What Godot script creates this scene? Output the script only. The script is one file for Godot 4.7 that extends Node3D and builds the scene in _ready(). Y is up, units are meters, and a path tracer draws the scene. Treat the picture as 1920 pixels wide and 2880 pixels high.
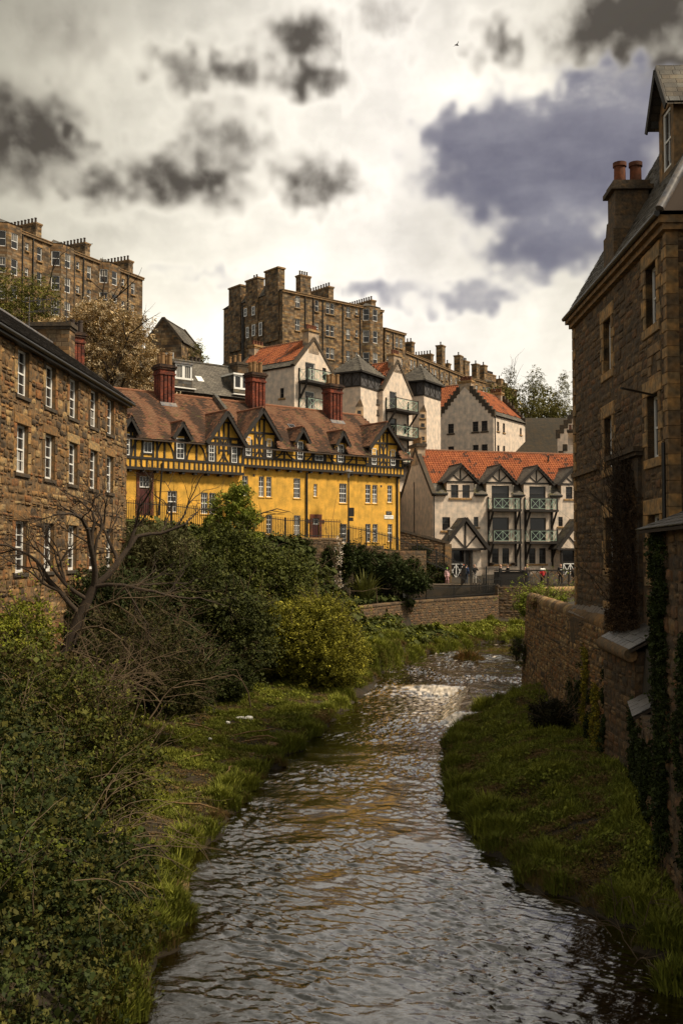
extends Node3D
# A village by a shallow river: stone houses on either side, a yellow half-timbered range, white houses behind, tenements on the hill.
# World: metres, y up, the camera stands on a bridge at the origin looking towards -z. d below always means -z.

const SUN_FROM := Vector3(0.72, 0.96, 0.24)
const SUN_ENERGY := 1.6
const SKY_ENERGY := 1.12
const EXPOSURE := 1.12

func _ready() -> void:
	rng.seed = 7
	var cam := Camera3D.new()
	cam.name = "camera"
	cam.position = Vector3(0, 7.5, 0)
	cam.rotation_degrees.x = 2.354
	cam.fov = 54.43
	cam.near = 0.1; cam.far = 4000.0
	add_child(cam)
	cam.current = true
	make_sky()
	var sun := DirectionalLight3D.new()
	sun.name = "sun"
	sun.light_color = Color(1.0, 0.93, 0.82)
	sun.light_energy = SUN_ENERGY
	sun.light_angular_distance = 9.0
	sun.shadow_enabled = true
	sun.look_at_from_position(SUN_FROM * 100.0, Vector3.ZERO)
	add_child(sun)
	make_materials()
	make_meshes()
	build_ground()
	build_river()
	build_stone_house()
	build_river_house()
	build_river_wall()
	build_near_block()
	build_yellow_range()
	build_white_range()
	build_white_hill_houses()
	build_tenements()
	build_small_houses()
	build_lane()
	build_people()
	build_plants()
	settle_origins()

func make_sky() -> void:
	var W := 4096; var H := 1024
	var w := 1024; var h := 256
	var sx := noise(FastNoiseLite.TYPE_SIMPLEX_SMOOTH, 0.035, 4, 41)
	var sy := noise(FastNoiseLite.TYPE_SIMPLEX_SMOOTH, 0.035, 4, 42)
	var r := RandomNumberGenerator.new(); r.seed = 5
	# [azimuth, elevation, half width, half height, strength], degrees; azimuth 0 is straight ahead, positive to the right
	var dark := [[-18.5, 21.6, 3.6, 2.6, 1.0], [-9.3, 20.4, 3.2, 1.5, 1.0], [-14, 19.6, 2.6, 1.3, 0.75], [-15.5, 22.0, 0.9, 0.7, 0.9], [-6.6, 26.0, 2.0, 1.1, 0.85], [-9.6, 25.7, 1.8, 1.2, 0.6],
		[-7.0, 22.5, 2.6, 1.8, 0.62], [-2.6, 27.6, 2.2, 1.4, 0.85], [-1.5, 25.7, 2.2, 1.0, 0.85], [-1.2, 20.5, 2.4, 1.5, 0.8], [2.4, 28.4, 1.8, 2.0, 0.6], [9.1, 27.0, 1.5, 1.2, 0.8], [16.4, 27.4, 4.2, 2.1, 1.0], [19.0, 25.2, 2.4, 1.4, 0.9], [-18, 27.5, 5.0, 3.0, 0.35]]
	var blue := [[11.5, 20.9, 7.6, 3.7, 1.1], [7.4, 22.3, 3.4, 2.0, 1.0], [15.8, 23.4, 5.0, 2.3, 1.05], [11.8, 16.9, 4.6, 2.0, 0.95], [2.2, 14.7, 4.2, 0.9, 0.62], [6.8, 14.2, 3.6, 1.0, 0.7], [10.5, 15.4, 3.0, 0.9, 0.6], [-8.5, 15.4, 3.4, 0.5, 0.45]]
	for k in 110:   # the same kind of sky all round
		var az := r.randf_range(28, 332)
		if r.randf() < 0.7: dark.append([az, r.randf_range(14, 70), r.randf_range(1.5, 5), r.randf_range(1, 2.6), r.randf_range(0.5, 1)])
		elif k % 4 == 0: blue.append([az, r.randf_range(14, 60), r.randf_range(5, 14), r.randf_range(2, 6), r.randf_range(0.7, 1)])
	var fd := PackedFloat32Array(); fd.resize(w * h); fd.fill(0.0)
	var fb := PackedFloat32Array(); fb.resize(w * h); fb.fill(0.0)
	for pass_ in 2:
		for e in (dark if pass_ == 0 else blue):
			var stretch := 1.0 / maxf(0.3, cos(deg_to_rad(e[1])))
			var ra: float = e[2] * stretch * 2.3; var re: float = e[3] * 2.3
			var i0 := int(floor((e[0] - ra) / 360.0 * w)); var i1 := int(ceil((e[0] + ra) / 360.0 * w))
			for i in range(i0, i1 + 1):
				for j in range(maxi(0, int((e[1] - re) / 90.0 * h)), mini(h - 1, int((e[1] + re) / 90.0 * h)) + 1):
					var az := i * 360.0 / w; var el := j * 90.0 / h
					var dx: float = (az - e[0]) / stretch + sx.get_noise_2d(az * 14.0, el * 14.0) * 1.6
					var dy: float = el - e[1] + sy.get_noise_2d(az * 14.0, el * 14.0) * 1.1
					var q: float = exp(-1.05 * pow(dx * dx / (e[2] * e[2]) + dy * dy / (e[3] * e[3]), 1.0 if pass_ == 0 else 1.5)) * e[4]
					var at := j * w + posmod(i, w)
					if pass_ == 0: fd[at] = maxf(fd[at], q)
					else: fb[at] = maxf(fb[at], q)
	var id := Image.create_from_data(w, h, false, Image.FORMAT_RF, fd.to_byte_array()); id.resize(W, H, Image.INTERPOLATE_CUBIC)
	var ib := Image.create_from_data(w, h, false, Image.FORMAT_RF, fb.to_byte_array()); ib.resize(W, H, Image.INTERPOLATE_CUBIC)
	var D := id.get_data().to_float32_array(); var B := ib.get_data().to_float32_array()
	var fine := noise(FastNoiseLite.TYPE_SIMPLEX_SMOOTH, 0.008, 6, 21)
	fine.domain_warp_enabled = true; fine.domain_warp_amplitude = 34.0; fine.domain_warp_frequency = 0.005; fine.fractal_gain = 0.58
	var F := fine.get_image(W, H).get_data()
	var soft := noise(FastNoiseLite.TYPE_SIMPLEX_SMOOTH, 0.006, 3, 22).get_image(W / 4, H / 2)
	soft.resize(W, H, Image.INTERPOLATE_CUBIC)
	var S := soft.get_data()
	var out := PackedByteArray(); out.resize(W * H * 2 * 3)
	for j in H:                                   # j counts up from the horizon
		var el := (j + 0.5) * 90.0 / H
		var row := (H - 1 - j) * W * 3
		var low := clampf(el / 30.0, 0, 1)
		var sky_r := lerpf(0.50, 0.33, low); var sky_g := lerpf(0.505, 0.325, low); var sky_b := lerpf(0.555, 0.385, low)
		var up := clampf((el - 12.0) / 20.0, 0, 1)
		for i in W:
			var at := j * W + i
			var src := j * W + ((i + 2048) & 4095)
			var f: float = F[src] / 255.0 - 0.5
			var s: float = S[src] / 255.0 - 0.5
			var az := i * 0.087890625
			if az > 180.0: az -= 360.0
			var off := absf(az - 3.0) / 26.0
			if off > 1.0: off = 1.0 - minf(0.45, (off - 1.0) * 0.35)
			var bb: float = clampf(B[at], 0, 1)
			var e2: float = F[mini(j * 2 + 60, H - 1) * W + (((i + 2048) & 4095) / 2 + 900)] / 255.0 - 0.5
			var b := 0.925 - 0.22 * off * off - 0.14 * up * (0.35 + off) + s * 0.26 + f * 0.2 + e2 * 0.12
			var dk := clampf((D[at] * (1.05 + f * 2.1 + e2 * 0.8 + s * 0.5) - 0.13) * 1.08, 0, 1)
			var bl := clampf((bb * 1.25 + (f * 0.9 + e2 * 0.5) * bb * (1.2 - bb) * 2.0 - 0.2) * 1.05, 0, 1)
			bl *= 1.0 - 0.55 * clampf(e2 * 2.4 + f * 1.4 - 0.3 + (0.45 - bb) * 0.6, 0, 1)
			bl = bl * bl * (3 - 2 * bl)
			dk *= 1.0 - bl * 0.75
			b += 0.10 * bb * (1.0 - bl) + 0.10 * clampf(D[at] * 3.0, 0, 1) * (1.0 - dk)
			var cr := b; var cg := b * 0.972; var cb := b * (0.93 - 0.05 * off)
			var t := dk * 0.86
			cr += (0.23 + s * 0.05 - cr) * t; cg += (0.21 + s * 0.05 - cg) * t; cb += (0.19 + s * 0.05 - cb) * t
			cr += (sky_r - cr) * bl * 0.95; cg += (sky_g - cg) * bl * 0.95; cb += (sky_b - cb) * bl * 0.95
			var veil := clampf(0.32 + e2 * 1.5 + f * 1.1, 0, 0.75) * bl * 0.32
			cr += (0.80 - cr) * veil; cg += (0.79 - cg) * veil; cb += (0.79 - cb) * veil
			var p := row + i * 3
			out[p] = int(clampf(cr, 0, 1) * 255.0); out[p + 1] = int(clampf(cg, 0, 1) * 255.0); out[p + 2] = int(clampf(cb, 0, 1) * 255.0)
	for k in range(W * H * 3, W * H * 6, 3):
		out[k] = 60; out[k + 1] = 54; out[k + 2] = 42
	var pan := PanoramaSkyMaterial.new()
	pan.panorama = ImageTexture.create_from_image(Image.create_from_data(W, H * 2, false, Image.FORMAT_RGB8, out))
	var sky := Sky.new(); sky.sky_material = pan
	var env := Environment.new()
	env.background_mode = Environment.BG_SKY
	env.sky = sky
	env.background_energy_multiplier = SKY_ENERGY
	env.ambient_light_source = Environment.AMBIENT_SOURCE_SKY
	env.tonemap_mode = Environment.TONE_MAPPER_LINEAR
	env.tonemap_exposure = EXPOSURE
	env.sdfgi_enabled = true; env.ssao_enabled = true; env.ssil_enabled = true
	var we := WorldEnvironment.new()
	we.name = "world_environment"
	we.environment = env
	add_child(we)

# every thing's origin goes to its foot
func settle_origins() -> void:
	for o in get_children():
		if not (o is Node3D) or o is MeshInstance3D or o is MultiMeshInstance3D or o is Camera3D or o is Light3D: continue
		var low := 1e9
		for m in o.find_children("*", "MeshInstance3D", true, false):
			var t := Transform3D.IDENTITY
			var q: Node = m
			while q != o:
				t = q.transform * t
				q = q.get_parent()
			low = minf(low, (t * m.get_aabb()).position.y)
		if low > 1e8: continue
		o.position.y += low
		for ch in o.get_children(): ch.position.y -= low

# ---------------------------------------------------------------- mesh building
class MB:
	var v := PackedVector3Array()
	var n := PackedVector3Array()
	var uv := PackedVector2Array()
	var c := PackedColorArray()
	var ix := PackedInt32Array()
	var col := Color(1, 1, 1)

	func put(p: Vector3, m: Vector3) -> void:
		v.append(p); n.append(m); c.append(col)
		var a := m.abs()
		if a.z >= a.x and a.z >= a.y: uv.append(Vector2(p.x, p.y))
		elif a.x >= a.y: uv.append(Vector2(p.z, p.y))
		else: uv.append(Vector2(p.x, p.z))

	# corners run counter-clockwise as seen from outside
	func quad(a: Vector3, b: Vector3, p: Vector3, d: Vector3) -> void:
		var m := (p - a).cross(d - b)
		if m.length_squared() < 1e-14: return
		m = m.normalized()
		var s := v.size()
		put(a, m); put(b, m); put(p, m); put(d, m)
		ix.append(s); ix.append(s + 2); ix.append(s + 1); ix.append(s); ix.append(s + 3); ix.append(s + 2)

	func tri(a: Vector3, b: Vector3, p: Vector3) -> void:
		var m := (b - a).cross(p - a)
		if m.length_squared() < 1e-14: return
		m = m.normalized()
		var s := v.size()
		put(a, m); put(b, m); put(p, m)
		ix.append(s); ix.append(s + 2); ix.append(s + 1)

	func box(x0: float, y0: float, z0: float, x1: float, y1: float, z1: float, xf := Transform3D.IDENTITY) -> void:
		var a := xf * Vector3(x0, y0, z0); var b := xf * Vector3(x1, y0, z0); var p := xf * Vector3(x1, y1, z0); var d := xf * Vector3(x0, y1, z0)
		var e := xf * Vector3(x0, y0, z1); var f := xf * Vector3(x1, y0, z1); var g := xf * Vector3(x1, y1, z1); var h := xf * Vector3(x0, y1, z1)
		quad(e, f, g, h); quad(b, a, d, p); quad(a, e, h, d); quad(f, b, p, g); quad(h, g, p, d); quad(a, b, f, e)

	# a bar from a to b in the xy plane, w wide, from z0 to z1
	func beam(a: Vector2, b: Vector2, w: float, z0: float, z1: float, over := 0.0) -> void:
		var t := (b - a).normalized()
		a -= t * over; b += t * over
		var o := Vector2(-t.y, t.x) * w * 0.5
		var q: Array[Vector2] = [a - o, b - o, b + o, a + o]
		extrude(PackedVector2Array(q), z0, z1)

	# a bar between two points in space with a rectangular section (w across, h along up)
	func bar(a: Vector3, b: Vector3, w: float, h: float, up := Vector3.UP) -> void:
		var t := (b - a).normalized()
		var s := t.cross(up)
		if s.length() < 0.01: s = t.cross(Vector3.RIGHT)
		s = s.normalized()
		var u := s.cross(t).normalized()
		box(-w / 2, -h / 2, 0, w / 2, h / 2, 1, Transform3D(Basis(s, u, (b - a)), a) if s.cross(u).dot(t) > 0 else Transform3D(Basis(-s, u, (b - a)), a))

	func extrude(poly: PackedVector2Array, z0: float, z1: float, xf := Transform3D.IDENTITY) -> void:
		if area(poly) < 0: poly.reverse()
		var k := Geometry2D.triangulate_polygon(poly)
		for i in range(0, k.size(), 3):
			var t := PackedVector2Array([poly[k[i]], poly[k[i + 1]], poly[k[i + 2]]])
			if area(t) < 0: t.reverse()
			tri(xf * Vector3(t[0].x, t[0].y, z1), xf * Vector3(t[1].x, t[1].y, z1), xf * Vector3(t[2].x, t[2].y, z1))
			tri(xf * Vector3(t[0].x, t[0].y, z0), xf * Vector3(t[2].x, t[2].y, z0), xf * Vector3(t[1].x, t[1].y, z0))
		for i in poly.size():
			var a := poly[i]; var b := poly[(i + 1) % poly.size()]
			quad(xf * Vector3(a.x, a.y, z0), xf * Vector3(b.x, b.y, z0), xf * Vector3(b.x, b.y, z1), xf * Vector3(a.x, a.y, z1))

	static func area(p: PackedVector2Array) -> float:
		var s := 0.0
		for i in p.size(): s += p[i].cross(p[(i + 1) % p.size()])
		return s

	# flat sheet (a polygon in the xy plane of xf facing its z)
	func sheet(poly: PackedVector2Array, xf: Transform3D) -> void:
		if area(poly) < 0: poly.reverse()
		if poly.size() == 4:
			quad(xf * v3(poly[0]), xf * v3(poly[1]), xf * v3(poly[2]), xf * v3(poly[3]))
			return
		var k := Geometry2D.triangulate_polygon(poly)
		for i in range(0, k.size(), 3):
			var t := PackedVector2Array([poly[k[i]], poly[k[i + 1]], poly[k[i + 2]]])
			if area(t) < 0: t.reverse()
			tri(xf * v3(t[0]), xf * v3(t[1]), xf * v3(t[2]))

	static func v3(p: Vector2) -> Vector3: return Vector3(p.x, p.y, 0)

	# a wall face in the xy plane of xf with openings and their reveals
	func wall(outline: PackedVector2Array, holes: Array, reveal: float, xf := Transform3D.IDENTITY) -> void:
		var lo := outline[0]; var hi := outline[0]
		for p in outline: lo = lo.min(p); hi = hi.max(p)
		var xs := [lo.x, hi.x]; var ys := [lo.y, hi.y]
		for h in holes:
			for k in [h.position.x, h.end.x]:
				if k > lo.x + 1e-4 and k < hi.x - 1e-4 and not xs.has(k): xs.append(k)
			for k in [h.position.y, h.end.y]:
				if k > lo.y + 1e-4 and k < hi.y - 1e-4 and not ys.has(k): ys.append(k)
		xs.sort(); ys.sort()
		for j in ys.size() - 1:
			var run := -1
			for i in xs.size():
				var free := false
				if i < xs.size() - 1:
					var m := Vector2((xs[i] + xs[i + 1]) / 2, (ys[j] + ys[j + 1]) / 2)
					free = true
					for h in holes:
						if h.has_point(m): free = false
				if free and run < 0: run = i
				if not free and run >= 0:
					var cell := PackedVector2Array([Vector2(xs[run], ys[j]), Vector2(xs[i], ys[j]), Vector2(xs[i], ys[j + 1]), Vector2(xs[run], ys[j + 1])])
					for q in Geometry2D.intersect_polygons(cell, outline): sheet(q, xf)
					run = -1
		if reveal > 0:
			for h in holes:
				var a: Vector2 = h.position; var b: Vector2 = h.end
				var r := -reveal
				quad(xf * Vector3(a.x, a.y, 0), xf * Vector3(b.x, a.y, 0), xf * Vector3(b.x, a.y, r), xf * Vector3(a.x, a.y, r))
				quad(xf * Vector3(a.x, b.y, r), xf * Vector3(b.x, b.y, r), xf * Vector3(b.x, b.y, 0), xf * Vector3(a.x, b.y, 0))
				quad(xf * Vector3(a.x, a.y, 0), xf * Vector3(a.x, a.y, r), xf * Vector3(a.x, b.y, r), xf * Vector3(a.x, b.y, 0))
				quad(xf * Vector3(b.x, a.y, r), xf * Vector3(b.x, a.y, 0), xf * Vector3(b.x, b.y, 0), xf * Vector3(b.x, b.y, r))

	func tube(pts: PackedVector3Array, rad: PackedFloat32Array, sides := 6, capped := true) -> void:
		var prev := Vector3.ZERO
		var s0 := v.size()
		var along := 0.0
		for i in pts.size():
			var t := (pts[mini(i + 1, pts.size() - 1)] - pts[maxi(i - 1, 0)]).normalized()
			if prev == Vector3.ZERO:
				prev = t.cross(Vector3.UP if absf(t.y) < 0.9 else Vector3.RIGHT).normalized()
			var x := (prev - t * prev.dot(t)).normalized()
			var y := t.cross(x)
			prev = x
			if i > 0: along += pts[i].distance_to(pts[i - 1])
			for k in sides + 1:
				var a := TAU * k / sides
				var m := x * cos(a) + y * sin(a)
				v.append(pts[i] + m * rad[i]); n.append(m); uv.append(Vector2(a * rad[0], along)); c.append(col)
		for i in pts.size() - 1:
			for k in sides:
				var a := s0 + i * (sides + 1) + k
				var b := a + sides + 1
				ix.append_array([a, b, a + 1, a + 1, b, b + 1])
		if capped:
			for e in 2:
				var i := 0 if e == 0 else pts.size() - 1
				var t := (pts[1] - pts[0]).normalized() * -1.0 if e == 0 else (pts[-1] - pts[-2]).normalized()
				var m := v.size()
				v.append(pts[i]); n.append(t); uv.append(Vector2.ZERO); c.append(col)
				for k in sides + 1:
					v.append(v[s0 + i * (sides + 1) + k]); n.append(t); uv.append(Vector2.ZERO); c.append(col)
				for k in sides:
					if e == 0: ix.append_array([m, m + 1 + k, m + 2 + k])
					else: ix.append_array([m, m + 2 + k, m + 1 + k])

	# rings (radius, height) turned round y at o
	func lathe(o: Vector3, prof: Array, sides := 12) -> void:
		for i in prof.size() - 1:
			var p: Vector2 = prof[i]; var q: Vector2 = prof[i + 1]
			var m2 := Vector2(q.y - p.y, p.x - q.x).normalized()
			var s := v.size()
			for k in sides + 1:
				var a := TAU * k / sides
				var e := Vector3(cos(a), 0, sin(a))
				var m := Vector3(e.x * m2.x, m2.y, e.z * m2.x)
				v.append(o + e * p.x + Vector3(0, p.y, 0)); n.append(m); uv.append(Vector2(a * 0.3, p.y)); c.append(col)
				v.append(o + e * q.x + Vector3(0, q.y, 0)); n.append(m); uv.append(Vector2(a * 0.3, q.y)); c.append(col)
			for k in sides:
				var a := s + k * 2
				ix.append_array([a, a + 2, a + 1, a + 1, a + 2, a + 3])

	func mesh(mat: Material = null) -> ArrayMesh:
		var arr := []
		arr.resize(Mesh.ARRAY_MAX)
		arr[Mesh.ARRAY_VERTEX] = v; arr[Mesh.ARRAY_NORMAL] = n; arr[Mesh.ARRAY_TEX_UV] = uv; arr[Mesh.ARRAY_COLOR] = c; arr[Mesh.ARRAY_INDEX] = ix
		var m := ArrayMesh.new()
		m.add_surface_from_arrays(Mesh.PRIMITIVE_TRIANGLES, arr)
		if mat: m.surface_set_material(0, mat)
		return m

# ---------------------------------------------------------------- things, parts, labels
var taken := {}
var mt := {}
var rng := RandomNumberGenerator.new()
var cache := {}

func rnd(a: float, b: float) -> float: return rng.randf_range(a, b)
func pick(a: Array) -> Variant: return a[rng.randi() % a.size()]
func R2(x0: float, y0: float, x1: float, y1: float) -> Rect2: return Rect2(x0, y0, x1 - x0, y1 - y0)
func rect(x0: float, y0: float, x1: float, y1: float) -> PackedVector2Array:
	return PackedVector2Array([Vector2(x0, y0), Vector2(x1, y0), Vector2(x1, y1), Vector2(x0, y1)])

func numbered(called: String, under: Node) -> String:
	var key := str(under.get_instance_id()) + called
	var k: int = taken.get(key, 0)
	taken[key] = k + 1
	return called if k == 0 else "%s_%03d" % [called, k]

func thing(called: String, label: String, category: String, at := Vector3.ZERO, turn := 0.0, group := "") -> Node3D:
	var o := Node3D.new()
	o.name = numbered(called, self)
	add_child(o, true)
	o.position = at; o.rotation_degrees.y = turn
	o.set_meta("label", label); o.set_meta("category", category)
	if group: o.set_meta("group", group)
	return o

func part(under: Node, called: String, mb: Variant, mat: Material, at := Vector3.ZERO) -> MeshInstance3D:
	var o := MeshInstance3D.new()
	o.name = numbered(called, under)
	o.mesh = mb.mesh() if mb is MB else mb
	o.material_override = mat
	o.position = at
	under.add_child(o, true)
	return o

func setting(called: String, mb: Variant, mat: Material) -> MeshInstance3D:
	var o := part(self, called, mb, mat)
	o.set_meta("kind", "structure")
	return o

func many(under: Node, called: String, mesh: Mesh, mat: Material, xfs: Array, cols: Array, stuff := true) -> MultiMeshInstance3D:
	var mm := MultiMesh.new()
	mm.transform_format = MultiMesh.TRANSFORM_3D
	mm.use_colors = true
	mm.mesh = mesh
	mm.instance_count = xfs.size()
	for i in xfs.size():
		mm.set_instance_transform(i, xfs[i])
		mm.set_instance_color(i, cols[i])
	var o := MultiMeshInstance3D.new()
	o.name = numbered(called, under)
	o.multimesh = mm
	o.material_override = mat
	under.add_child(o, true)
	if stuff: o.set_meta("kind", "stuff")
	return o

# ---------------------------------------------------------------- materials
var tx := {}

func noise(kind: int, freq: float, oct: int, sd: int) -> FastNoiseLite:
	var f := FastNoiseLite.new()
	f.noise_type = kind; f.frequency = freq; f.fractal_octaves = oct; f.seed = sd
	f.fractal_type = FastNoiseLite.FRACTAL_FBM
	return f

# a grey-ish texture: lo..hi times the base colour, with a slight drift of hue
func grain(called: String, size: int, f1: FastNoiseLite, f2: FastNoiseLite, mix2: float, lo: float, hi: float, hue: float) -> void:
	var a := f1.get_seamless_image(size, size).get_data()
	var b := f2.get_seamless_image(size, size).get_data()
	var out := PackedByteArray(); var h := PackedByteArray()
	out.resize(size * size * 3); h.resize(size * size)
	for i in size * size:
		var t: float = a[i] / 255.0 * (1.0 - mix2) + b[i] / 255.0 * mix2
		var g: float = lo + (hi - lo) * t
		var w: float = (b[i] / 255.0 - 0.5) * hue
		out[i * 3] = clampi(int(255.0 * g * (1.0 + w)), 0, 255)
		out[i * 3 + 1] = clampi(int(255.0 * g), 0, 255)
		out[i * 3 + 2] = clampi(int(255.0 * g * (1.0 - w * 1.6)), 0, 255)
		h[i] = clampi(int(255.0 * t), 0, 255)
	tx[called] = ImageTexture.create_from_image(Image.create_from_data(size, size, false, Image.FORMAT_RGB8, out))
	tx[called + "_h"] = ImageTexture.create_from_image(Image.create_from_data(size, size, false, Image.FORMAT_L8, h))

func lin(r: float, g: float, b: float) -> Color: return Color(r, g, b).linear_to_srgb()

# base colours are linear, real-world values; per = metres that one picture of the texture covers
func M(called: String, col: Color, rough: float, tex := "", per := 2.0, bump := 0.0, tri := false, vc := false, back := 0.0) -> StandardMaterial3D:
	var m := StandardMaterial3D.new()
	m.resource_name = called
	m.albedo_color = Color(col.r, col.g, col.b).linear_to_srgb()
	m.roughness = rough
	if tex:
		m.albedo_texture = tx[tex]
		m.uv1_scale = Vector3.ONE / per
		if tri:
			m.uv1_triplanar = true; m.uv1_world_triplanar = true
		if bump > 0:
			m.heightmap_enabled = true; m.heightmap_texture = tx[tex + "_h"]; m.heightmap_scale = bump
	m.vertex_color_use_as_albedo = vc
	if back > 0:
		m.backlight_enabled = true
		m.backlight = Color(back, back, back * 0.5)
	mt[called] = m
	return m

func ashlar_texture(called: String, size: int, metres: float, ch: float, lw: Vector2, sd: int) -> void:
	var r := RandomNumberGenerator.new(); r.seed = sd
	var px := size / metres
	var im := Image.create(size, size, false, Image.FORMAT_RGB8); var hm := Image.create(size, size, false, Image.FORMAT_L8)
	im.fill(Color(0.5, 0.46, 0.4)); hm.fill(Color(0.2, 0.2, 0.2))
	var rows := int(round(metres / ch))
	for j in rows:
		var y0 := int(j * size / float(rows)); var y1 := int((j + 1) * size / float(rows))
		var x := -r.randf() * 0.4
		while x < metres:
			var l := r.randf_range(lw.x, lw.y)
			var g := r.randf_range(0.66, 1.0)
			var w := r.randf_range(-0.08, 0.12)
			if r.randf() < 0.1: g *= 0.7
			var box := Rect2i(int(x * px) + 1, y0 + 1, maxi(2, int(l * px) - 1), y1 - y0 - 1)
			im.fill_rect(box, Color(minf(1, g * (1 + w)), g * (1 + w * 0.2), g * (1 - w)))
			hm.fill_rect(box, Color.WHITE * r.randf_range(0.6, 0.95))
			x += l
	var d := im.get_data()
	var b := noise(FastNoiseLite.TYPE_SIMPLEX_SMOOTH, 0.012, 4, sd + 3).get_seamless_image(size, size).get_data()
	var f := noise(FastNoiseLite.TYPE_SIMPLEX_SMOOTH, 0.2, 2, sd + 4).get_seamless_image(size, size).get_data()
	for i in size * size:
		var k: float = 0.55 + b[i] / 255.0 * 0.65 + (f[i] / 255.0 - 0.5) * 0.3
		for q in 3: d[i * 3 + q] = clampi(int(d[i * 3 + q] * k), 0, 255)
	tx[called] = ImageTexture.create_from_image(Image.create_from_data(size, size, false, Image.FORMAT_RGB8, d))
	tx[called + "_h"] = ImageTexture.create_from_image(hm)

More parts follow.
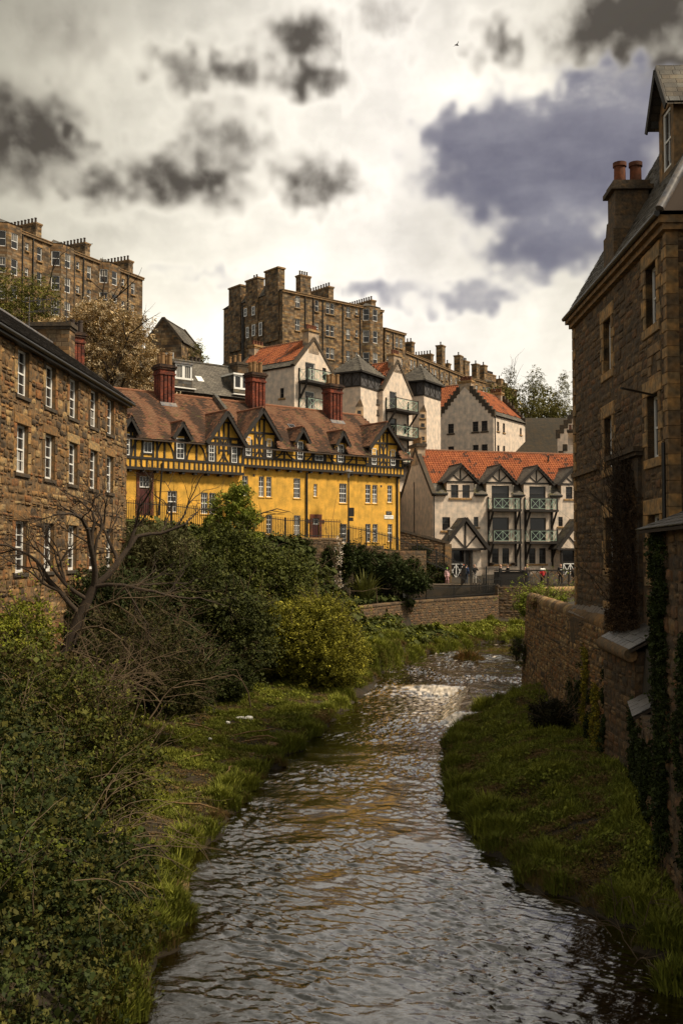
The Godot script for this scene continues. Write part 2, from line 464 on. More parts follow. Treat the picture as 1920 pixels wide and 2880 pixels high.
func make_materials() -> void:
	var S := FastNoiseLite.TYPE_SIMPLEX_SMOOTH
	grain("fine", 256, noise(S, 0.09, 4, 1), noise(S, 0.02, 3, 2), 0.35, 0.62, 1.0, 0.10)
	grain("mottle", 512, noise(S, 0.012, 6, 3), noise(S, 0.005, 3, 4), 0.45, 0.45, 1.05, 0.16)
	grain("harl", 512, noise(FastNoiseLite.TYPE_CELLULAR, 0.16, 2, 5), noise(S, 0.008, 5, 6), 0.4, 0.76, 1.0, 0.05)
	grain("wood", 256, noise(S, 0.05, 4, 7), noise(S, 0.02, 4, 8), 0.5, 0.6, 1.0, 0.08)
	# weathered render: fine harling with faint rain streaks and patches
	var f1 := noise(FastNoiseLite.TYPE_CELLULAR, 0.16, 2, 5).get_seamless_image(512, 512).get_data()
	var st := noise(S, 0.03, 4, 15).get_seamless_image(512, 64); st.resize(512, 512, Image.INTERPOLATE_CUBIC)
	var sd := st.get_data()
	var pa := noise(S, 0.009, 5, 16).get_seamless_image(512, 512).get_data()
	var out := PackedByteArray(); out.resize(512 * 512 * 3)
	for i in 512 * 512:
		var g: float = 0.80 + 0.16 * f1[i] / 255.0 + (sd[i] / 255.0 - 0.5) * 0.09 + (pa[i] / 255.0 - 0.5) * 0.20
		var w: float = (pa[i] / 255.0 - 0.5) * 0.05
		out[i * 3] = clampi(int(255.0 * g * (1.0 + w)), 0, 255); out[i * 3 + 1] = clampi(int(255.0 * g), 0, 255); out[i * 3 + 2] = clampi(int(255.0 * g * (1.0 - w)), 0, 255)
	tx["render"] = ImageTexture.create_from_image(Image.create_from_data(512, 512, false, Image.FORMAT_RGB8, out))
	tx["render_h"] = tx["harl_h"]
	ashlar_texture("ashlar", 512, 9.0, 0.3, Vector2(0.35, 0.9), 11)
	ashlar_texture("rubble", 512, 6.0, 0.2, Vector2(0.2, 0.55), 12)
	ashlar_texture("bricks", 256, 3.0, 0.075, Vector2(0.2, 0.24), 13)
	# render and paint
	M("yellow", Color(0.80, 0.445, 0.062), 0.9, "render", 4.6, 1.6)
	M("cream", Color(0.80, 0.67, 0.55), 0.92, "render", 4.2, 1.6)
	M("cream_old", Color(0.62, 0.47, 0.33), 0.92, "mottle", 5.0, 0.6)
	M("timber", Color(0.022, 0.016, 0.012), 0.75, "wood", 0.7, 0.3)
	M("white_paint", Color(0.74, 0.74, 0.72), 0.45)
	M("green_paint", Color(0.30, 0.42, 0.34), 0.5)
	M("dark_paint", Color(0.03, 0.026, 0.022), 0.5)
	M("iron", Color(0.012, 0.011, 0.010), 0.45)
	M("lead", Color(0.22, 0.21, 0.22), 0.5, "mottle", 1.5)
	M("red_door", Color(0.06, 0.010, 0.007), 0.45)
	M("brown_board", Color(0.10, 0.095, 0.10), 0.8, "wood", 0.8)
	M("glass", Color(0.022, 0.022, 0.024), 0.04)
	mt.glass.metallic_specular = 0.42
	M("curtain", Color(0.52, 0.50, 0.46), 0.9, "wood", 0.5)
	M("cloth_white", Color(0.75, 0.74, 0.70), 0.9)
	# stone
	M("tenement", Color(0.30, 0.20, 0.108), 0.95, "ashlar", 9.0, 3.0)
	M("tenement_dark", Color(0.27, 0.18, 0.097), 0.95, "ashlar", 9.0, 3.0)
	M("rubble", Color(0.30, 0.19, 0.095), 0.95, "rubble", 6.0, 4.0)
	M("mortar", Color(0.25, 0.155, 0.072), 0.97, "mottle", 1.5, 2.0)
	M("mortar_dark", Color(0.14, 0.09, 0.046), 0.97, "mottle", 1.5, 2.0)
	M("dressed", Color(0.50, 0.315, 0.14), 0.92, "mottle", 1.6, 0.8, true)
	M("dressed_dark", Color(0.34, 0.215, 0.105), 0.92, "mottle", 1.6, 0.8, true)
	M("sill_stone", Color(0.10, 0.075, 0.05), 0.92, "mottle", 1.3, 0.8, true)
	M("red_stone", Color(0.22, 0.075, 0.035), 0.92, "mottle", 1.3, 0.6, true)
	M("brick", Color(0.26, 0.058, 0.026), 0.9, "bricks", 3.0, 1.0)
	M("brick_dark", Color(0.085, 0.045, 0.028), 0.95, "bricks", 3.0, 1.0)
	M("pot", Color(0.34, 0.19, 0.075), 0.85, "fine", 0.5)
	M("pot_dark", Color(0.06, 0.04, 0.03), 0.85, "fine", 0.5)
	for i in 6:
		var q: Color = [Color(0.38, 0.215, 0.08), Color(0.29, 0.165, 0.064), Color(0.20, 0.122, 0.053), Color(0.49, 0.33, 0.15), Color(0.10, 0.066, 0.036), Color(0.32, 0.148, 0.052)][i]
		M("stone_%d" % i, q, 0.95, "mottle", 0.9, 1.5, true)
		var e: Color = [Color(0.15, 0.10, 0.055), Color(0.20, 0.13, 0.068), Color(0.11, 0.076, 0.045), Color(0.26, 0.165, 0.08), Color(0.13, 0.08, 0.043), Color(0.22, 0.118, 0.055)][i]
		M("sooty_%d" % i, e, 0.93, "mottle", 0.9, 1.2, true)
	M("stone_any", Color(1, 1, 1), 0.95, "mottle", 0.9, 1.5, true, true)
	# roofs
	M("roof_under", Color(0.05, 0.035, 0.025), 0.95)
	M("tile_any", Color(1, 1, 1), 0.9, "fine", 0.6, 0.4, true, true)
	M("slate_any", Color(1, 1, 1), 0.7, "fine", 0.6, 0.4, true, true)
	M("slate", Color(0.13, 0.115, 0.092), 0.8, "rubble", 6.0, 2.0)
	M("ridge_tile", Color(0.30, 0.125, 0.06), 0.9, "fine", 0.6)
	for i in 3: M("cap_slate_%d" % i, [Color(0.10, 0.09, 0.08), Color(0.14, 0.125, 0.11), Color(0.075, 0.07, 0.065)][i], 0.42, "fine", 0.5, 0.3)
	# ground and plants
	M("earth", Color(0.042, 0.030, 0.014), 0.98, "mottle", 3.0, 3.0, true)
	M("paving", Color(0.16, 0.12, 0.08), 0.95, "rubble", 6.0, 1.5, true)
	M("bark", Color(0.055, 0.036, 0.022), 0.95, "wood", 0.6, 1.0)
	M("twig", Color(0.11, 0.075, 0.042), 0.95)
	M("leaf", Color(1, 1, 1), 0.6, "", 1.0, 0.0, false, true, 0.45)
	M("grass", Color(1, 1, 1), 0.7, "", 1.0, 0.0, false, true, 0.45)
	mt.leaf.metallic_specular = 0.2; mt.grass.metallic_specular = 0.2
	M("petal", Color(1, 1, 1), 0.8, "", 1.0, 0.0, false, true, 0.35)
	M("dry", Color(0.28, 0.17, 0.075), 0.95, "wood", 0.5)
	M("skin", Color(0.50, 0.30, 0.21), 0.6)

# ---------------------------------------------------------------- small shared shapes
func make_meshes() -> void:
	# rough stones in a unit box, front at z = 0.5
	var st := []
	for k in 6:
		var r := RandomNumberGenerator.new(); r.seed = 100 + k
		var mb := MB.new()
		var N := 4
		var g := []
		for j in N:
			for i in N:
				var x := i / float(N - 1) - 0.5; var y := j / float(N - 1) - 0.5
				var edge := i == 0 or j == 0 or i == N - 1 or j == N - 1
				var corner := (i == 0 or i == N - 1) and (j == 0 or j == N - 1)
				var z := (0.22 if edge else 0.46) + r.randf_range(-0.1, 0.1)
				var sh := (0.92 if not corner else 0.86)
				g.append(Vector3(x * sh + r.randf_range(-0.035, 0.035), y * sh + r.randf_range(-0.035, 0.035), z))
		for j in N - 1:
			for i in N - 1:
				mb.quad(g[j * N + i], g[j * N + i + 1], g[(j + 1) * N + i + 1], g[(j + 1) * N + i])
		var rim := []
		for i in N - 1: rim.append(g[i])
		for j in N - 1: rim.append(g[j * N + N - 1])
		for i in N - 1: rim.append(g[(N - 1) * N + N - 1 - i])
		for j in N - 1: rim.append(g[(N - 1 - j) * N])
		for i in rim.size():
			var a: Vector3 = rim[i]; var b: Vector3 = rim[(i + 1) % rim.size()]
			mb.quad(Vector3(a.x * 1.08, a.y * 1.08, -0.5), Vector3(b.x * 1.08, b.y * 1.08, -0.5), b, a)
		st.append(mb.mesh())
	mt.stones = st
	# leaf clumps: a few bent leaves round a point, about a unit across
	for kind in 3:
		var list := []
		for k in 3:
			var r := RandomNumberGenerator.new(); r.seed = 200 + k + kind * 10
			var mb := MB.new()
			for i in [11, 8, 9][kind]:
				var o := Vector3(r.randf_range(-1, 1), r.randf_range(-1, 1), r.randf_range(-1, 1)) * 0.42
				var t := Vector3(r.randf_range(-1, 1), r.randf_range(-0.8, 0.6), r.randf_range(-1, 1)).normalized()
				var s := t.cross(Vector3(r.randf_range(-0.4, 0.4), 1, r.randf_range(-0.4, 0.4))).normalized()
				var l: float = r.randf_range(0.26, 0.46) * [1.0, 1.7, 0.8][kind]
				var wd: float = l * [0.34, 0.12, 0.55][kind]
				var dn := Vector3(0, -0.12 * l, 0)
				var m := o + t * l * 0.45
				var tip := o + t * l + dn
				mb.col = Color(1, 1, 1) * r.randf_range(0.7, 1.15)
				mb.tri(o, m + s * wd + dn * 0.3, tip); mb.tri(o, tip, m - s * wd + dn * 0.3)
			list.append(mb.mesh())
		mt[["clump", "blade_clump", "round_clump"][kind]] = list
	var gl := []
	for k in 3:
		var r := RandomNumberGenerator.new(); r.seed = 300 + k
		var mb := MB.new()
		for i in 12:
			var a := r.randf() * TAU
			var o := Vector3(cos(a), 0, sin(a)) * r.randf_range(0.0, 0.34)
			var lean := Vector3(cos(a + r.randf_range(-1, 1)), 0, sin(a + r.randf_range(-1, 1))) * r.randf_range(0.1, 0.55)
			var hgt := r.randf_range(0.5, 1.0)
			var s := Vector3(-sin(a), 0, cos(a)) * r.randf_range(0.018, 0.04)
			var m := o + lean * 0.4 + Vector3(0, hgt * 0.6, 0)
			var tip := o + lean + Vector3(0, hgt * r.randf_range(0.75, 1.0), 0)
			mb.col = Color(1, 1, 1) * r.randf_range(0.75, 1.2)
			mb.quad(o - s, o + s, m + s * 0.8, m - s * 0.8)
			mb.tri(m - s * 0.8, m + s * 0.8, tip)
		gl.append(mb.mesh())
	mt.tuft = gl

func flat(p: Vector2, z := 0.0) -> Vector3: return Vector3(p.x, p.y, z)

# laid stones over a wall face (xy plane of xf, z outwards); the largest in view are parts, the rest one part of kind stuff
func stones(under: Node3D, called: String, outline: PackedVector2Array, holes: Array, xf: Transform3D, ch: Vector2, lw: Vector2, gap: float, proud: Vector2, mats: String, most: int, sd: int, split := 0.25) -> void:
	var r := RandomNumberGenerator.new(); r.seed = sd
	var lo := outline[0]; var hi := outline[0]
	for p in outline: lo = lo.min(p); hi = hi.max(p)
	var all := []
	var y := lo.y
	var eye := Vector3(0, 7.5, 0)
	while y < hi.y - 0.04:
		var hgt := minf(r.randf_range(ch.x, ch.y), hi.y - y)
		if hi.y - y - hgt < ch.x * 0.5: hgt = hi.y - y
		var ym := y + hgt / 2
		# free runs of this course
		var xa := 1e9; var xb := -1e9
		for i in outline.size():
			var a := outline[i]; var b := outline[(i + 1) % outline.size()]
			if (a.y - ym) * (b.y - ym) < 0:
				var x := a.x + (b.x - a.x) * (ym - a.y) / (b.y - a.y)
				xa = minf(xa, x); xb = maxf(xb, x)
		var runs := [[xa, xb]]
		for q in holes:
			if minf(q.end.y, y + hgt) - maxf(q.position.y, y) > hgt * 0.18:
				var nx := []
				for u in runs:
					if q.end.x <= u[0] or q.position.x >= u[1]: nx.append(u); continue
					if q.position.x > u[0]: nx.append([u[0], q.position.x])
					if q.end.x < u[1]: nx.append([q.end.x, u[1]])
				runs = nx
		for u in runs:
			var x: float = u[0]
			while x < u[1] - 0.03:
				var l := r.randf_range(lw.x, lw.y)
				if u[1] - x - l < lw.x * 0.6: l = u[1] - x
				var sub := [[y, hgt]]
				if r.randf() < split and l < lw.y * 0.75:
					var cut := r.randf_range(0.35, 0.65) * hgt
					sub = [[y, cut], [y + cut, hgt - cut]]
				for q in sub:
					var sx := l - gap; var sy: float = q[1] - gap
					if sx < 0.03 or sy < 0.03: continue
					var th := 0.14
					var z := r.randf_range(proud.x, proud.y)
					var turn := Basis(Vector3.BACK, PI if r.randf() < 0.5 else 0.0) * Basis.from_scale(Vector3(1, 1, 1))
					var b := Basis.from_scale(Vector3(sx, sy, th)) * turn
					b = Basis(Vector3.BACK, r.randf_range(-1, 1) * (0.015 + split * 0.12)) * b
					var t := xf * Transform3D(b, Vector3(x + l / 2, q[0] + q[1] / 2, z - th / 2 + 0.02))
					var wpos := under.transform * t.origin
					all.append([sx * sy / wpos.distance_squared_to(eye), t, r.randi() % 6, r.randi() % 6])
				x += l
		y += hgt
	all.sort_custom(func(a, b): return a[0] > b[0])
	var xfs := []; var cols := []
	for i in all.size():
		var e: Array = all[i]
		if i < most:
			var o := part(under, called, mt.stones[e[2]], mt["%s_%d" % [mats, e[3]]])
			o.transform = e[1]
		else:
			xfs.append(e[1])
			var cc: Color = mt["%s_%d" % [mats, e[3]]].albedo_color.srgb_to_linear()
			cols.append(cc)
	if xfs.size(): many(under, "small_stones", mt.stones[0], mt.stone_any, xfs, cols)

# lapped tiles on a roof plane: o is the corner at the eave, u runs along it, w up the slope (unit vectors); poly in (u, w) metres
func tiles(under: Node3D, called: String, o: Vector3, u: Vector3, w: Vector3, poly: PackedVector2Array, holes: Array, tw: float, te: float, kind: String, pal: Callable, sd: int) -> void:
	var nrm := u.cross(w).normalized()
	var r := RandomNumberGenerator.new(); r.seed = sd
	var key := "tile%s%.3f%.3f" % [kind, tw, te]
	if not cache.has(key):
		var mb := MB.new()
		if kind == "pan":
			var prof := [Vector2(-0.5, 0.0), Vector2(-0.34, -0.018), Vector2(-0.12, -0.022), Vector2(0.08, 0.0), Vector2(0.22, 0.045), Vector2(0.38, 0.055), Vector2(0.54, 0.02)]
			for i in prof.size() - 1:
				var a: Vector2 = prof[i]; var b: Vector2 = prof[i + 1]
				var l := te * 1.12
				mb.quad(Vector3(a.x * tw, 0, a.y + 0.05), Vector3(b.x * tw, 0, b.y + 0.05), Vector3(b.x * tw, l, b.y), Vector3(a.x * tw, l, a.y))
				mb.quad(Vector3(a.x * tw, 0, a.y + 0.0), Vector3(b.x * tw, 0, b.y + 0.0), Vector3(b.x * tw, 0, b.y + 0.05), Vector3(a.x * tw, 0, a.y + 0.05))
		else:
			var t := 0.022 if kind == "tile" else 0.014
			var g := tw * 0.03
			var a := Vector3(-tw / 2 + g, 0, t * 2); var b := Vector3(tw / 2 - g, 0, t * 2.0)
			var c := Vector3(tw / 2 - g, te * 1.3, t * 0.4); var d := Vector3(-tw / 2 + g, te * 1.3, t * 0.4)
			var dn := Vector3(0, 0, -t)
			mb.quad(a, b, c, d)
			mb.quad(a + dn, b + dn, b, a)
			mb.quad(d + dn, a + dn, a, d); mb.quad(b + dn, c + dn, c, b)
		cache[key] = mb.mesh()
	var lo := poly[0]; var hi := poly[0]
	for p in poly: lo = lo.min(p); hi = hi.max(p)
	var xfs := []; var cols := []
	var row := 0
	var y := lo.y
	while y < hi.y - te * 0.3:
		var ym := y + te * 0.5
		var xa := 1e9; var xb := -1e9
		for i in poly.size():
			var a := poly[i]; var b := poly[(i + 1) % poly.size()]
			if (a.y - ym) * (b.y - ym) < 0:
				var x := a.x + (b.x - a.x) * (ym - a.y) / (b.y - a.y)
				xa = minf(xa, x); xb = maxf(xb, x)
		var x := xa + (tw * 0.5 if row % 2 == 0 or kind == "pan" else 0.0)
		while x < xb:
			var skip := false
			for q in holes:
				if q.has_point(Vector2(x, ym)): skip = true
			if not skip:
				var j := 0.0 if kind == "pan" else 1.0
				var turn := Basis(u, w, nrm) * Basis(Vector3.BACK, r.randf_range(-0.02, 0.02) * j) * Basis(Vector3.RIGHT, r.randf_range(-0.02, 0.03))
				xfs.append(Transform3D(turn, o + u * x + w * (y + r.randf_range(-0.012, 0.012)) + nrm * r.randf_range(0.0, 0.012)))
				cols.append(pal.call(x, y, r))
			x += tw
		y += te
		row += 1
	many(under, called, cache[key], mt.slate_any if kind == "slate" else mt.tile_any, xfs, cols)

var pn := FastNoiseLite.new()
func pal_red(x: float, y: float, r: RandomNumberGenerator) -> Color:
	var k := pn.get_noise_2d(x * 28.0, y * 9.0) * 1.3 + r.randf_range(-0.3, 0.3)
	var c := Color(0.29, 0.115, 0.055).lerp(Color(0.35, 0.19, 0.105), clampf(k + 0.35, 0, 1))
	if k < -0.25: c = Color(0.10, 0.055, 0.033)
	elif k < -0.08: c = Color(0.18, 0.085, 0.045)
	if pn.get_noise_2d(x * 60.0 + 500.0, y * 60.0) > 0.36 + y * 0.03: c = c.lerp(Color(0.15, 0.13, 0.04), 0.6)
	return c * r.randf_range(0.8, 1.15)
func pal_pan(x: float, y: float, r: RandomNumberGenerator) -> Color:
	var k := pn.get_noise_2d(x * 20.0 + 90.0, y * 20.0) + r.randf_range(-0.35, 0.35)
	var c := Color(0.56, 0.17, 0.055).lerp(Color(0.38, 0.10, 0.035), clampf(0.5 - k, 0, 1))
	if k < -0.42: c = Color(0.16, 0.06, 0.03)
	return c * r.randf_range(0.85, 1.15)
func pal_slate(x: float, y: float, r: RandomNumberGenerator) -> Color:
	var k := pn.get_noise_2d(x * 24.0 + 300.0, y * 24.0) + r.randf_range(-0.3, 0.3)
	var c := Color(0.115, 0.10, 0.08).lerp(Color(0.21, 0.185, 0.145), clampf(k + 0.4, 0, 1))
	return c * r.randf_range(0.7, 1.2)
func pal_moss(x: float, y: float, r: RandomNumberGenerator) -> Color:
	var c := pal_slate(x, y, r)
	return c.lerp(Color(0.13, 0.11, 0.025), 0.7) if pn.get_noise_2d(x * 40.0, y * 40.0) > -0.05 + y * 0.3 else c
func pal_dark(x: float, y: float, r: RandomNumberGenerator) -> Color:
	return Color(0.05, 0.042, 0.036) * r.randf_range(0.6, 1.4)

# a window in an opening whose lower left corner is (x, y); z is the plane of the sash; the frame mesh carries the bars
func window(under: Node3D, x: float, y: float, w: float, h: float, z: float, o := {}) -> MeshInstance3D:
	var cols: int = o.get("cols", 2); var rows: int = o.get("rows", 2)
	var sash: bool = o.get("sash", true)
	var fw: float = o.get("fw", 0.07)
	var bw: float = o.get("bw", 0.026)
	var mat: Material = o.get("mat", mt.white_paint)
	var key := "win%.2f_%.2f_%d_%d_%s_%.3f" % [w, h, cols, rows, sash, fw]
	if not cache.has(key):
		var mb := MB.new()
		var d := 0.05
		mb.box(0, 0, -d, fw, h, 0); mb.box(w - fw, 0, -d, w, h, 0)
		mb.box(fw, 0, -d, w - fw, fw * 1.3, 0.0); mb.box(fw, h - fw, -d, w - fw, h, 0)
		var halves := [[fw * 1.3, h - fw]]
		if sash:
			var m := h * 0.5
			mb.box(fw, m - 0.03, -d, w - fw, m + 0.03, -0.008)
			halves = [[fw * 1.3, m - 0.03], [m + 0.03, h - fw]]
		for q in halves:
			for i in range(1, cols):
				var xx := fw + (w - 2 * fw) * i / cols
				mb.box(xx - bw / 2, q[0], -d + 0.008, xx + bw / 2, q[1], -0.016)
			for j in range(1, rows):
				var yy: float = q[0] + (q[1] - q[0]) * j / rows
				mb.box(fw, yy - bw / 2, -d + 0.01, w - fw, yy + bw / 2, -0.018)
		var pb := MB.new()
		pb.quad(Vector3(fw * 0.5, fw * 0.5, -d + 0.012), Vector3(w - fw * 0.5, fw * 0.5, -d + 0.012), Vector3(w - fw * 0.5, h - fw * 0.5, -d + 0.012), Vector3(fw * 0.5, h - fw * 0.5, -d + 0.012))
		cache[key] = [mb.mesh(), pb.mesh()]
	var win := part(under, o.get("name", "window"), cache[key][0], mat, Vector3(x, y, z))
	part(win, "pane", cache[key][1], mt.glass)
	var cur: float = o.get("curtain", 0.0)
	if cur > 0:
		var cb := MB.new()
		var c0: float = fw; var c1: float = h * cur
		if o.get("blind", false): c0 = h * (1 - cur); c1 = h - fw
		var zz := -0.036
		var nf := 6
		for i in nf:
			var xa := fw + (w - 2 * fw) * i / nf; var xb := fw + (w - 2 * fw) * (i + 1) / nf
			cb.quad(Vector3(xa, c0, zz - 0.004 * (i % 2)), Vector3(xb, c0, zz - 0.004 * ((i + 1) % 2)), Vector3(xb, c1, zz - 0.004 * ((i + 1) % 2)), Vector3(xa, c1, zz - 0.004 * (i % 2)))
		part(win, "curtain", cb, mt.curtain)
	if o.has("sill"):
		var key2 := "sill%.2f" % w
		if not cache.has(key2):
			var sb := MB.new()
			sb.box(-0.1, -0.14, -0.02, w + 0.1, 0.0, 0.06 + 0.2)
			cache[key2] = sb.mesh()
		part(win, "sill", cache[key2], o.sill, Vector3(0, 0, o.get("sill_z", 0.0)))
	return win

# chimney stack with cap and pots; x, z centre; from y0 to y1
func chimney(under: Node3D, x: float, z: float, y0: float, y1: float, wx: float, wz: float, pots: int, mat: Material, cap: Material, pot: Material, ph := 0.7, turn_pots := false) -> MeshInstance3D:
	var mb := MB.new()
	mb.box(x - wx / 2, y0, z - wz / 2, x + wx / 2, y1 - 0.35, z + wz / 2)
	var c := part(under, "chimney", mb, mat)
	var cb := MB.new()
	cb.box(x - wx / 2 - 0.05, y1 - 0.35, z - wz / 2 - 0.05, x + wx / 2 + 0.05, y1 - 0.2, z + wz / 2 + 0.05)
	cb.box(x - wx / 2 - 0.12, y1 - 0.2, z - wz / 2 - 0.12, x + wx / 2 + 0.12, y1, z + wz / 2 + 0.12)
	part(c, "chimney_cap", cb, cap)
	for i in pots:
		var t := (i + 0.5) / pots - 0.5
		var pos := Vector3(x + t * wx * 0.92, y1, z) if not turn_pots else Vector3(x, y1, z + t * wz * 0.92)
		if not cache.has("pot%.2f" % ph):
			var pb := MB.new()
			pb.lathe(Vector3.ZERO, [Vector2(0.15, -0.02), Vector2(0.125, ph * 0.85), Vector2(0.16, ph * 0.87), Vector2(0.16, ph), Vector2(0.11, ph), Vector2(0.10, ph * 0.6)], 8)
			cache["pot%.2f" % ph] = pb.mesh()
		part(c, "chimney_pot", cache["pot%.2f" % ph], pot, pos)
	return c

func downpipe(under: Node3D, a: Vector3, b: Vector3, rad := 0.05, mat: Material = null) -> void:
	var mb := MB.new()
	mb.tube(PackedVector3Array([a, b]), PackedFloat32Array([rad, rad]), 8)
	part(under, "downpipe", mb, mat if mat else mt.iron)

# ---------------------------------------------------------------- terrain and river
const LEFT_EDGE := [[0, -3.4], [10, -3.6], [15.9, -3.8], [20.7, -3.7], [24.9, -4.05], [30, -3.35], [35, -2.75], [40.8, -1.5], [49, -0.15], [55.2, 1.5], [61, 2.9], [66.7, 4.6], [72, 7.6], [76, 10.8], [79, 14.2], [81.5, 19], [84, 26], [90, 42], [100, 58], [130, 80]]
const RIGHT_EDGE := [[0, 6.2], [14, 6.1], [19.2, 6.2], [20.2, 5.9], [21.2, 5.45], [22.3, 4.85], [23.6, 4.4], [25.6, 4.1], [29.6, 3.6], [35, 3.75], [41.8, 4.9], [46, 6.5], [48.6, 8.2], [50.4, 9.9], [54, 10.3], [60, 11.2], [64, 13.0], [68, 21], [74, 33], [84, 46], [100, 66], [130, 90]]

func along(a: Array, d: float) -> float:
	if d <= a[0][0]: return a[0][1]
	for i in a.size() - 1:
		if d < a[i + 1][0]:
			var t: float = (d - a[i][0]) / (a[i + 1][0] - a[i][0])
			return lerpf(a[i][1], a[i + 1][1], t)
	return a[-1][1]

var gn := FastNoiseLite.new()
func edge_l(d: float) -> float: return along(LEFT_EDGE, d) + (gn.get_noise_2d(d * 13.0, 70.0) * 0.9 + gn.get_noise_2d(d * 50.0, 170.0) * 0.25) * smoothstep(95.0, 70.0, d)
func edge_r(d: float) -> float: return along(RIGHT_EDGE, d) + (gn.get_noise_2d(d * 13.0, 270.0) * 0.7 + gn.get_noise_2d(d * 50.0, 370.0) * 0.25) * smoothstep(56.0, 46.0, d)

const WALL_FOOT := [[0, 6.6], [14, 6.55], [19, 6.7], [22.6, 7.0], [29, 8.35], [32.3, 8.42], [54, 9.75], [56, 11.4], [64, 13.8], [68, 22], [74, 34], [84, 47], [100, 67], [130, 91]]
const YU := Vector2(0.7842, -0.6206)   # the yellow front: along it (x, z)
const YN := Vector2(0.6206, 0.7842)

func yellow_local(x: float, z: float) -> Vector2:
	var p := Vector2(x + 14.1, z + 65.2)
	return Vector2(p.dot(YU), p.dot(YN))

func lane_y(s: float) -> float: return clampf(9.55 - maxf(s, 0.0) * 0.085, 7.35, 9.8)

# the low wall of the garden by the far bank: points (x, d)
func beyond_low_wall(x: float, d: float) -> float:
	var a := Vector2(1.2, 67.6); var b := Vector2(4.85, 75.0); var c := Vector2(13.2, 84.5)
	var p := Vector2(x, d)
	var n1 := Vector2(-(b - a).y, (b - a).x).normalized(); var n2 := Vector2(-(c - b).y, (c - b).x).normalized()
	var d1 := (p - b).dot(n1); var d2 := (p - b).dot(n2)
	return minf(d1, d2) if true else d2

func water_y(x: float, d: float) -> float:
	# the sill runs along the stream: left bank -> right, then down towards the right bank
	var t := weir(x, d)
	return 0.46 * lerpf(smoothstep(-4.5, 3.5, t), smoothstep(-0.9, 0.5, t), smoothstep(2.5, 5.0, x)) + clampf((d - 55.0) * 0.004, 0, 0.15)

# signed distance upstream (+) of the weir sill
func weir(x: float, d: float) -> float:
	var a := Vector2(1.4, 54.6); var b := Vector2(6.35, 52.6); var c := Vector2(4.75, 44.4); var e := Vector2(6.6, 43.2)
	var p := Vector2(x, d)
	var best := 1e9
	for q in [[a, b], [b, c], [c, e]]:
		var s: Vector2 = q[0]; var u: Vector2 = q[1] - q[0]
		var k := clampf((p - s).dot(u) / u.length_squared(), 0, 1)
		best = minf(best, p.distance_to(s + u * k))
	var ups := d > 54.6 - (x - 1.4) * 0.4 if x < 6.35 else d > 43.2
	if x < 6.35 and d <= 52.6 and d > 44.4: ups = x > 4.75 + (d - 44.4) * 0.195
	if d <= 44.4: ups = x > 4.75 and d > 44.4 - (x - 4.75) * 0.65
	return best if ups else -best

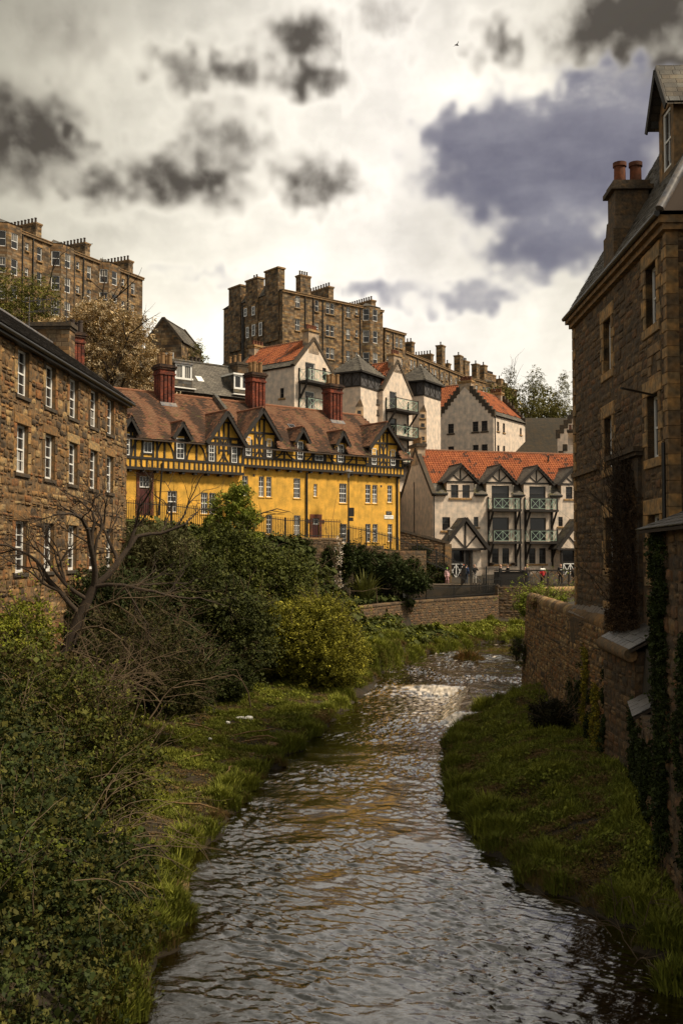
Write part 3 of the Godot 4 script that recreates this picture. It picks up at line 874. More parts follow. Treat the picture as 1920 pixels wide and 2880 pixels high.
func ground_y(x: float, d: float) -> float:
	var xl := edge_l(d); var xr := edge_r(d)
	var nz := gn.get_noise_2d(x * 6.0, d * 6.0)
	if x > xl and x < xr:
		var m := minf((x - xl), (xr - x))
		return lerpf(0.2, -0.7, smoothstep(0, 0.8, m)) + (0.3 if d > 52 else 0.0)
	if x >= xr:
		var wl := lerpf(0.05, 0.45, smoothstep(42.0, 50.0, d))
		var s := x - xr
		var wallx := maxf(along(WALL_FOOT, d), xr + 0.35)
		if x > wallx + 0.3: return 4.75 + (0.02 * (x - wallx)) + maxf(0, d - 66) * 0.05 if d > 14 else 5.0
		var y := lerpf(-0.35, wl + 0.25, smoothstep(-0.05, 0.22, s))
		y += 0.75 * smoothstep(0.3, 3.0, s) + nz * 0.16 * smoothstep(0, 1, s)
		return y
	# left of the river and the far bank
	var dl := (along(LEFT_EDGE, d + 1.0) - along(LEFT_EDGE, d - 1.0)) / 2.0
	var s := (xl - x) / sqrt(1.0 + dl * dl)
	var wl := lerpf(0.05, 0.5, smoothstep(47.0, 55.0, d))
	var bench := along([[0, 0.4], [18, 0.6], [23, 2.0], [28, 4.2], [36, 5.6], [44, 5.6], [52, 5.0], [58, 4.0], [66, 7.0], [80, 8.0]], d)
	var y := lerpf(-0.35, wl + 0.2, smoothstep(-0.05, 0.22, s))
	y += (0.55 if d < 58 else 0.3) * clampf(s / maxf(bench, 0.5), 0, 1) + nz * 0.14 * smoothstep(0, 1, s)
	if d < 58: y += maxf(0.0, s - bench) * 0.62
	else: y += clampf(s * 0.22, 0, 1.15)
	if d < 58: y = minf(y, lerpf(5.6, 9.2, smoothstep(44, 60, d)) + maxf(0, -12 - x) * 0.25)
	var q := yellow_local(x, -d)
	var bl := beyond_low_wall(x, d)
	if d > 58 and bl > 0.0:
		y = lerpf(3.55, 4.6, smoothstep(0.5, 8.0, bl)) if q.y > 3.4 else y
	if d > 58 and q.y > 2.9 and q.x < 22 and x < 4: y = maxf(y, minf(3.9, y + 1.0))
	# steep planted bank and lane in front of the yellow house
	if q.x > -14 and q.x < 25.5 and (bl > 0.3 or q.x < 13 or d < 58):
		var ly := lane_y(q.x)
		var e := smoothstep(25.5, 23.9, q.x)
		if q.y < 2.55: y = lerpf(4.75, ly, e) if q.y > -12 else y
		else:
			var sl := 0.78 if q.x < 12 else 2.6
			y = maxf(y, lerpf(4.0, ly - 2.6 - (q.y - 2.55) * sl, e) if q.x > 12 else ly - (q.y - 2.55) * sl)
	if d > 82 and x > 4 and x < 60 and q.x > 24 and (x < 12.6 or d > 85.55): y = maxf(y, lerpf(y if x < 12.6 else 4.7, 4.72, smoothstep(82.5, 86.5, d))) + clampf((d - 88) * 0.09, 0, 0.7)
	# hill
	var hill := minf(maxf(0.0, d - 100.0) * 0.6, 20.0 if x > 6 else 24.0)
	if x < -12: hill = maxf(hill, minf(24.0, maxf(0.0, d - 66.0 - maxf(0, x + 30) * 0.4) * 0.46))
	if q.y < -10: y = maxf(y, 6.0 + minf(hill, 24.0))
	if d > 150: y = maxf(y, 6.0 + minf(hill, 34.0))
	if x < -13 and d < 66: y = maxf(y, 5.0 + (-13 - x) * 0.3)
	return y

func build_ground() -> void:
	gn.seed = 3; gn.frequency = 0.06; gn.fractal_octaves = 4
	pn.seed = 9; pn.frequency = 0.02; pn.fractal_octaves = 3
	# rows across the valley; the columns follow both banks and the foot of the right-hand wall
	var ds := []
	var d := -40.0
	while d < 2500.0:
		ds.append(d)
		d += 4.0 if d < 8 else (0.4 if d < 60 else (0.6 if d < 100 else (4.0 if d < 220 else 150.0)))
	ds.append(2500.0)
	var outl := []
	var o := 0.0
	while o < 900.0:
		outl.append(o)
		o += 0.1 if o < 0.6 else (0.35 if o < 9 else (0.7 if o < 26 else (3.0 if o < 70 else (20.0 if o < 220 else 150.0))))
	outl.append(900.0)
	outl.reverse()
	var W := outl.size() + 8 + 18 + 2 + outl.size()
	var px := PackedFloat32Array(); var hs := PackedFloat32Array()
	for j in ds.size():
		d = ds[j]
		var xl := edge_l(d); var xr := edge_r(d); var xw := maxf(along(WALL_FOOT, d), xr + 0.35)
		var row := []
		for q in outl: row.append(xl - q)
		for k in 8: row.append(lerpf(xl + 0.15, xr - 0.15, k / 7.0))
		for k in 18: row.append(lerpf(xr, xw, pow(k / 17.0, 1.5)))
		row.append(xw + 0.12); row.append(xw + 0.42)
		for k in outl.size(): row.append(xw + 0.6 + outl[outl.size() - 1 - k])
		for q in row:
			px.append(q); hs.append(ground_y(q, d))
	var mb := MB.new()
	for j in ds.size():
		for i in W:
			var i0 := maxi(i - 1, 0); var i1 := mini(i + 1, W - 1); var j0 := maxi(j - 1, 0); var j1 := mini(j + 1, ds.size() - 1)
			var ti := Vector3(px[j * W + i1] - px[j * W + i0], hs[j * W + i1] - hs[j * W + i0], 0); var tj := Vector3(px[j1 * W + i] - px[j0 * W + i], hs[j1 * W + i] - hs[j0 * W + i], ds[j0] - ds[j1])
			mb.v.append(Vector3(px[j * W + i], hs[j * W + i], -ds[j])); mb.n.append(ti.cross(tj).normalized()); mb.uv.append(Vector2(px[j * W + i], ds[j])); mb.c.append(Color(1, 1, 1))
	for j in ds.size() - 1:
		for i in W - 1:
			var a := j * W + i
			mb.ix.append_array([a, a + W, a + 1, a + 1, a + W, a + W + 1])
	setting("ground", mb, mt.earth)

func build_river() -> void:
	var n1 := noise(FastNoiseLite.TYPE_SIMPLEX_SMOOTH, 1.0, 3, 61)
	n1.domain_warp_enabled = true; n1.domain_warp_amplitude = 0.8; n1.domain_warp_frequency = 0.6
	var n2 := noise(FastNoiseLite.TYPE_SIMPLEX_SMOOTH, 0.25, 3, 62)
	var n3 := noise(FastNoiseLite.TYPE_SIMPLEX_SMOOTH, 1.0, 2, 63)
	var mb := MB.new()
	var rows := []
	var d := 9.0
	while d < 92.0:
		rows.append(d)
		d += maxf(0.05, d * 0.0034)
	var C := 190
	var pos := PackedVector3Array()
	for j in rows.size():
		d = rows[j]
		var xl := along(LEFT_EDGE, d) - 1.2; var xr := minf(along(RIGHT_EDGE, d) + 1.2, along(LEFT_EDGE, d) + 24.0)
		for i in C + 1:
			var x := lerpf(xl, xr, i / float(C))
			var wd := weir(x, d)
			# the current runs diagonally; crests are longer across it than along it, smooth pools lie between the riffles
			var fx := x * 0.92 - d * 0.3; var fd := d * 0.95 + x * 0.3
			var pool := n2.get_noise_2d(x * 0.9 + 11.0, d * 0.55)
			var rough := clampf(0.62 + pool * 1.5, 0.12, 1.5)
			var calm := smoothstep(27.0, 15.0, d) * 0.3
			var amp := 0.048 * rough * (1.0 - calm) * (2.3 if d > 54 else 1.0)
			var a1 := n1.get_noise_2d(fx * 1.25, fd * 3.6)
			var a2 := n1.get_noise_2d(fx * 1.5 + 30.0 + fd * 0.4, fd * 2.8 - fx * 0.5)
			var h := amp * (a1 * 0.9 + 0.9 * (0.35 - absf(a2)))
			h += n3.get_noise_2d(fx * 2.8, fd * 6.5) * amp * 0.5
			h += n2.get_noise_2d(x * 1.4 + 40.0, d * 1.6) * 0.05
			if wd < 0.0 and wd > -7.0: h += n3.get_noise_2d(x * 2.2, d * 2.2 + 9.0) * 0.07 * (1.0 + wd / 7.0)
			pos.append(Vector3(x, water_y(x, d) + h, -d))
			var foam_sparkle := 0.0
			var f1 := n1.get_noise_2d(x * 2.0 + 70.0, d * 3.2)
			var f2 := n3.get_noise_2d(fx * 2.4 + 7.0, fd * 7.0)
			if wd < 0.15 and wd > -6.5 and d > 43.0 and d < 55.5: foam_sparkle = smoothstep(0.25, 0.75, (1.0 + wd / 6.5) * 0.5 + f1 * 0.9 + f2 * 0.6)
			if wd < 0.35 and wd > -0.5 and d > 43: foam_sparkle = maxf(foam_sparkle, 0.5 + f2 * 0.6 + f1 * 0.4)
			foam_sparkle *= smoothstep(1.5, 5.2, x + f1 * 2.0)
			foam_sparkle = maxf(foam_sparkle, smoothstep(0.50, 0.8, f1 * 0.75 + f2 * 0.55 + (0.15 if d > 54 else 0.0) - (0.2 if d < 30 else 0.0)) * 0.7)  # upstream flecks: whitewater, plus the sky's sparkle painted into the water colour
			mb.c.append(Color(0.010, 0.0065, 0.003).lerp(Color(0.70, 0.60, 0.48), clampf(foam_sparkle, 0, 1)))
	var W := C + 1
	for j in rows.size():
		for i in W:
			var a := pos[j * W + mini(i + 1, C)] - pos[j * W + maxi(i - 1, 0)]
			var b := pos[mini(j + 1, rows.size() - 1) * W + i] - pos[maxi(j - 1, 0) * W + i]
			mb.v.append(pos[j * W + i]); mb.n.append(a.cross(b).normalized()); mb.uv.append(Vector2(pos[j * W + i].x, pos[j * W + i].z))
	for j in rows.size() - 1:
		for i in C:
			var a := j * W + i
			mb.ix.append_array([a, a + W, a + 1, a + 1, a + W, a + W + 1])
	var m := StandardMaterial3D.new()
	m.resource_name = "river_water"
	m.albedo_color = Color(1, 1, 1)
	m.vertex_color_use_as_albedo = true
	m.roughness = 0.06
	m.metallic_specular = 0.7
	m.clearcoat_enabled = true; m.clearcoat = 1.0; m.clearcoat_roughness = 0.08
	m.normal_enabled = true
	var nn := noise(FastNoiseLite.TYPE_SIMPLEX_SMOOTH, 0.02, 4, 64).get_seamless_image(512, 512)
	nn.bump_map_to_normal_map(5.0)
	m.normal_texture = ImageTexture.create_from_image(nn)
	m.normal_scale = 0.5
	m.uv1_scale = Vector3(0.42, 0.9, 1)
	setting("river", mb, m)
	# stones and slabs at the water's edge
	for k in 20:
		var dd := rnd(22.0, 62.0)
		var left := k % 3 != 0
		var x := (edge_l(dd) - rnd(-0.15, 0.9)) if left else (edge_r(dd) + rnd(-0.2, 0.25))
		if not left and dd > 52: continue
		var o := thing("bank_stone", "flat mossy stone at the water's edge", "stone", Vector3(x, ground_y(x, dd) + 0.02, -dd), rnd(0, 360), "flat stones along the water's edge")
		var p := part(o, "stone", mt.stones[k % 6], mt["sooty_%d" % (k % 6)])
		p.transform = Transform3D(Basis(Vector3.RIGHT, -PI / 2 + rnd(-0.15, 0.15)) * Basis.from_scale(Vector3(rnd(0.3, 0.8), rnd(0.25, 0.5), rnd(0.1, 0.2))), Vector3.ZERO)
		o.set_meta("label", "flat mossy stone at the water's edge")
	for k in 3:
		var c: Array = [[-3.95, 22.6, 0.9], [-4.4, 23.6, 0.7], [-4.6, 22.2, 0.6]][k]
		var o := thing("boulder", ["round ochre boulder with water curling past it at the left bank", "ochre boulder half under leaves just behind the round one", "smaller ochre boulder deepest under the bramble leaves"][k], "boulder", Vector3(c[0], -0.15, -c[1]), k * 70.0)
		var p := part(o, "stone", mt.stones[k + 1], mt.stone_3)
		p.transform = Transform3D(Basis(Vector3.RIGHT, -1.3) * Basis.from_scale(Vector3(c[2] * 1.25, c[2], 0.75)), Vector3(0, 0.15, 0))
	# low garden wall on the far bank
	var pts := [Vector3(1.2, 0, -67.6), Vector3(4.85, 0, -75.0), Vector3(13.2, 0, -84.5), Vector3(13.4, 0, -85.0)]
	for k in 3:
		var a: Vector3 = pts[k]; var b: Vector3 = pts[k + 1]
		var ang := rad_to_deg(atan2(-(b - a).z, (b - a).x))
		var t := thing("garden_wall", ["low dark rubble wall at the far bank below the spiky plant", "long low rubble wall along the far bank under the railings", "short return of the far-bank wall under the iron gate"][k], "wall", a, ang)
		var ln := a.distance_to(b)
		var top := 3.75 if k < 2 else 4.6
		var mb2 := MB.new()
		mb2.box(0, 1.5, -0.4, ln, top, 0)
		part(t, "wall_core", mb2, mt.mortar_dark)
		stones(t, "stone", rect(0, 2.1, ln, top), [], Transform3D.IDENTITY, Vector2(0.14, 0.26), Vector2(0.2, 0.55), 0.03, Vector2(0, 0.04), "sooty", 90, 70 + k, 0.2)
		var x := 0.0
		while x < ln - 0.2:
			var l := minf(rnd(0.5, 0.9), ln - x)
			dressed(t, "coping_stone", x + 0.01, top - 0.02, x + l - 0.01, top + 0.14, 0.06, mt["sooty_%d" % [3, 1, 4][rng.randi() % 3]], 0.45)
			x += l
	# reedy island and tuft in the stream are built with the plants

# ---------------------------------------------------------------- the old stone house on the left
func build_stone_house() -> void:
	var t := thing("stone_house", "long three-storey ochre rubble house with tall white sash windows and slate roof", "house", Vector3(-11.78, 0, -27), 87.85)
	var L := 23.45
	var holes := []; var wide := []
	var wins := []
	for x in [2.15, 5.1, 8.05, 11.05, 14.0, 17.0, 19.72]:
		for row in 3:
			var y: float = [6.78, 10.36, 13.14][row]; var h: float = [1.86, 1.74, 1.68][row]
			holes.append(R2(x, y, x + 1.18, y + h))
			wide.append(R2(x - 0.27, y - 0.14, x + 1.45, y + h + (0.36 if row < 2 else 0.2)))
			wins.append([x, y, h, row])
	var face := rect(0, 2.2, L, 15.05)
	var mb := MB.new()
	mb.wall(face, holes, 0.3)
	part(t, "front_wall", mb, mt.mortar)
	stones(t, "stone", face, wide, Transform3D.IDENTITY, Vector2(0.13, 0.4), Vector2(0.16, 0.75), 0.03, Vector2(-0.01, 0.06), "stone", 300, 31, 0.6)
	var n := 0
	for q in wins:
		var x: float = q[0]; var y: float = q[1]; var h: float = q[2]
		window(t, x, y, 1.18, h, -0.14, {"fw": 0.085, "bw": 0.03, "curtain": [0.0, 0.0, 0.45, 0.0, 0.3][n % 5], "blind": n % 2 == 0})
		n += 1
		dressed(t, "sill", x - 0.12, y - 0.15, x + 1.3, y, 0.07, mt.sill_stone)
		if q[3] < 2: dressed(t, "lintel", x - 0.25, y + h, x + 1.43, y + h + 0.37, 0.045, mt["stone_%d" % [0, 3, 3, 1][n % 4]])
		else: dressed(t, "lintel", x - 0.2, y + h, x + 1.38, y + h + 0.2, 0.03, mt.stone_2)
		for s in 2:
			var yy := y
			while yy < y + h - 0.05:
				var hh := minf(rnd(0.28, 0.75), y + h - yy)
				if y + h - yy - hh < 0.2: hh = y + h - yy
				var wd := rnd(0.22, 0.30)
				if s == 0: dressed(t, "jamb_stone", x - wd, yy + 0.01, x, yy + hh - 0.01, 0.035, mt["stone_%d" % (rng.randi() % 6)])
				else: dressed(t, "jamb_stone", x + 1.18, yy + 0.01, x + 1.18 + wd, yy + hh - 0.01, 0.035, mt["stone_%d" % (rng.randi() % 6)])
				yy += hh
	var g := MB.new()   # gables and back
	for e in 2:
		var x := 0.0 if e == 0 else L
		var p := PackedVector2Array([Vector2(-7.0, 2.2), Vector2(0, 2.2), Vector2(0, 15.05), Vector2(-3.5, 17.75), Vector2(-7.0, 15.05)])
		g.wall(p, [], 0, Transform3D(Basis(Vector3(0, 0, 1), Vector3.UP, Vector3(-1, 0, 0)), Vector3(x, 0, 0)))
	g.quad(Vector3(L, 2.2, -7), Vector3(0, 2.2, -7), Vector3(0, 15.05, -7), Vector3(L, 15.05, -7))
	part(t, "gable_wall", g, mt.rubble)
	var sl := Vector3(0, 2.8, -3.8).normalized()
	var ln := Vector3(0, 2.8, -3.8).length()
	var u := MB.new()
	u.bar(Vector3(-0.1, 16.5, -1.65), Vector3(L + 0.25, 16.5, -1.65), 0.07, 4.72, Vector3(0, 2.8, -3.8))
	u.quad(Vector3(L + 0.25, 15.05, -7.2), Vector3(-0.1, 15.05, -7.2), Vector3(-0.1, 17.85, -3.55), Vector3(L + 0.25, 17.85, -3.55))
	var roof := part(t, "roof", u, mt.roof_under)
	var e2 := Vector3(-0.1, 15.12, 0.3)
	tiles(t, "slates", e2 + Vector3(0, 0.03, 0.02), Vector3.RIGHT, sl, rect(0, 0, L + 0.35, ln), [], 0.3, 0.19, "slate", pal_dark, 32)
	var v := MB.new()
	v.bar(Vector3(L + 0.24, 15.1, 0.34), Vector3(L + 0.24, 17.92, -3.52), 0.12, 0.14, Vector3.UP)
	part(roof, "verge", v, mt.lead)
	var rd := MB.new()
	rd.tube(PackedVector3Array([Vector3(-0.1, 17.95, -3.52), Vector3(L + 0.3, 17.95, -3.52)]), PackedFloat32Array([0.12, 0.12]), 8)
	part(roof, "ridge", rd, mt.lead)
	var gt := MB.new()
	gt.tube(PackedVector3Array([Vector3(-0.1, 15.02, 0.34), Vector3(L + 0.2, 15.02, 0.34)]), PackedFloat32Array([0.075, 0.075]), 8)
	gt.box(0, 14.86, 0.0, L, 15.06, 0.26)
	part(t, "gutter", gt, mt.iron)
	chimney(t, 22.6, -3.6, 15.9, 19.0, 0.9, 2.0, 0, mt.rubble, mt.sill_stone, mt.pot_dark)
	for k in 2:
		var a := thing("tv_aerial", ["white tv aerial mast with many short rods behind the stone house roof", "thin bare aerial mast beside the stone chimney of the left house"][k], "aerial")
		var m := MB.new()
		var p: Vector3 = [Vector3(-14.6, 16.3, -46.2), Vector3(-14.35, 17.2, -51.5)][k]
		var top: float = [3.2, 6.6][k]
		m.tube(PackedVector3Array([p, p + Vector3(0, top, 0)]), PackedFloat32Array([0.025, 0.02]), 6)
		part(a, "mast", m, mt.lead if k == 0 else mt.iron)
		var ro := MB.new()
		if k == 0:
			ro.bar(p + Vector3(-0.3, top - 0.25, 0), p + Vector3(1.3, top - 0.2, 0.4), 0.03, 0.03)
			for i in 7:
				var c := p + Vector3(-0.2 + i * 0.22, top - 0.24, i * 0.055)
				ro.bar(c + Vector3(-0.12, -0.1 - i * 0.03, -0.42), c + Vector3(0.12, 0.05, 0.42), 0.02, 0.02)
				ro.bar(c + Vector3(0, -0.5 + i * 0.03, 0), c + Vector3(0.6, -0.52, 0.1), 0.018, 0.018)
		else:
			ro.bar(p + Vector3(0, top * 0.97, 0), p + Vector3(1.4, top * 0.97, 0.2), 0.025, 0.025)
		part(a, "rods", ro, mt.lead if k == 0 else mt.iron)

# a squared block standing proud of a wall at z = 0
func dressed(under: Node3D, called: String, x0: float, y0: float, x1: float, y1: float, z: float, mat: Material, deep := 0.02) -> MeshInstance3D:
	var key := "blk%.2f_%.2f_%.3f_%.2f" % [x1 - x0, y1 - y0, z, deep]
	if not cache.has(key):
		var w := x1 - x0; var h := y1 - y0
		var mb := MB.new()
		var b := 0.018
		mb.quad(Vector3(b, b, z), Vector3(w - b, b, z), Vector3(w - b, h - b, z), Vector3(b, h - b, z))
		mb.quad(Vector3(0, 0, z - b), Vector3(w, 0, z - b), Vector3(w - b, b, z), Vector3(b, b, z))
		mb.quad(Vector3(w, 0, z - b), Vector3(w, h, z - b), Vector3(w - b, h - b, z), Vector3(w - b, b, z))
		mb.quad(Vector3(w, h, z - b), Vector3(0, h, z - b), Vector3(b, h - b, z), Vector3(w - b, h - b, z))
		mb.quad(Vector3(0, h, z - b), Vector3(0, 0, z - b), Vector3(b, b, z), Vector3(b, h - b, z))
		mb.quad(Vector3(0, 0, -deep), Vector3(w, 0, -deep), Vector3(w, 0, z - b), Vector3(0, 0, z - b))
		mb.quad(Vector3(w, 0, -deep), Vector3(w, h, -deep), Vector3(w, h, z - b), Vector3(w, 0, z - b))
		mb.quad(Vector3(w, h, -deep), Vector3(0, h, -deep), Vector3(0, h, z - b), Vector3(w, h, z - b))
		mb.quad(Vector3(0, h, -deep), Vector3(0, 0, -deep), Vector3(0, 0, z - b), Vector3(0, h, z - b))
		cache[key] = mb.mesh()
	return part(under, called, cache[key], mat, Vector3(x0, y0, 0))

# ---------------------------------------------------------------- the tall dark house on the right bank
func build_river_house() -> void:
	var t := thing("river_house", "tall dark soot-stained stone house with ochre window surrounds and steep slate roof above the river", "house", Vector3(9.42, 0, -40.2), -91.03)
	var L := 12.35; var top := 17.0; var base := 3.6
	var openings := [[5.0, 13.85, 1.1, 1.85], [5.0, 10.45, 1.1, 1.8], [5.0, 6.98, 1.1, 1.75], [5.0, 4.55, 1.05, 0.8], [10.25, 14.25, 1.12, 1.85], [10.25, 10.3, 1.15, 1.9], [10.2, 6.78, 1.2, 1.85]]
	var holes := []; var wide := []
	for q in openings:
		holes.append(R2(q[0], q[1], q[0] + q[2], q[1] + q[3]))
		wide.append(R2(q[0] - 0.3, q[1] - 0.3, q[0] + q[2] + 0.3, q[1] + q[3] + 0.46))
	wide.append(R2(10.45, 12.45, 11.7, 13.65))
	wide.append(R2(0, base, 0.42, top)); wide.append(R2(L - 0.45, base, L, top))
	wide.append(R2(6.45, base, 9.9, 10.5))
	var face := rect(0, base, L, top)
	var mb := MB.new()
	mb.wall(face, holes, 0.32)
	part(t, "river_wall_face", mb, mt.mortar_dark)
	stones(t, "stone", face, wide, Transform3D.IDENTITY, Vector2(0.2, 0.34), Vector2(0.32, 0.95), 0.028, Vector2(0.0, 0.045), "sooty", 300, 41, 0.12)
	var n := 0
	for q in openings:
		var x: float = q[0]; var y: float = q[1]; var w: float = q[2]; var h: float = q[3]
		window(t, x, y, w, h, -0.2, {"cols": 1, "rows": 1, "fw": 0.10, "sash": h > 1})
		n += 1
		dressed(t, "lintel", x - 0.38, y + h, x + w + 0.36, y + h + 0.46, 0.05, mt.dressed)
		dressed(t, "sill", x - 0.3, y - 0.28, x + w + 0.28, y, 0.06, mt.dressed)
		for s in 2:
			var yy := y
			var k := 0
			while yy < y + h - 0.05:
				var hh := minf(rnd(0.34, 0.55), y + h - yy)
				if y + h - yy - hh < 0.25: hh = y + h - yy
				var wd := 0.2 if (k + s) % 2 == 0 else 0.42
				var mm: Material = mt.dressed if rng.randf() < 0.8 else mt.dressed_dark
				if s == 0: dressed(t, "jamb_stone", x - wd, yy + 0.008, x, yy + hh - 0.008, 0.045, mm, 0.24)
				else: dressed(t, "jamb_stone", x + w, yy + 0.008, x + w + wd, yy + hh - 0.008, 0.045, mm, 0.24)
				yy += hh; k += 1
	# blocked opening between the upper windows
	for q in [[10.45, 12.45, 11.7, 12.75], [10.45, 13.35, 11.7, 13.65], [10.45, 12.77, 10.75, 13.05], [10.45, 13.07, 10.85, 13.33], [11.4, 12.77, 11.7, 13.08], [11.32, 13.1, 11.7, 13.33]]:
		dressed(t, "surround_stone", q[0], q[1], q[2], q[3], 0.045, mt.dressed_dark)
	# corner stones, long and short
	for e in 2:
		var y := base
		var k := 0
		while y < top - 0.1:
			var hh := minf(rnd(0.3, 0.46), top - y)
			var wd := 0.24 if k % 2 == 0 else 0.42
			var mm: Material = mt.dressed if rng.randf() < 0.55 else mt.dressed_dark
			if e == 0: dressed(t, "corner_stone", -0.03, y + 0.006, wd, y + hh - 0.006, 0.055, mm, 0.3)
			else: dressed(t, "corner_stone", L - wd, y + 0.006, L + 0.04, y + hh - 0.006, 0.055, mm, 0.3)
			y += hh; k += 1
	var g := MB.new()
	var D := 8.6
	var outline := PackedVector2Array([Vector2(-D, base), Vector2(0, base), Vector2(0, top), Vector2(-D / 2, top + 7.3), Vector2(-D, top)])
	g.wall(outline, [], 0, Transform3D(Basis(Vector3(0, 0, 1), Vector3.UP, Vector3(-1, 0, 0)), Vector3(0, 0, 0)))
	g.wall(rect(-D, base, 0, top), [], 0, Transform3D(Basis(Vector3(0, 0, 1), Vector3.UP, Vector3(-1, 0, 0)), Vector3(L, 0, 0)))
	g.quad(Vector3(L, base, -D), Vector3(0, base, -D), Vector3(0, top, -D), Vector3(L, top, -D))
	part(t, "end_wall", g, mt.tenement_dark)
	# blocks of the end wall that show past the corner
	stones(t, "end_stone", rect(0.02, base, 3.2, top), [], Transform3D(Basis(Vector3(0, 0, -1), Vector3.UP, Vector3(1, 0, 0)), Vector3(L, 0, 0)), Vector2(0.28, 0.4), Vector2(0.5, 1.0), 0.025, Vector2(0.0, 0.03), "sooty", 80, 43, 0.05)
	# cornice, string courses
	var c := MB.new()
	c.box(-0.12, 16.62, 0.0, L + 0.15, 16.8, 0.16); c.box(-0.16, 16.8, -0.01, L + 0.2, 17.02, 0.3)
	c.box(L, 16.62, -D, L + 0.15, 16.8, 0.0); c.box(L, 16.8, -D, L + 0.2, 17.02, -0.01)
	part(t, "cornice", c, mt.dressed_dark)
	var s1 := MB.new()
	s1.box(-0.05, 10.52, 0, 4.3, 10.7, 0.14)
	part(t, "string_course", s1, mt.sooty_1)
	var s2 := MB.new()
	s2.box(6.2, 10.5, 0, 9.75, 10.62, 0.24); s2.box(6.15, 10.62, 0, 9.8, 10.78, 0.32)
	s2.box(6.45, 3.6, 0, 9.55, 10.5, 0.12)
	part(t, "blind_panel", s2, mt.sooty_2)
	# roof with a hip over the near end
	var ez := 0.28; var ey := 17.1; var rz := -D / 2; var ry := 25.0
	var hx := L + 0.3 - 2.6
	var a := Vector3(-0.14, ey, ez); var b := Vector3(L + 0.3, ey, ez); var r1 := Vector3(-0.1, ry, rz); var r2 := Vector3(hx, ry, rz)
	var b2 := Vector3(L + 0.3, ey, -D - ez); var a2 := Vector3(-0.14, ey, -D - ez)
	var rb := MB.new()
	rb.quad(a, b, r2, r1); rb.tri(b, b2, r2); rb.quad(b2, a2, r1, r2)
	rb.quad(a + Vector3(0, -0.08, 0), r1 + Vector3(0, -0.08, 0), r2 + Vector3(0, -0.08, 0), b + Vector3(0, -0.08, 0))
	rb.quad(a, a + Vector3(0, -0.08, 0), b + Vector3(0, -0.08, 0), b)
	rb.quad(a, r1, r1 + Vector3(0, -0.08, 0), a + Vector3(0, -0.08, 0))
	var roof := part(t, "roof", rb, mt.roof_under)
	var w := (Vector3(0, ry, rz) - Vector3(0, ey, ez))
	var sl := w.length()
	tiles(t, "slates", a, Vector3.RIGHT, w.normalized(), PackedVector2Array([Vector2(0, 0), Vector2(L + 0.44, 0), Vector2(hx + 0.14, sl), Vector2(0.04, sl)]), [R2(8.7, 2.9, 10.1, 5.0)], 0.26, 0.19, "slate", pal_slate, 44)
	var hp := MB.new()
	hp.tube(PackedVector3Array([b + Vector3(0, 0.05, 0), r2 + Vector3(0, 0.06, 0)]), PackedFloat32Array([0.13, 0.13]), 8)
	hp.tube(PackedVector3Array([r1, r2]), PackedFloat32Array([0.13, 0.13]), 8)
	part(roof, "lead_ridge", hp, mt.lead)
	var gt := MB.new()
	gt.tube(PackedVector3Array([Vector3(-0.14, 17.02, 0.36), Vector3(L + 0.3, 17.02, 0.36)]), PackedFloat32Array([0.085, 0.085]), 8)
	part(t, "gutter", gt, mt.iron)
	# dormer set back on the roof
	var dm := MB.new()
	var x0 := 8.3; var x1 := 9.8; var dz := -1.05
	dm.wall(PackedVector2Array([Vector2(x0, 19.3), Vector2(x1, 19.3), Vector2(x1, 21.5), Vector2((x0 + x1) / 2, 22.75), Vector2(x0, 21.5)]), [R2(x0 + 0.3, 19.65, x1 - 0.3, 21.6)], 0.1, Transform3D(Basis.IDENTITY, Vector3(0, 0, dz)))
	for e in 2:
		var x := x0 if e == 0 else x1
		dm.quad(Vector3(x, 19.0, dz), Vector3(x, 21.5, dz), Vector3(x, 21.5, -2.6), Vector3(x, 19.0, -0.9))
	var dorm := part(t, "dormer", dm, mt.dressed_dark)
	for e in 2:
		var s := -1.0 if e == 0 else 1.0
		var xm := (x0 + x1) / 2
		var db := MB.new()
		var q0 := Vector3(xm, 22.95, dz + 0.3); var q1 := Vector3(xm + s * 1.05, 21.32, dz + 0.3)
		var q2 := Vector3(xm + s * 1.05, 21.32, -2.7); var q3 := Vector3(xm, 22.95, -3.5)
		var th := Vector3(0, 0.09, 0)
		if s > 0:
			db.quad(q0 + th, q1 + th, q2 + th, q3 + th); db.quad(q1, q0, q3, q2); db.quad(q1, q1 + th, q0 + th, q0)
		else:
			db.quad(q1 + th, q0 + th, q3 + th, q2 + th); db.quad(q0, q1, q2, q3); db.quad(q0, q0 + th, q1 + th, q1)
		part(dorm, "dormer_roof", db, mt.slate)
		var bb := MB.new()
		bb.bar(q0 + Vector3(0, -0.08, 0.03), q1 + Vector3(0, -0.08, 0.03), 0.05, 0.22)
		part(dorm, "bargeboard", bb, mt.timber)
	window(t, x0 + 0.3, 19.65, 1.0, 1.95, dz - 0.06, {"cols": 2, "rows": 1, "fw": 0.1})
	# wall-head chimney
	var ch := MB.new()
	ch.box(5.2, 16.9, -1.35, 6.6, 18.6, 0.02); ch.extrude(PackedVector2Array([Vector2(5.2, 18.6), Vector2(6.6, 18.6), Vector2(6.4, 19.1), Vector2(5.4, 19.1)]), -1.3, -0.05)
	ch.box(5.4, 19.1, -1.25, 6.4, 20.0, -0.1)
	var cc := part(t, "chimney", ch, mt.rubble)
	cc.material_override = mt.sooty_0
	var cp := MB.new()
	cp.box(5.28, 20.0, -1.4, 6.52, 20.16, 0.05); cp.box(5.38, 20.16, -1.3, 6.42, 20.34, -0.05)
	part(cc, "chimney_cap", cp, mt.sooty_2)
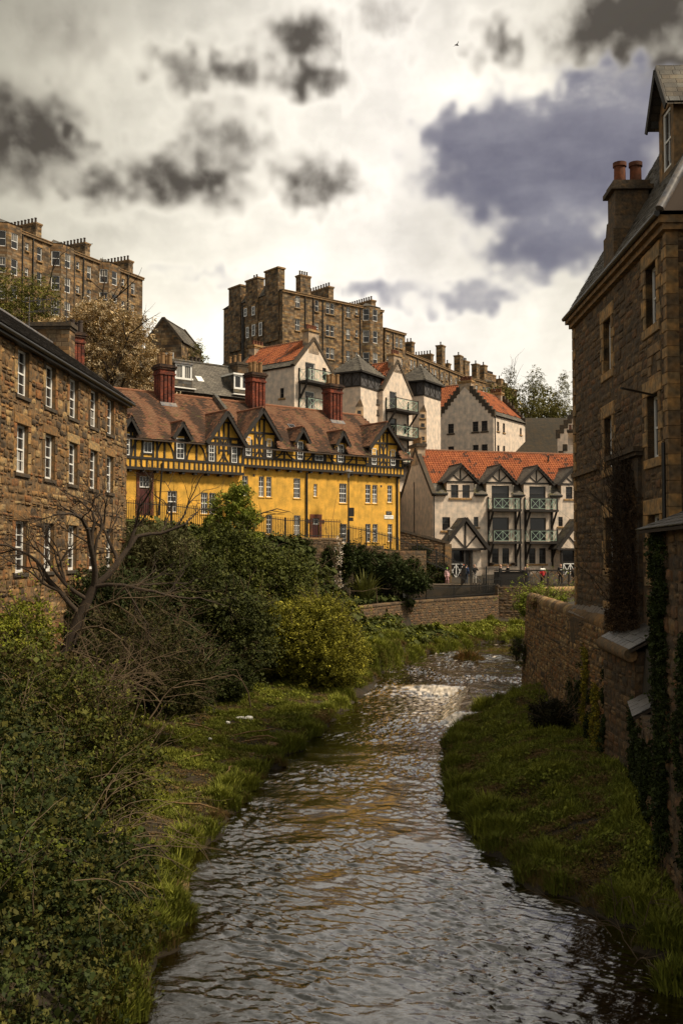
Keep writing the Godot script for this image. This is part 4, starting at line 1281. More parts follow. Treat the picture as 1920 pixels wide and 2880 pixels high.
	for i in 2:
		var pb := MB.new()
		pb.lathe(Vector3(5.9, 20.34, -0.95 + i * 0.55), [Vector2(0.21, 0), Vector2(0.2, 0.62), Vector2(0.24, 0.64), Vector2(0.24, 0.78), Vector2(0.17, 0.78), Vector2(0.15, 0.4)], 12)
		part(cc, "chimney_pot", pb, mt.red_stone)
	downpipe(t, Vector3(L - 0.05, 5, 0.16), Vector3(L - 0.05, 10.6, 0.16), 0.06)
	# bracket arm at the near corner
	var ar := MB.new()
	ar.bar(Vector3(11.3, 12.1, 0.1), Vector3(12.6, 12.1, 1.4), 0.05, 0.05)
	part(t, "bracket_arm", ar, mt.iron)

# ---------------------------------------------------------------- the garden wall along the right bank
func build_river_wall() -> void:
	var t := thing("river_wall", "tall weathered rubble garden wall with rounded coping on the right bank", "wall", Vector3(10.0, 0, -54), -93.43)
	var L := 21.9; var top := 4.95
	var tilt := Transform3D(Basis(Vector3.RIGHT, -0.07), Vector3(0, top, 0)) * Transform3D(Basis.IDENTITY, Vector3(0, -top, 0))
	var mb := MB.new()
	mb.box(0, -0.6, -0.6, L, top, 0, tilt)
	part(t, "wall_core", mb, mt.mortar)
	stones(t, "stone", rect(0, 0.0, L, top), [], tilt, Vector2(0.13, 0.3), Vector2(0.16, 0.55), 0.028, Vector2(0.0, 0.05), "stone", 300, 51, 0.35)
	stones(t, "end_stone", rect(-0.6, 0.0, 0, top), [], tilt * Transform3D(Basis(Vector3(0, 0, 1), Vector3.UP, Vector3(-1, 0, 0)), Vector3(0, 0, 0)), Vector2(0.15, 0.3), Vector2(0.2, 0.5), 0.03, Vector2(0.0, 0.04), "stone", 20, 52)
	var x := -0.1
	var k := 0
	while x < L - 0.3:
		var l := minf(rnd(0.55, 0.95), L - x)
		if x > 2.0 and x < 4.6 and k % 2 == 0: pass   # the coping is hidden by creeper here, the stones go on
		var cb := MB.new()
		cb.tube(PackedVector3Array([Vector3(x + 0.015, 0, 0), Vector3(x + 0.06, 0, 0), Vector3(x + l - 0.06, 0, 0), Vector3(x + l - 0.015, 0, 0)]), PackedFloat32Array([0.28, 0.31, 0.31, 0.28]), 12)
		var o := part(t, "coping_stone", cb, mt[["stone_3", "stone_0", "sooty_3", "stone_2"][rng.randi() % 4]], Vector3(0, top + 0.1 + rnd(-0.015, 0.015), -0.3))
		x += l; k += 1
	# slate lean-tos between wall and house
	for e in 2:
		var a := thing("slate_lean_to", ["small slate-roofed lean-to behind the coping at the far corner of the dark house", "small slate-capped projecting pier below the dead creeper on the dark house"][e], "lean-to")
		if e == 0:
			var p := [Vector3(9.2, 5.08, -40.6), Vector3(8.84, 5.02, -33.2), Vector3(9.32, 5.42, -33.0), Vector3(9.44, 5.42, -40.2)]
			slate_slab(a, p[0], p[1], p[2], p[3], 61)
			var b := MB.new()
			b.box(9.0, 4.0, -39.4, 9.3, 5.0, -33.1)
			part(a, "wall", b, mt.mortar_dark)
		else:
			var p := [Vector3(8.42, 4.76, -32.4), Vector3(8.24, 4.70, -28.6), Vector3(9.1, 5.2, -28.4), Vector3(9.26, 5.3, -32.2)]
			slate_slab(a, p[0], p[1], p[2], p[3], 62)
			var b := MB.new()
			b.box(8.42, -0.4, -32.2, 9.3, 4.66, -28.8)
			part(a, "core", b, mt.mortar_dark)
			stones(a, "stone", rect(8.42, 0.4, 9.3, 4.6), [], Transform3D(Basis.IDENTITY, Vector3(0, 0, -28.8)), Vector2(0.2, 0.34), Vector2(0.3, 0.6), 0.03, Vector2(0, 0.04), "sooty", 60, 63)
			stones(a, "side_stone", rect(-32.2, 0.4, -28.8, 4.6), [], Transform3D(Basis(Vector3(0, 0, 1), Vector3.UP, Vector3(-1, 0, 0)), Vector3(8.42, 0, 0)), Vector2(0.2, 0.34), Vector2(0.3, 0.7), 0.03, Vector2(0, 0.05), "sooty", 90, 64)
			var cb := MB.new()
			cb.tube(PackedVector3Array([Vector3(8.4, 4.6, -32.3), Vector3(8.28, 4.56, -28.7)]), PackedFloat32Array([0.2, 0.2]), 10)
			part(a, "coping", cb, mt.sooty_3)
	# the lower wall that runs on towards the viewer, and the tall ivy-grown pier
	var w2 := thing("bank_wall", "dark ivy-hung stretch of rubble wall on the right bank nearest the tall pier", "wall", Vector3(8.42, 0, -29.0), -102.3)
	var L2 := 6.7
	var m2 := MB.new()
	m2.box(0, -0.8, -0.7, L2, 3.3, 0)
	part(w2, "wall_core", m2, mt.mortar_dark)
	stones(w2, "stone", rect(0, -0.4, L2, 3.3), [], Transform3D.IDENTITY, Vector2(0.16, 0.32), Vector2(0.22, 0.6), 0.03, Vector2(0, 0.05), "sooty", 260, 65, 0.3)
	slate_slab(w2, Vector3(1.0, 3.3, 0.2), Vector3(3.0, 3.2, 0.2), Vector3(3.0, 3.6, -0.5), Vector3(1.0, 3.7, -0.5), 66)
	var t3 := thing("ivy_pier", "very tall dark stone pier with a slate cap at the right edge, hung with ivy", "wall", Vector3(7.15, 0, -23.0), -97.0)
	var m4 := MB.new()
	m4.box(0, -0.8, -3.2, 11.0, 8.05, 0)
	part(t3, "pier_core", m4, mt.mortar_dark)
	stones(t3, "stone", rect(0, -0.4, 11.0, 8.0), [], Transform3D.IDENTITY, Vector2(0.2, 0.36), Vector2(0.25, 0.7), 0.03, Vector2(0, 0.06), "sooty", 260, 68, 0.3)
	slate_slab(t3, Vector3(-0.3, 8.0, 0.3), Vector3(11.2, 8.0, 0.3), Vector3(11.2, 8.75, -1.6), Vector3(-0.3, 8.75, -1.6), 69)

func slate_slab(under: Node3D, a: Vector3, b: Vector3, c: Vector3, d: Vector3, sd: int) -> void:
	var mb := MB.new()
	var n := (b - a).cross(d - a).normalized() * 0.06
	mb.quad(a, b, c, d); mb.quad(a - n, d - n, c - n, b - n)
	mb.quad(a - n, b - n, b, a); mb.quad(b - n, c - n, c, b); mb.quad(d - n, a - n, a, d)
	part(under, "slate_roof", mb, mt.roof_under)
	var u := (b - a).normalized()
	var nn := n.normalized()
	var w := nn.cross(u).normalized()
	var poly := PackedVector2Array()
	for p in [a, b, c, d]: poly.append(Vector2((p - a).dot(u), (p - a).dot(w)))
	# single slates, each a part
	var r := RandomNumberGenerator.new(); r.seed = sd
	var hi := 0.0
	for p in poly: hi = maxf(hi, p.y)
	var y := 0.0
	var row := 0
	while y < hi - 0.1:
		var xa := 1e9; var xb := -1e9
		for i in 4:
			var p := poly[i]; var q := poly[(i + 1) % 4]
			var ym := y + 0.1
			if (p.y - ym) * (q.y - ym) < 0:
				var x := p.x + (q.x - p.x) * (ym - p.y) / (q.y - p.y)
				xa = minf(xa, x); xb = maxf(xb, x)
		var x := xa - (0.2 if row % 2 else 0.0)
		while x < xb:
			var x0 := maxf(x, xa); var x1 := minf(x + 0.42, xb)
			if x1 - x0 > 0.06:
				var sb := MB.new()
				sb.box(0.012, 0, 0.0, x1 - x0 - 0.012, 0.4, 0.022)
				var o := part(under, "slate", sb, mt["cap_slate_%d" % r.randi_range(0, 2)])
				o.transform = Transform3D(Basis(u, w, nn) * Basis(Vector3.RIGHT, -0.05 + r.randf_range(-0.015, 0.015)), a + u * x0 + w * y + nn * (0.028 + r.randf_range(0, 0.01)))
			x += 0.42
		y += 0.27
		row += 1

# the next block on the right bank, nearer than the frame's edge: its shade and its reflection lie over the lower part of the view
func build_near_block() -> void:
	var t := thing("riverside_block", "tall stone block adjoining the dark house at the right edge", "house", Vector3(9.7, 0, -26.9), -90.0)
	var L := 17.0
	var holes := []
	for x in [2.2, 6.0, 9.8, 13.6]:
		for y in [6.8, 10.3, 13.8]: holes.append(R2(x, y, x + 1.15, y + 1.85))
	var mb := MB.new()
	mb.wall(rect(0, 3.0, L, 17.0), holes, 0.25)
	part(t, "front_wall", mb, mt.rubble)
	for h in holes:
		window(t, h.position.x, h.position.y, 1.15, 1.85, -0.15, {"cols": 2, "rows": 1, "fw": 0.09})
		dressed(t, "lintel", h.position.x - 0.2, h.end.y, h.end.x + 0.2, h.end.y + 0.4, 0.04, mt.dressed)
		dressed(t, "sill", h.position.x - 0.15, h.position.y - 0.2, h.end.x + 0.15, h.position.y, 0.06, mt.dressed)
	var g := MB.new()
	var p := PackedVector2Array([Vector2(-8.5, 3.0), Vector2(0, 3.0), Vector2(0, 17.0), Vector2(-4.25, 22.5), Vector2(-8.5, 17.0)])
	for x in [0.0, L]: g.wall(p, [], 0, Transform3D(Basis(Vector3(0, 0, 1), Vector3.UP, Vector3(-1, 0, 0)), Vector3(x, 0, 0)))
	g.quad(Vector3(L, 3, -8.5), Vector3(0, 3, -8.5), Vector3(0, 17, -8.5), Vector3(L, 17, -8.5))
	part(t, "gable_wall", g, mt.rubble)
	var rb := MB.new()
	rb.quad(Vector3(-0.1, 16.9, 0.3), Vector3(L + 0.1, 16.9, 0.3), Vector3(L + 0.1, 22.6, -4.25), Vector3(-0.1, 22.6, -4.25))
	rb.quad(Vector3(L + 0.1, 16.9, -8.8), Vector3(-0.1, 16.9, -8.8), Vector3(-0.1, 22.6, -4.25), Vector3(L + 0.1, 22.6, -4.25))
	part(t, "roof", rb, mt.slate)

# ---------------------------------------------------------------- the yellow half-timbered range
func gable_dormer(house: Node3D, x0: float, x1: float, ye: float, ya: float, zf: float, over: float, main_y0: float, main_z0: float, slope: float, kind: String, sd: int, side := 0.16) -> MeshInstance3D:
	# roof of a dormer whose ridge runs back into the main roof; slope = rise of the main roof per metre back
	var xm := (x0 + x1) / 2
	var zb_e := main_z0 - (ye - main_y0) / slope
	var zb_a := main_z0 - (ya - main_y0) / slope
	var z0 := zf + over
	var root: MeshInstance3D = null
	for e in 2:
		var s := -1.0 if e == 0 else 1.0
		var xe := x0 if e == 0 else x1
		var q0 := Vector3(xm, ya, z0); var q1 := Vector3(xe, ye, z0); var q2 := Vector3(xe, ye, minf(zb_e, z0 - 0.05)); var q3 := Vector3(xm, ya, zb_a)
		var db := MB.new()
		var th := Vector3(0, 0.05, 0)
		if s > 0:
			db.quad(q0 + th, q1 + th, q2 + th, q3 + th); db.quad(q1 - th, q0 - th, q3 - th, q2 - th); db.quad(q1 - th, q2 - th, q2 + th, q1 + th)
		else:
			db.quad(q1 + th, q0 + th, q3 + th, q2 + th); db.quad(q0 - th, q1 - th, q2 - th, q3 - th); db.quad(q2 - th, q1 - th, q1 + th, q2 + th)
		if root == null: root = part(house, "dormer", db, mt.roof_under)
		else: part(root, "dormer_slope", db, mt.roof_under)
		# tiles
		var u := Vector3(0, 0, -1) if s > 0 else Vector3(0, 0, 1)
		var w := (q0 - q1).normalized()
		var o := q1 if s > 0 else q2
		var rise := q0.distance_to(q1)
		var poly := PackedVector2Array()
		for p in ([q1, q2, q3, q0] if s > 0 else [q2, q1, q0, q3]): poly.append(Vector2((p - o).dot(u), (p - o).dot(w)))
		tiles(root, "dormer_tiles", o + Vector3(0, 0.055, 0), u, w, poly, [], 0.2 if kind == "tile" else 0.26, 0.12 if kind == "tile" else 0.17, kind, pal_red if kind == "tile" else pal_slate, sd + e)
		var bb := MB.new()
		var dn := Vector3(0, -0.10, 0.02)
		bb.bar(q0 + dn + Vector3(-s * 0.02, 0.04, 0), q1 + dn, 0.06, side * 1.25)
		part(root, "bargeboard", bb, mt.timber)
	var rb := MB.new()
	rb.tube(PackedVector3Array([Vector3(xm, ya + 0.09, z0 + 0.02), Vector3(xm, ya + 0.09, zb_a)]), PackedFloat32Array([0.085, 0.085]), 6)
	part(root, "dormer_ridge", rb, mt.ridge_tile if kind == "tile" else mt.slate)
	return root

func brace(under: Node3D, a: Vector2, b: Vector2, bend: float, w: float, z0: float, z1: float) -> void:
	var mb := MB.new()
	var n := Vector2(-(b - a).y, (b - a).x).normalized()
	var prev := a
	for i in range(1, 6):
		var t := i / 5.0
		var p := a.lerp(b, t) + n * bend * sin(PI * t)
		mb.beam(prev, p, w, z0, z1, 0.015)
		prev = p
	part(under, "timber_brace", mb, mt.timber)

func timber(under: Node3D, called: String, x0: float, y0: float, x1: float, y1: float, z0: float, z1: float) -> void:
	var mb := MB.new()
	mb.box(x0, y0, z0, x1, y1, z1)
	part(under, called, mb, mt.timber)

func build_yellow_range() -> void:
	var t := thing("yellow_house", "long golden yellow house with black half-timbered upper floor and red tiled roof", "house", Vector3(-14.1, 0, -65.2), 38.36)
	var L := 23.95; var xl := -6.0; var xs := 8.82
	var base := 6.4
	var low := [[3.05, 10.25, 0.72, 1.45], [5.62, 10.2, 0.56, 1.48], [6.28, 10.2, 0.52, 1.48], [9.02, 9.2, 0.5, 1.3], [11.06, 8.9, 0.5, 1.35], [13.5, 8.78, 0.6, 1.5], [17.8, 8.25, 0.72, 1.47], [20.36, 8.35, 0.53, 1.42], [21.1, 8.35, 0.53, 1.42], [22.66, 8.4, 0.5, 1.4],
		[8.98, 11.55, 0.5, 1.46], [10.4, 11.55, 0.46, 1.48], [11.05, 11.55, 0.46, 1.48], [13.47, 11.55, 0.63, 1.48], [15.33, 11.74, 0.32, 0.95], [17.77, 11.33, 0.74, 1.5], [20.37, 11.4, 0.53, 1.46], [21.08, 11.4, 0.52, 1.46], [22.65, 11.52, 0.5, 1.37]]
	var holes := []
	for q in low: holes.append(R2(q[0], q[1], q[0] + q[2], q[1] + q[3]))
	holes.append(R2(15.2, 8.0, 15.86, 10.1))
	holes.append(R2(0.95, 10.0, 1.75, 12.65))
	var mb := MB.new()
	mb.wall(rect(xl, base, L, 14.9), holes, 0.14)
	mb.wall(rect(-9.5, base, 0, 15.0), [], 0, Transform3D(Basis(Vector3(0, 0, -1), Vector3.UP, Vector3(1, 0, 0)), Vector3(L, 0, 0)) * Transform3D(Basis.IDENTITY, Vector3(9.5, 0, 0)))
	mb.quad(Vector3(L, base, -9.5), Vector3(xl, base, -9.5), Vector3(xl, 15, -9.5), Vector3(L, 15, -9.5))
	mb.quad(Vector3(xl, base, -9.5), Vector3(xl, base, 0), Vector3(xl, 15, 0), Vector3(xl, 15, -9.5))
	part(t, "front_wall", mb, mt.yellow)
	var n := 0
	for q in low:
		window(t, q[0], q[1], q[2], q[3], -0.07, {"cols": 2 if q[2] < 0.56 else 3, "rows": 2, "fw": 0.05, "bw": 0.024, "curtain": [0.0, 0.0, 0.4, 0.0, 0.0, 0.5][n % 6]})
		n += 1
		dressed(t, "sill", q[0] - 0.06, q[1] - 0.09, q[0] + q[2] + 0.06, q[1], 0.05, mt.yellow)
	# doors
	dressed(t, "door", 15.2, 8.0, 15.86, 9.62, -0.08, mt.red_door, 0.12)
	window(t, 15.2, 9.65, 0.66, 0.42, -0.07, {"cols": 3, "rows": 1, "fw": 0.04, "sash": false, "name": "fanlight"})
	for q in [[14.98, 8.0, 15.2, 10.1], [15.86, 8.0, 16.08, 10.1], [14.98, 10.1, 16.08, 10.4], [14.72, 9.75, 14.98, 10.0], [16.08, 9.75, 16.34, 10.0]]: dressed(t, "door_surround", q[0], q[1], q[2], q[3], 0.05, mt.red_stone)
	dressed(t, "door", 0.95, 10.0, 1.75, 11.75, -0.08, mt.red_door, 0.12)
	window(t, 0.98, 11.85, 0.74, 0.75, -0.07, {"cols": 3, "rows": 2, "fw": 0.05, "sash": false, "name": "fanlight"})
	for q in [[0.72, 10.0, 0.95, 12.65], [1.75, 10.0, 1.98, 12.65], [0.72, 12.65, 1.98, 12.9]]: dressed(t, "door_surround", q[0], q[1], q[2], q[3], 0.05, mt.red_stone)
	for q in [[9.88, 12.98], [21.9, 12.7]]: dressed(t, "vent", q[0], q[1], q[0] + 0.18, q[1] + 0.18, 0.02, mt.dark_paint)
	# upper timbered wall, standing forward; the left wing is lower and further forward
	for wing in 2:
		var a := xl if wing == 0 else xs; var b := xs if wing == 0 else L + 0.12
		var z := 0.42 if wing == 0 else 0.30
		var y0 := 13.0 if wing == 0 else 13.62
		var yr := y0 + 0.82 if wing == 0 else y0 + 0.76   # rail under the windows
		var ye := 15.15
		var wins: Array = [[3.46, 13.86, 0.58, 1.42, 0], [5.98, 13.82, 0.44, 1.25, 0], [7.82, 13.82, 0.44, 1.3, 0], [1.02, 14.12, 0.6, 0.72, 1], [-0.5, 13.88, 0.5, 1.4, 0]] if wing == 0 else [[9.08, 14.42, 0.4, 1.36, 0], [10.88, 14.42, 0.4, 1.34, 0], [13.6, 14.42, 0.5, 1.34, 0], [15.22, 14.42, 0.75, 0.45, 1], [17.4, 14.43, 0.54, 1.36, 0], [20.77, 14.43, 0.45, 1.3, 0], [22.74, 14.46, 0.46, 1.28, 0]]
		var wh := []
		for q in wins: wh.append(R2(q[0], q[1], q[0] + q[2], q[1] + q[3]))
		var um := MB.new()
		var outline := rect(a, y0, b, 15.22)
		um.wall(outline, wh, 0.06, Transform3D(Basis.IDENTITY, Vector3(0, 0, z)))
		um.quad(Vector3(a, y0, 0), Vector3(b, y0, 0), Vector3(b, y0, z), Vector3(a, y0, z))
		um.quad(Vector3(b, y0, z), Vector3(b, y0, -0.5), Vector3(b, 15.2, -0.5), Vector3(b, 15.2, z))
		for q in wins:
			if q[1] + q[3] > 15.22: um.wall(rect(q[0] - 0.3, 15.22, q[0] + q[2] + 0.3, q[1] + q[3] + 0.12), wh, 0.0, Transform3D(Basis.IDENTITY, Vector3(0, 0, z - 0.01)))
		part(t, "upper_wall", um, mt.yellow)
		for q in wins: window(t, q[0], q[1], q[2], q[3], z + 0.02, {"cols": 2, "rows": 2 if q[4] == 0 else 1, "sash": q[4] == 0, "fw": 0.05, "bw": 0.022})
		timber(t, "timber_beam", a - 0.02, y0 - 0.02, b + 0.02, y0 + 0.17, z - 0.05, z + 0.07)
		timber(t, "timber_beam", a, yr - 0.14, b, yr + 0.02, z - 0.02, z + 0.055)
		timber(t, "timber_beam", a, ye - 0.12, b, ye + 0.04, z - 0.02, z + 0.045)
		if wing == 1: timber(t, "timber_beam", a, yr + 0.28, b, yr + 0.34, z - 0.02, z + 0.03)
		var x := a + 0.06
		while x < b - 0.05:
			timber(t, "timber_stud", x - 0.06, y0 + 0.17, x + 0.06, yr - 0.14, z - 0.02, z + 0.04 + rnd(-0.004, 0.004))
			x += 0.40 if wing == 0 and x < 4.5 else (0.335 if wing == 0 else 0.355)
		x = a + 0.2
		while x < b:
			timber(t, "joist_end", x - 0.09, y0 - 0.16, x + 0.09, y0 - 0.02, -0.02, z + 0.02)
			x += 0.98
		# posts beside windows
		for q in wins:
			for e in [q[0] - 0.09, q[0] + q[2] + 0.09]:
				if e > a and e < b: timber(t, "timber_post", e - 0.07, yr, e + 0.07, ye - 0.1 if q[4] == 1 else ye + 0.45, z - 0.02, z + 0.05)
			timber(t, "timber_beam", q[0] - 0.1, q[1] - 0.1, q[0] + q[2] + 0.1, q[1], z - 0.02, z + 0.06)
		var posts: Array = [-3.0, -1.7, 0.4, 2.0, 2.55, 5.0, 8.72] if wing == 0 else [8.95, 12.4, 15.0, 16.2, 16.8, 19.2, 20.2, 23.55, 23.95]
		for p in posts: timber(t, "timber_post", p - 0.07, yr, p + 0.07, ye, z - 0.02, z + 0.05)
		var br: Array = [[0.15, yr, 0.62, ye - 0.1, 0.12], [1.95, yr, 2.5, ye, 0.12], [3.3, yr, 2.7, ye - 0.1, -0.12], [4.25, yr, 4.9, ye - 0.08, 0.14], [5.75, yr, 5.1, ye - 0.08, -0.14]] if wing == 0 else [[11.55, yr, 12.3, ye - 0.1, -0.12], [13.3, yr, 12.5, ye - 0.1, 0.12], [14.45, yr, 15.0, ye - 0.1, -0.1], [17.1, yr, 16.4, ye - 0.1, 0.1], [18.3, yr, 18.9, ye - 0.1, -0.1], [20.5, yr, 19.8, ye - 0.1, 0.1]]
		for q in br: brace(t, Vector2(q[0], q[1]), Vector2(q[2], q[3]), q[4], 0.11, z, z + 0.045)
	# main roof; eave broken at the dormers
	var ez := 0.85; var ey := 14.98; var rz := -3.9; var ry := 18.9
	var slope := (ry - ey) / (ez - rz)
	var w := Vector3(0, ry - ey, rz - ez); var sl := w.length()
	# dormers: x0, x1, eave y, apex y, big
	var dorms := [[-0.75, 0.55, 15.35, 16.45, 0], [3.02, 4.42, 15.25, 16.35, 0], [5.55, 8.78, 15.1, 17.35, 1], [8.6, 11.85, 15.7, 17.85, 1], [13.15, 14.5, 15.7, 16.75, 0], [16.95, 18.3, 15.72, 16.8, 0], [20.2, 23.72, 15.75, 17.75, 1]]
	var notch := []
	for d in dorms:
		var inset := 0.22
		notch.append(R2(d[0] + inset - xl, -0.1, d[1] - inset - xl, (d[2] - ey + 0.25) / (ry - ey) * sl))
	var up := Transform3D(Basis(Vector3.RIGHT, w.normalized(), Vector3.RIGHT.cross(w.normalized())), Vector3(xl, ey, ez))
	var hip := 1.6
	var poly := PackedVector2Array([Vector2(0, 0), Vector2(L + 0.75 - xl, 0), Vector2(L + 0.75 - hip - xl, sl), Vector2(0, sl)])
	var rb := MB.new()
	rb.wall(poly, notch, 0.0, up)
	rb.wall(poly, notch, 0.0, up * Transform3D(Basis.IDENTITY, Vector3(0, 0, -0.09)))
	var rr := Vector3(L + 0.75 - hip, ry, rz); var rl := Vector3(xl, ry, rz)
	var er := Vector3(L + 0.75, ey, ez); var eb := Vector3(L + 0.75, ey, 2 * rz - ez)
	rb.tri(er, eb, rr); rb.quad(eb, Vector3(xl, ey, 2 * rz - ez), rl, rr)
	rb.quad(Vector3(xl, ey - 0.09, ez), Vector3(L + 0.75, ey - 0.09, ez), er, Vector3(xl, ey, ez))
	var roof := part(t, "roof", rb, mt.roof_under)
	# no eave strip in front of dormers
	tiles(t, "roof_tiles", Vector3(xl, ey + 0.02, ez), Vector3.RIGHT, w.normalized(), poly, notch, 0.21, 0.115, "tile", pal_red, 71)
	var hw := (rr - (er + eb) / 2)
	tiles(t, "hip_tiles", er, Vector3(0, 0, -1), hw.normalized(), PackedVector2Array([Vector2(0, 0), Vector2(er.z - eb.z, 0), Vector2((er.z - eb.z) / 2 + 0.02, hw.length()), Vector2((er.z - eb.z) / 2 - 0.02, hw.length())]), [], 0.21, 0.115, "tile", pal_red, 72)
	var x := xl
	while x < rr.x - 0.1:
		var tb := MB.new()
		tb.tube(PackedVector3Array([Vector3(x, ry + 0.03, rz), Vector3(x + 0.43, ry + 0.05, rz)]), PackedFloat32Array([0.11, 0.12]), 8)
		part(roof, "ridge_tile", tb, mt.ridge_tile)
		x += 0.44
	# raised skew between the two wings of the roof
	var sk := MB.new()
	sk.bar(Vector3(9.0, ey + 1.9 + 0.25, ez - 1.9 / slope), Vector3(9.0, ry + 0.25, rz), 0.28, 0.45, w.cross(Vector3.RIGHT))
	part(roof, "skew", sk, mt.slate)
	var k := 0
	for d in dorms:
		var big: bool = d[4] == 1
		var zf := 0.42 if d[0] < 8.5 else 0.30
		gable_dormer(t, d[0], d[1], d[2], d[3], zf, 0.5 if big else 0.42, ey, ez, slope, "tile", 80 + k * 2, 0.24 if big else 0.2)
		k += 1
		var xm: float = (d[0] + d[1]) / 2
		var hw2: float = (d[1] - d[0]) / 2
		var gm := MB.new()
		var ins := 0.26
		var gx0: float = d[0] + ins; var gx1: float = d[1] - ins
		var gy: float = d[2] + ins * (d[3] - d[2]) / hw2
		gm.extrude(PackedVector2Array([Vector2(gx0, 15.1), Vector2(gx1, 15.1), Vector2(gx1, gy), Vector2(xm, d[3] - 0.05), Vector2(gx0, gy)]) if not big else PackedVector2Array([Vector2(gx0, 15.2), Vector2(gx1, 15.2), Vector2(gx1, gy), Vector2(xm, d[3] - 0.05), Vector2(gx0, gy)]), zf - 0.8 if not big else zf - 0.9, zf + (0.0 if big else -0.02))
		part(t, "dormer_gable", gm, mt.yellow if big else mt.timber)
		for e in 2:   # cheeks
			var cx: float = gx0 if e == 0 else gx1
			var cm := MB.new()
			var zb: float = ez - (d[2] - ey) / slope
			cm.box(cx - 0.05, 15.0, minf(zb, zf) - 0.7, cx + 0.05, gy, zf)
			part(t, "dormer_cheek", cm, mt.timber)
		if big:
			var yb: float = d[2] + 0.42
			var wy := gy
			for p in [gx0 + 0.02, xm - 0.38, xm + 0.38, gx1 - 0.02]: timber(t, "timber_post", p - 0.07, 14.4, p + 0.07, (d[3] - 0.2) - absf(p - xm) * (d[3] - d[2]) / hw2, zf - 0.02, zf + 0.06)
			timber(t, "timber_post", xm - 0.06, 13.9 if d[0] < 8 else 14.4, xm + 0.06, d[3] - 0.2, zf - 0.02, zf + 0.05)
			timber(t, "timber_beam", gx0, yb - 0.07, gx1, yb + 0.08, zf - 0.02, zf + 0.07)
			timber(t, "timber_beam", xm - 0.55, d[3] - 0.78, xm + 0.55, d[3] - 0.68, zf - 0.02, zf + 0.055)
			# crossed curved braces between the two windows
			var y0: float = 13.85 if d[0] < 8 else 14.4
			var y1: float = yb - 0.05
			var ym := (y0 + y1) / 2
			for e in [-1.0, 1.0]:
				brace(t, Vector2(xm + e * 0.36, y0), Vector2(xm + e * 0.03, ym), 0.1 * e, 0.1, zf, zf + 0.045)
				brace(t, Vector2(xm + e * 0.36, y1), Vector2(xm + e * 0.03, ym), -0.1 * e, 0.1, zf, zf + 0.045)
			timber(t, "timber_beam", xm - 0.4, ym - 0.06, xm + 0.4, ym + 0.06, zf - 0.02, zf + 0.05)
	# chimneys: clustered brick shafts
	for q in [[4.55, -3.4, 1.15, 20.9], [12.3, -3.4, 1.2, 21.2], [19.75, -3.4, 1.25, 21.1], [-2.2, -3.4, 1.0, 22.3]]:
		var cx: float = q[0]; var cz: float = q[1]; var hw3: float = q[2] * 0.5; var y1: float = q[3]
		var cm := MB.new()
		cm.box(cx - hw3 + 0.08, 16.2, cz - 0.42, cx + hw3 - 0.08, y1 - 0.75, cz + 0.42)
		for i in 4:
			var px := cx - hw3 + 0.12 + i * (hw3 * 2 - 0.24) / 3.0
			cm.box(px - 0.1, 16.2, cz - 0.52, px + 0.1, y1 - 0.75, cz + 0.52)
		for i in 3:
			var pz := cz - 0.34 + i * 0.34
			cm.box(cx - hw3, 16.2, pz - 0.09, cx + hw3, y1 - 0.75, pz + 0.09)
		var c := part(t, "chimney", cm, mt.brick)
		var cp := MB.new()
		cp.box(cx - hw3 - 0.06, y1 - 0.75, cz - 0.58, cx + hw3 + 0.06, y1 - 0.62, cz + 0.58)
		cp.box(cx - hw3 - 0.0, y1 - 0.62, cz - 0.52, cx + hw3 + 0.0, y1 - 0.38, cz + 0.52)
		part(c, "brick_band", cp, mt.brick)
		var ct := MB.new()
		ct.box(cx - hw3 - 0.07, y1 - 0.38, cz - 0.6, cx + hw3 + 0.07, y1 - 0.24, cz + 0.6)
		ct.box(cx - hw3 - 0.13, y1 - 0.24, cz - 0.66, cx + hw3 + 0.13, y1 - 0.1, cz + 0.66)
		ct.box(cx - hw3 - 0.05, y1 - 0.1, cz - 0.56, cx + hw3 + 0.05, y1, cz + 0.56)
		part(c, "chimney_cap", ct, mt.brick_dark)
		for i in 4:
			var pb := MB.new()
			pb.lathe(Vector3(cx - 0.28 + (i % 2) * 0.56, y1 - 0.02, cz - 0.26 + (i / 2) * 0.52), [Vector2(0.17, 0), Vector2(0.15, 0.72), Vector2(0.18, 0.74), Vector2(0.18, 0.84), Vector2(0.12, 0.84), Vector2(0.11, 0.5)], 10)
			part(c, "chimney_pot", pb, mt.pot if q[0] > 4 else mt.pot_dark)
		var fl := MB.new()
		fl.bar(Vector3(cx, 18.16, cz + 0.56), Vector3(cx, 17.86, cz + 0.84), hw3 * 2 + 0.12, 0.03)
		part(c, "lead_flashing", fl, mt.lead)
	# roof light, pipes, signs
	var sm := MB.new()
	var p0 := Vector3(14.15, 16.75, ez - (16.75 - ey) / slope)
	sm.box(0, 0, 0.04, 0.62, 0.78, 0.11, Transform3D(Basis(Vector3.RIGHT, w.normalized(), Vector3.RIGHT.cross(w.normalized())), p0))
	var rl2 := part(t, "roof_light", sm, mt.lead)
	var sg := MB.new()
	sg.box(0.07, 0.07, 0.11, 0.55, 0.7, 0.115, Transform3D(Basis(Vector3.RIGHT, w.normalized(), Vector3.RIGHT.cross(w.normalized())), p0))
	part(rl2, "pane", sg, mt.glass)
	downpipe(t, Vector3(14.62, 8.2, 0.1), Vector3(14.62, 13.5, 0.1), 0.07)
	downpipe(t, Vector3(23.62, 7.2, 0.1), Vector3(23.62, 13.5, 0.1), 0.07)
	downpipe(t, Vector3(2.35, 10, 0.1), Vector3(2.35, 13.5, 0.5), 0.06)
	var s1 := dressed(t, "dark_street_sign", 22.5, 10.53, 23.07, 10.82, 0.05, mt.dark_paint)
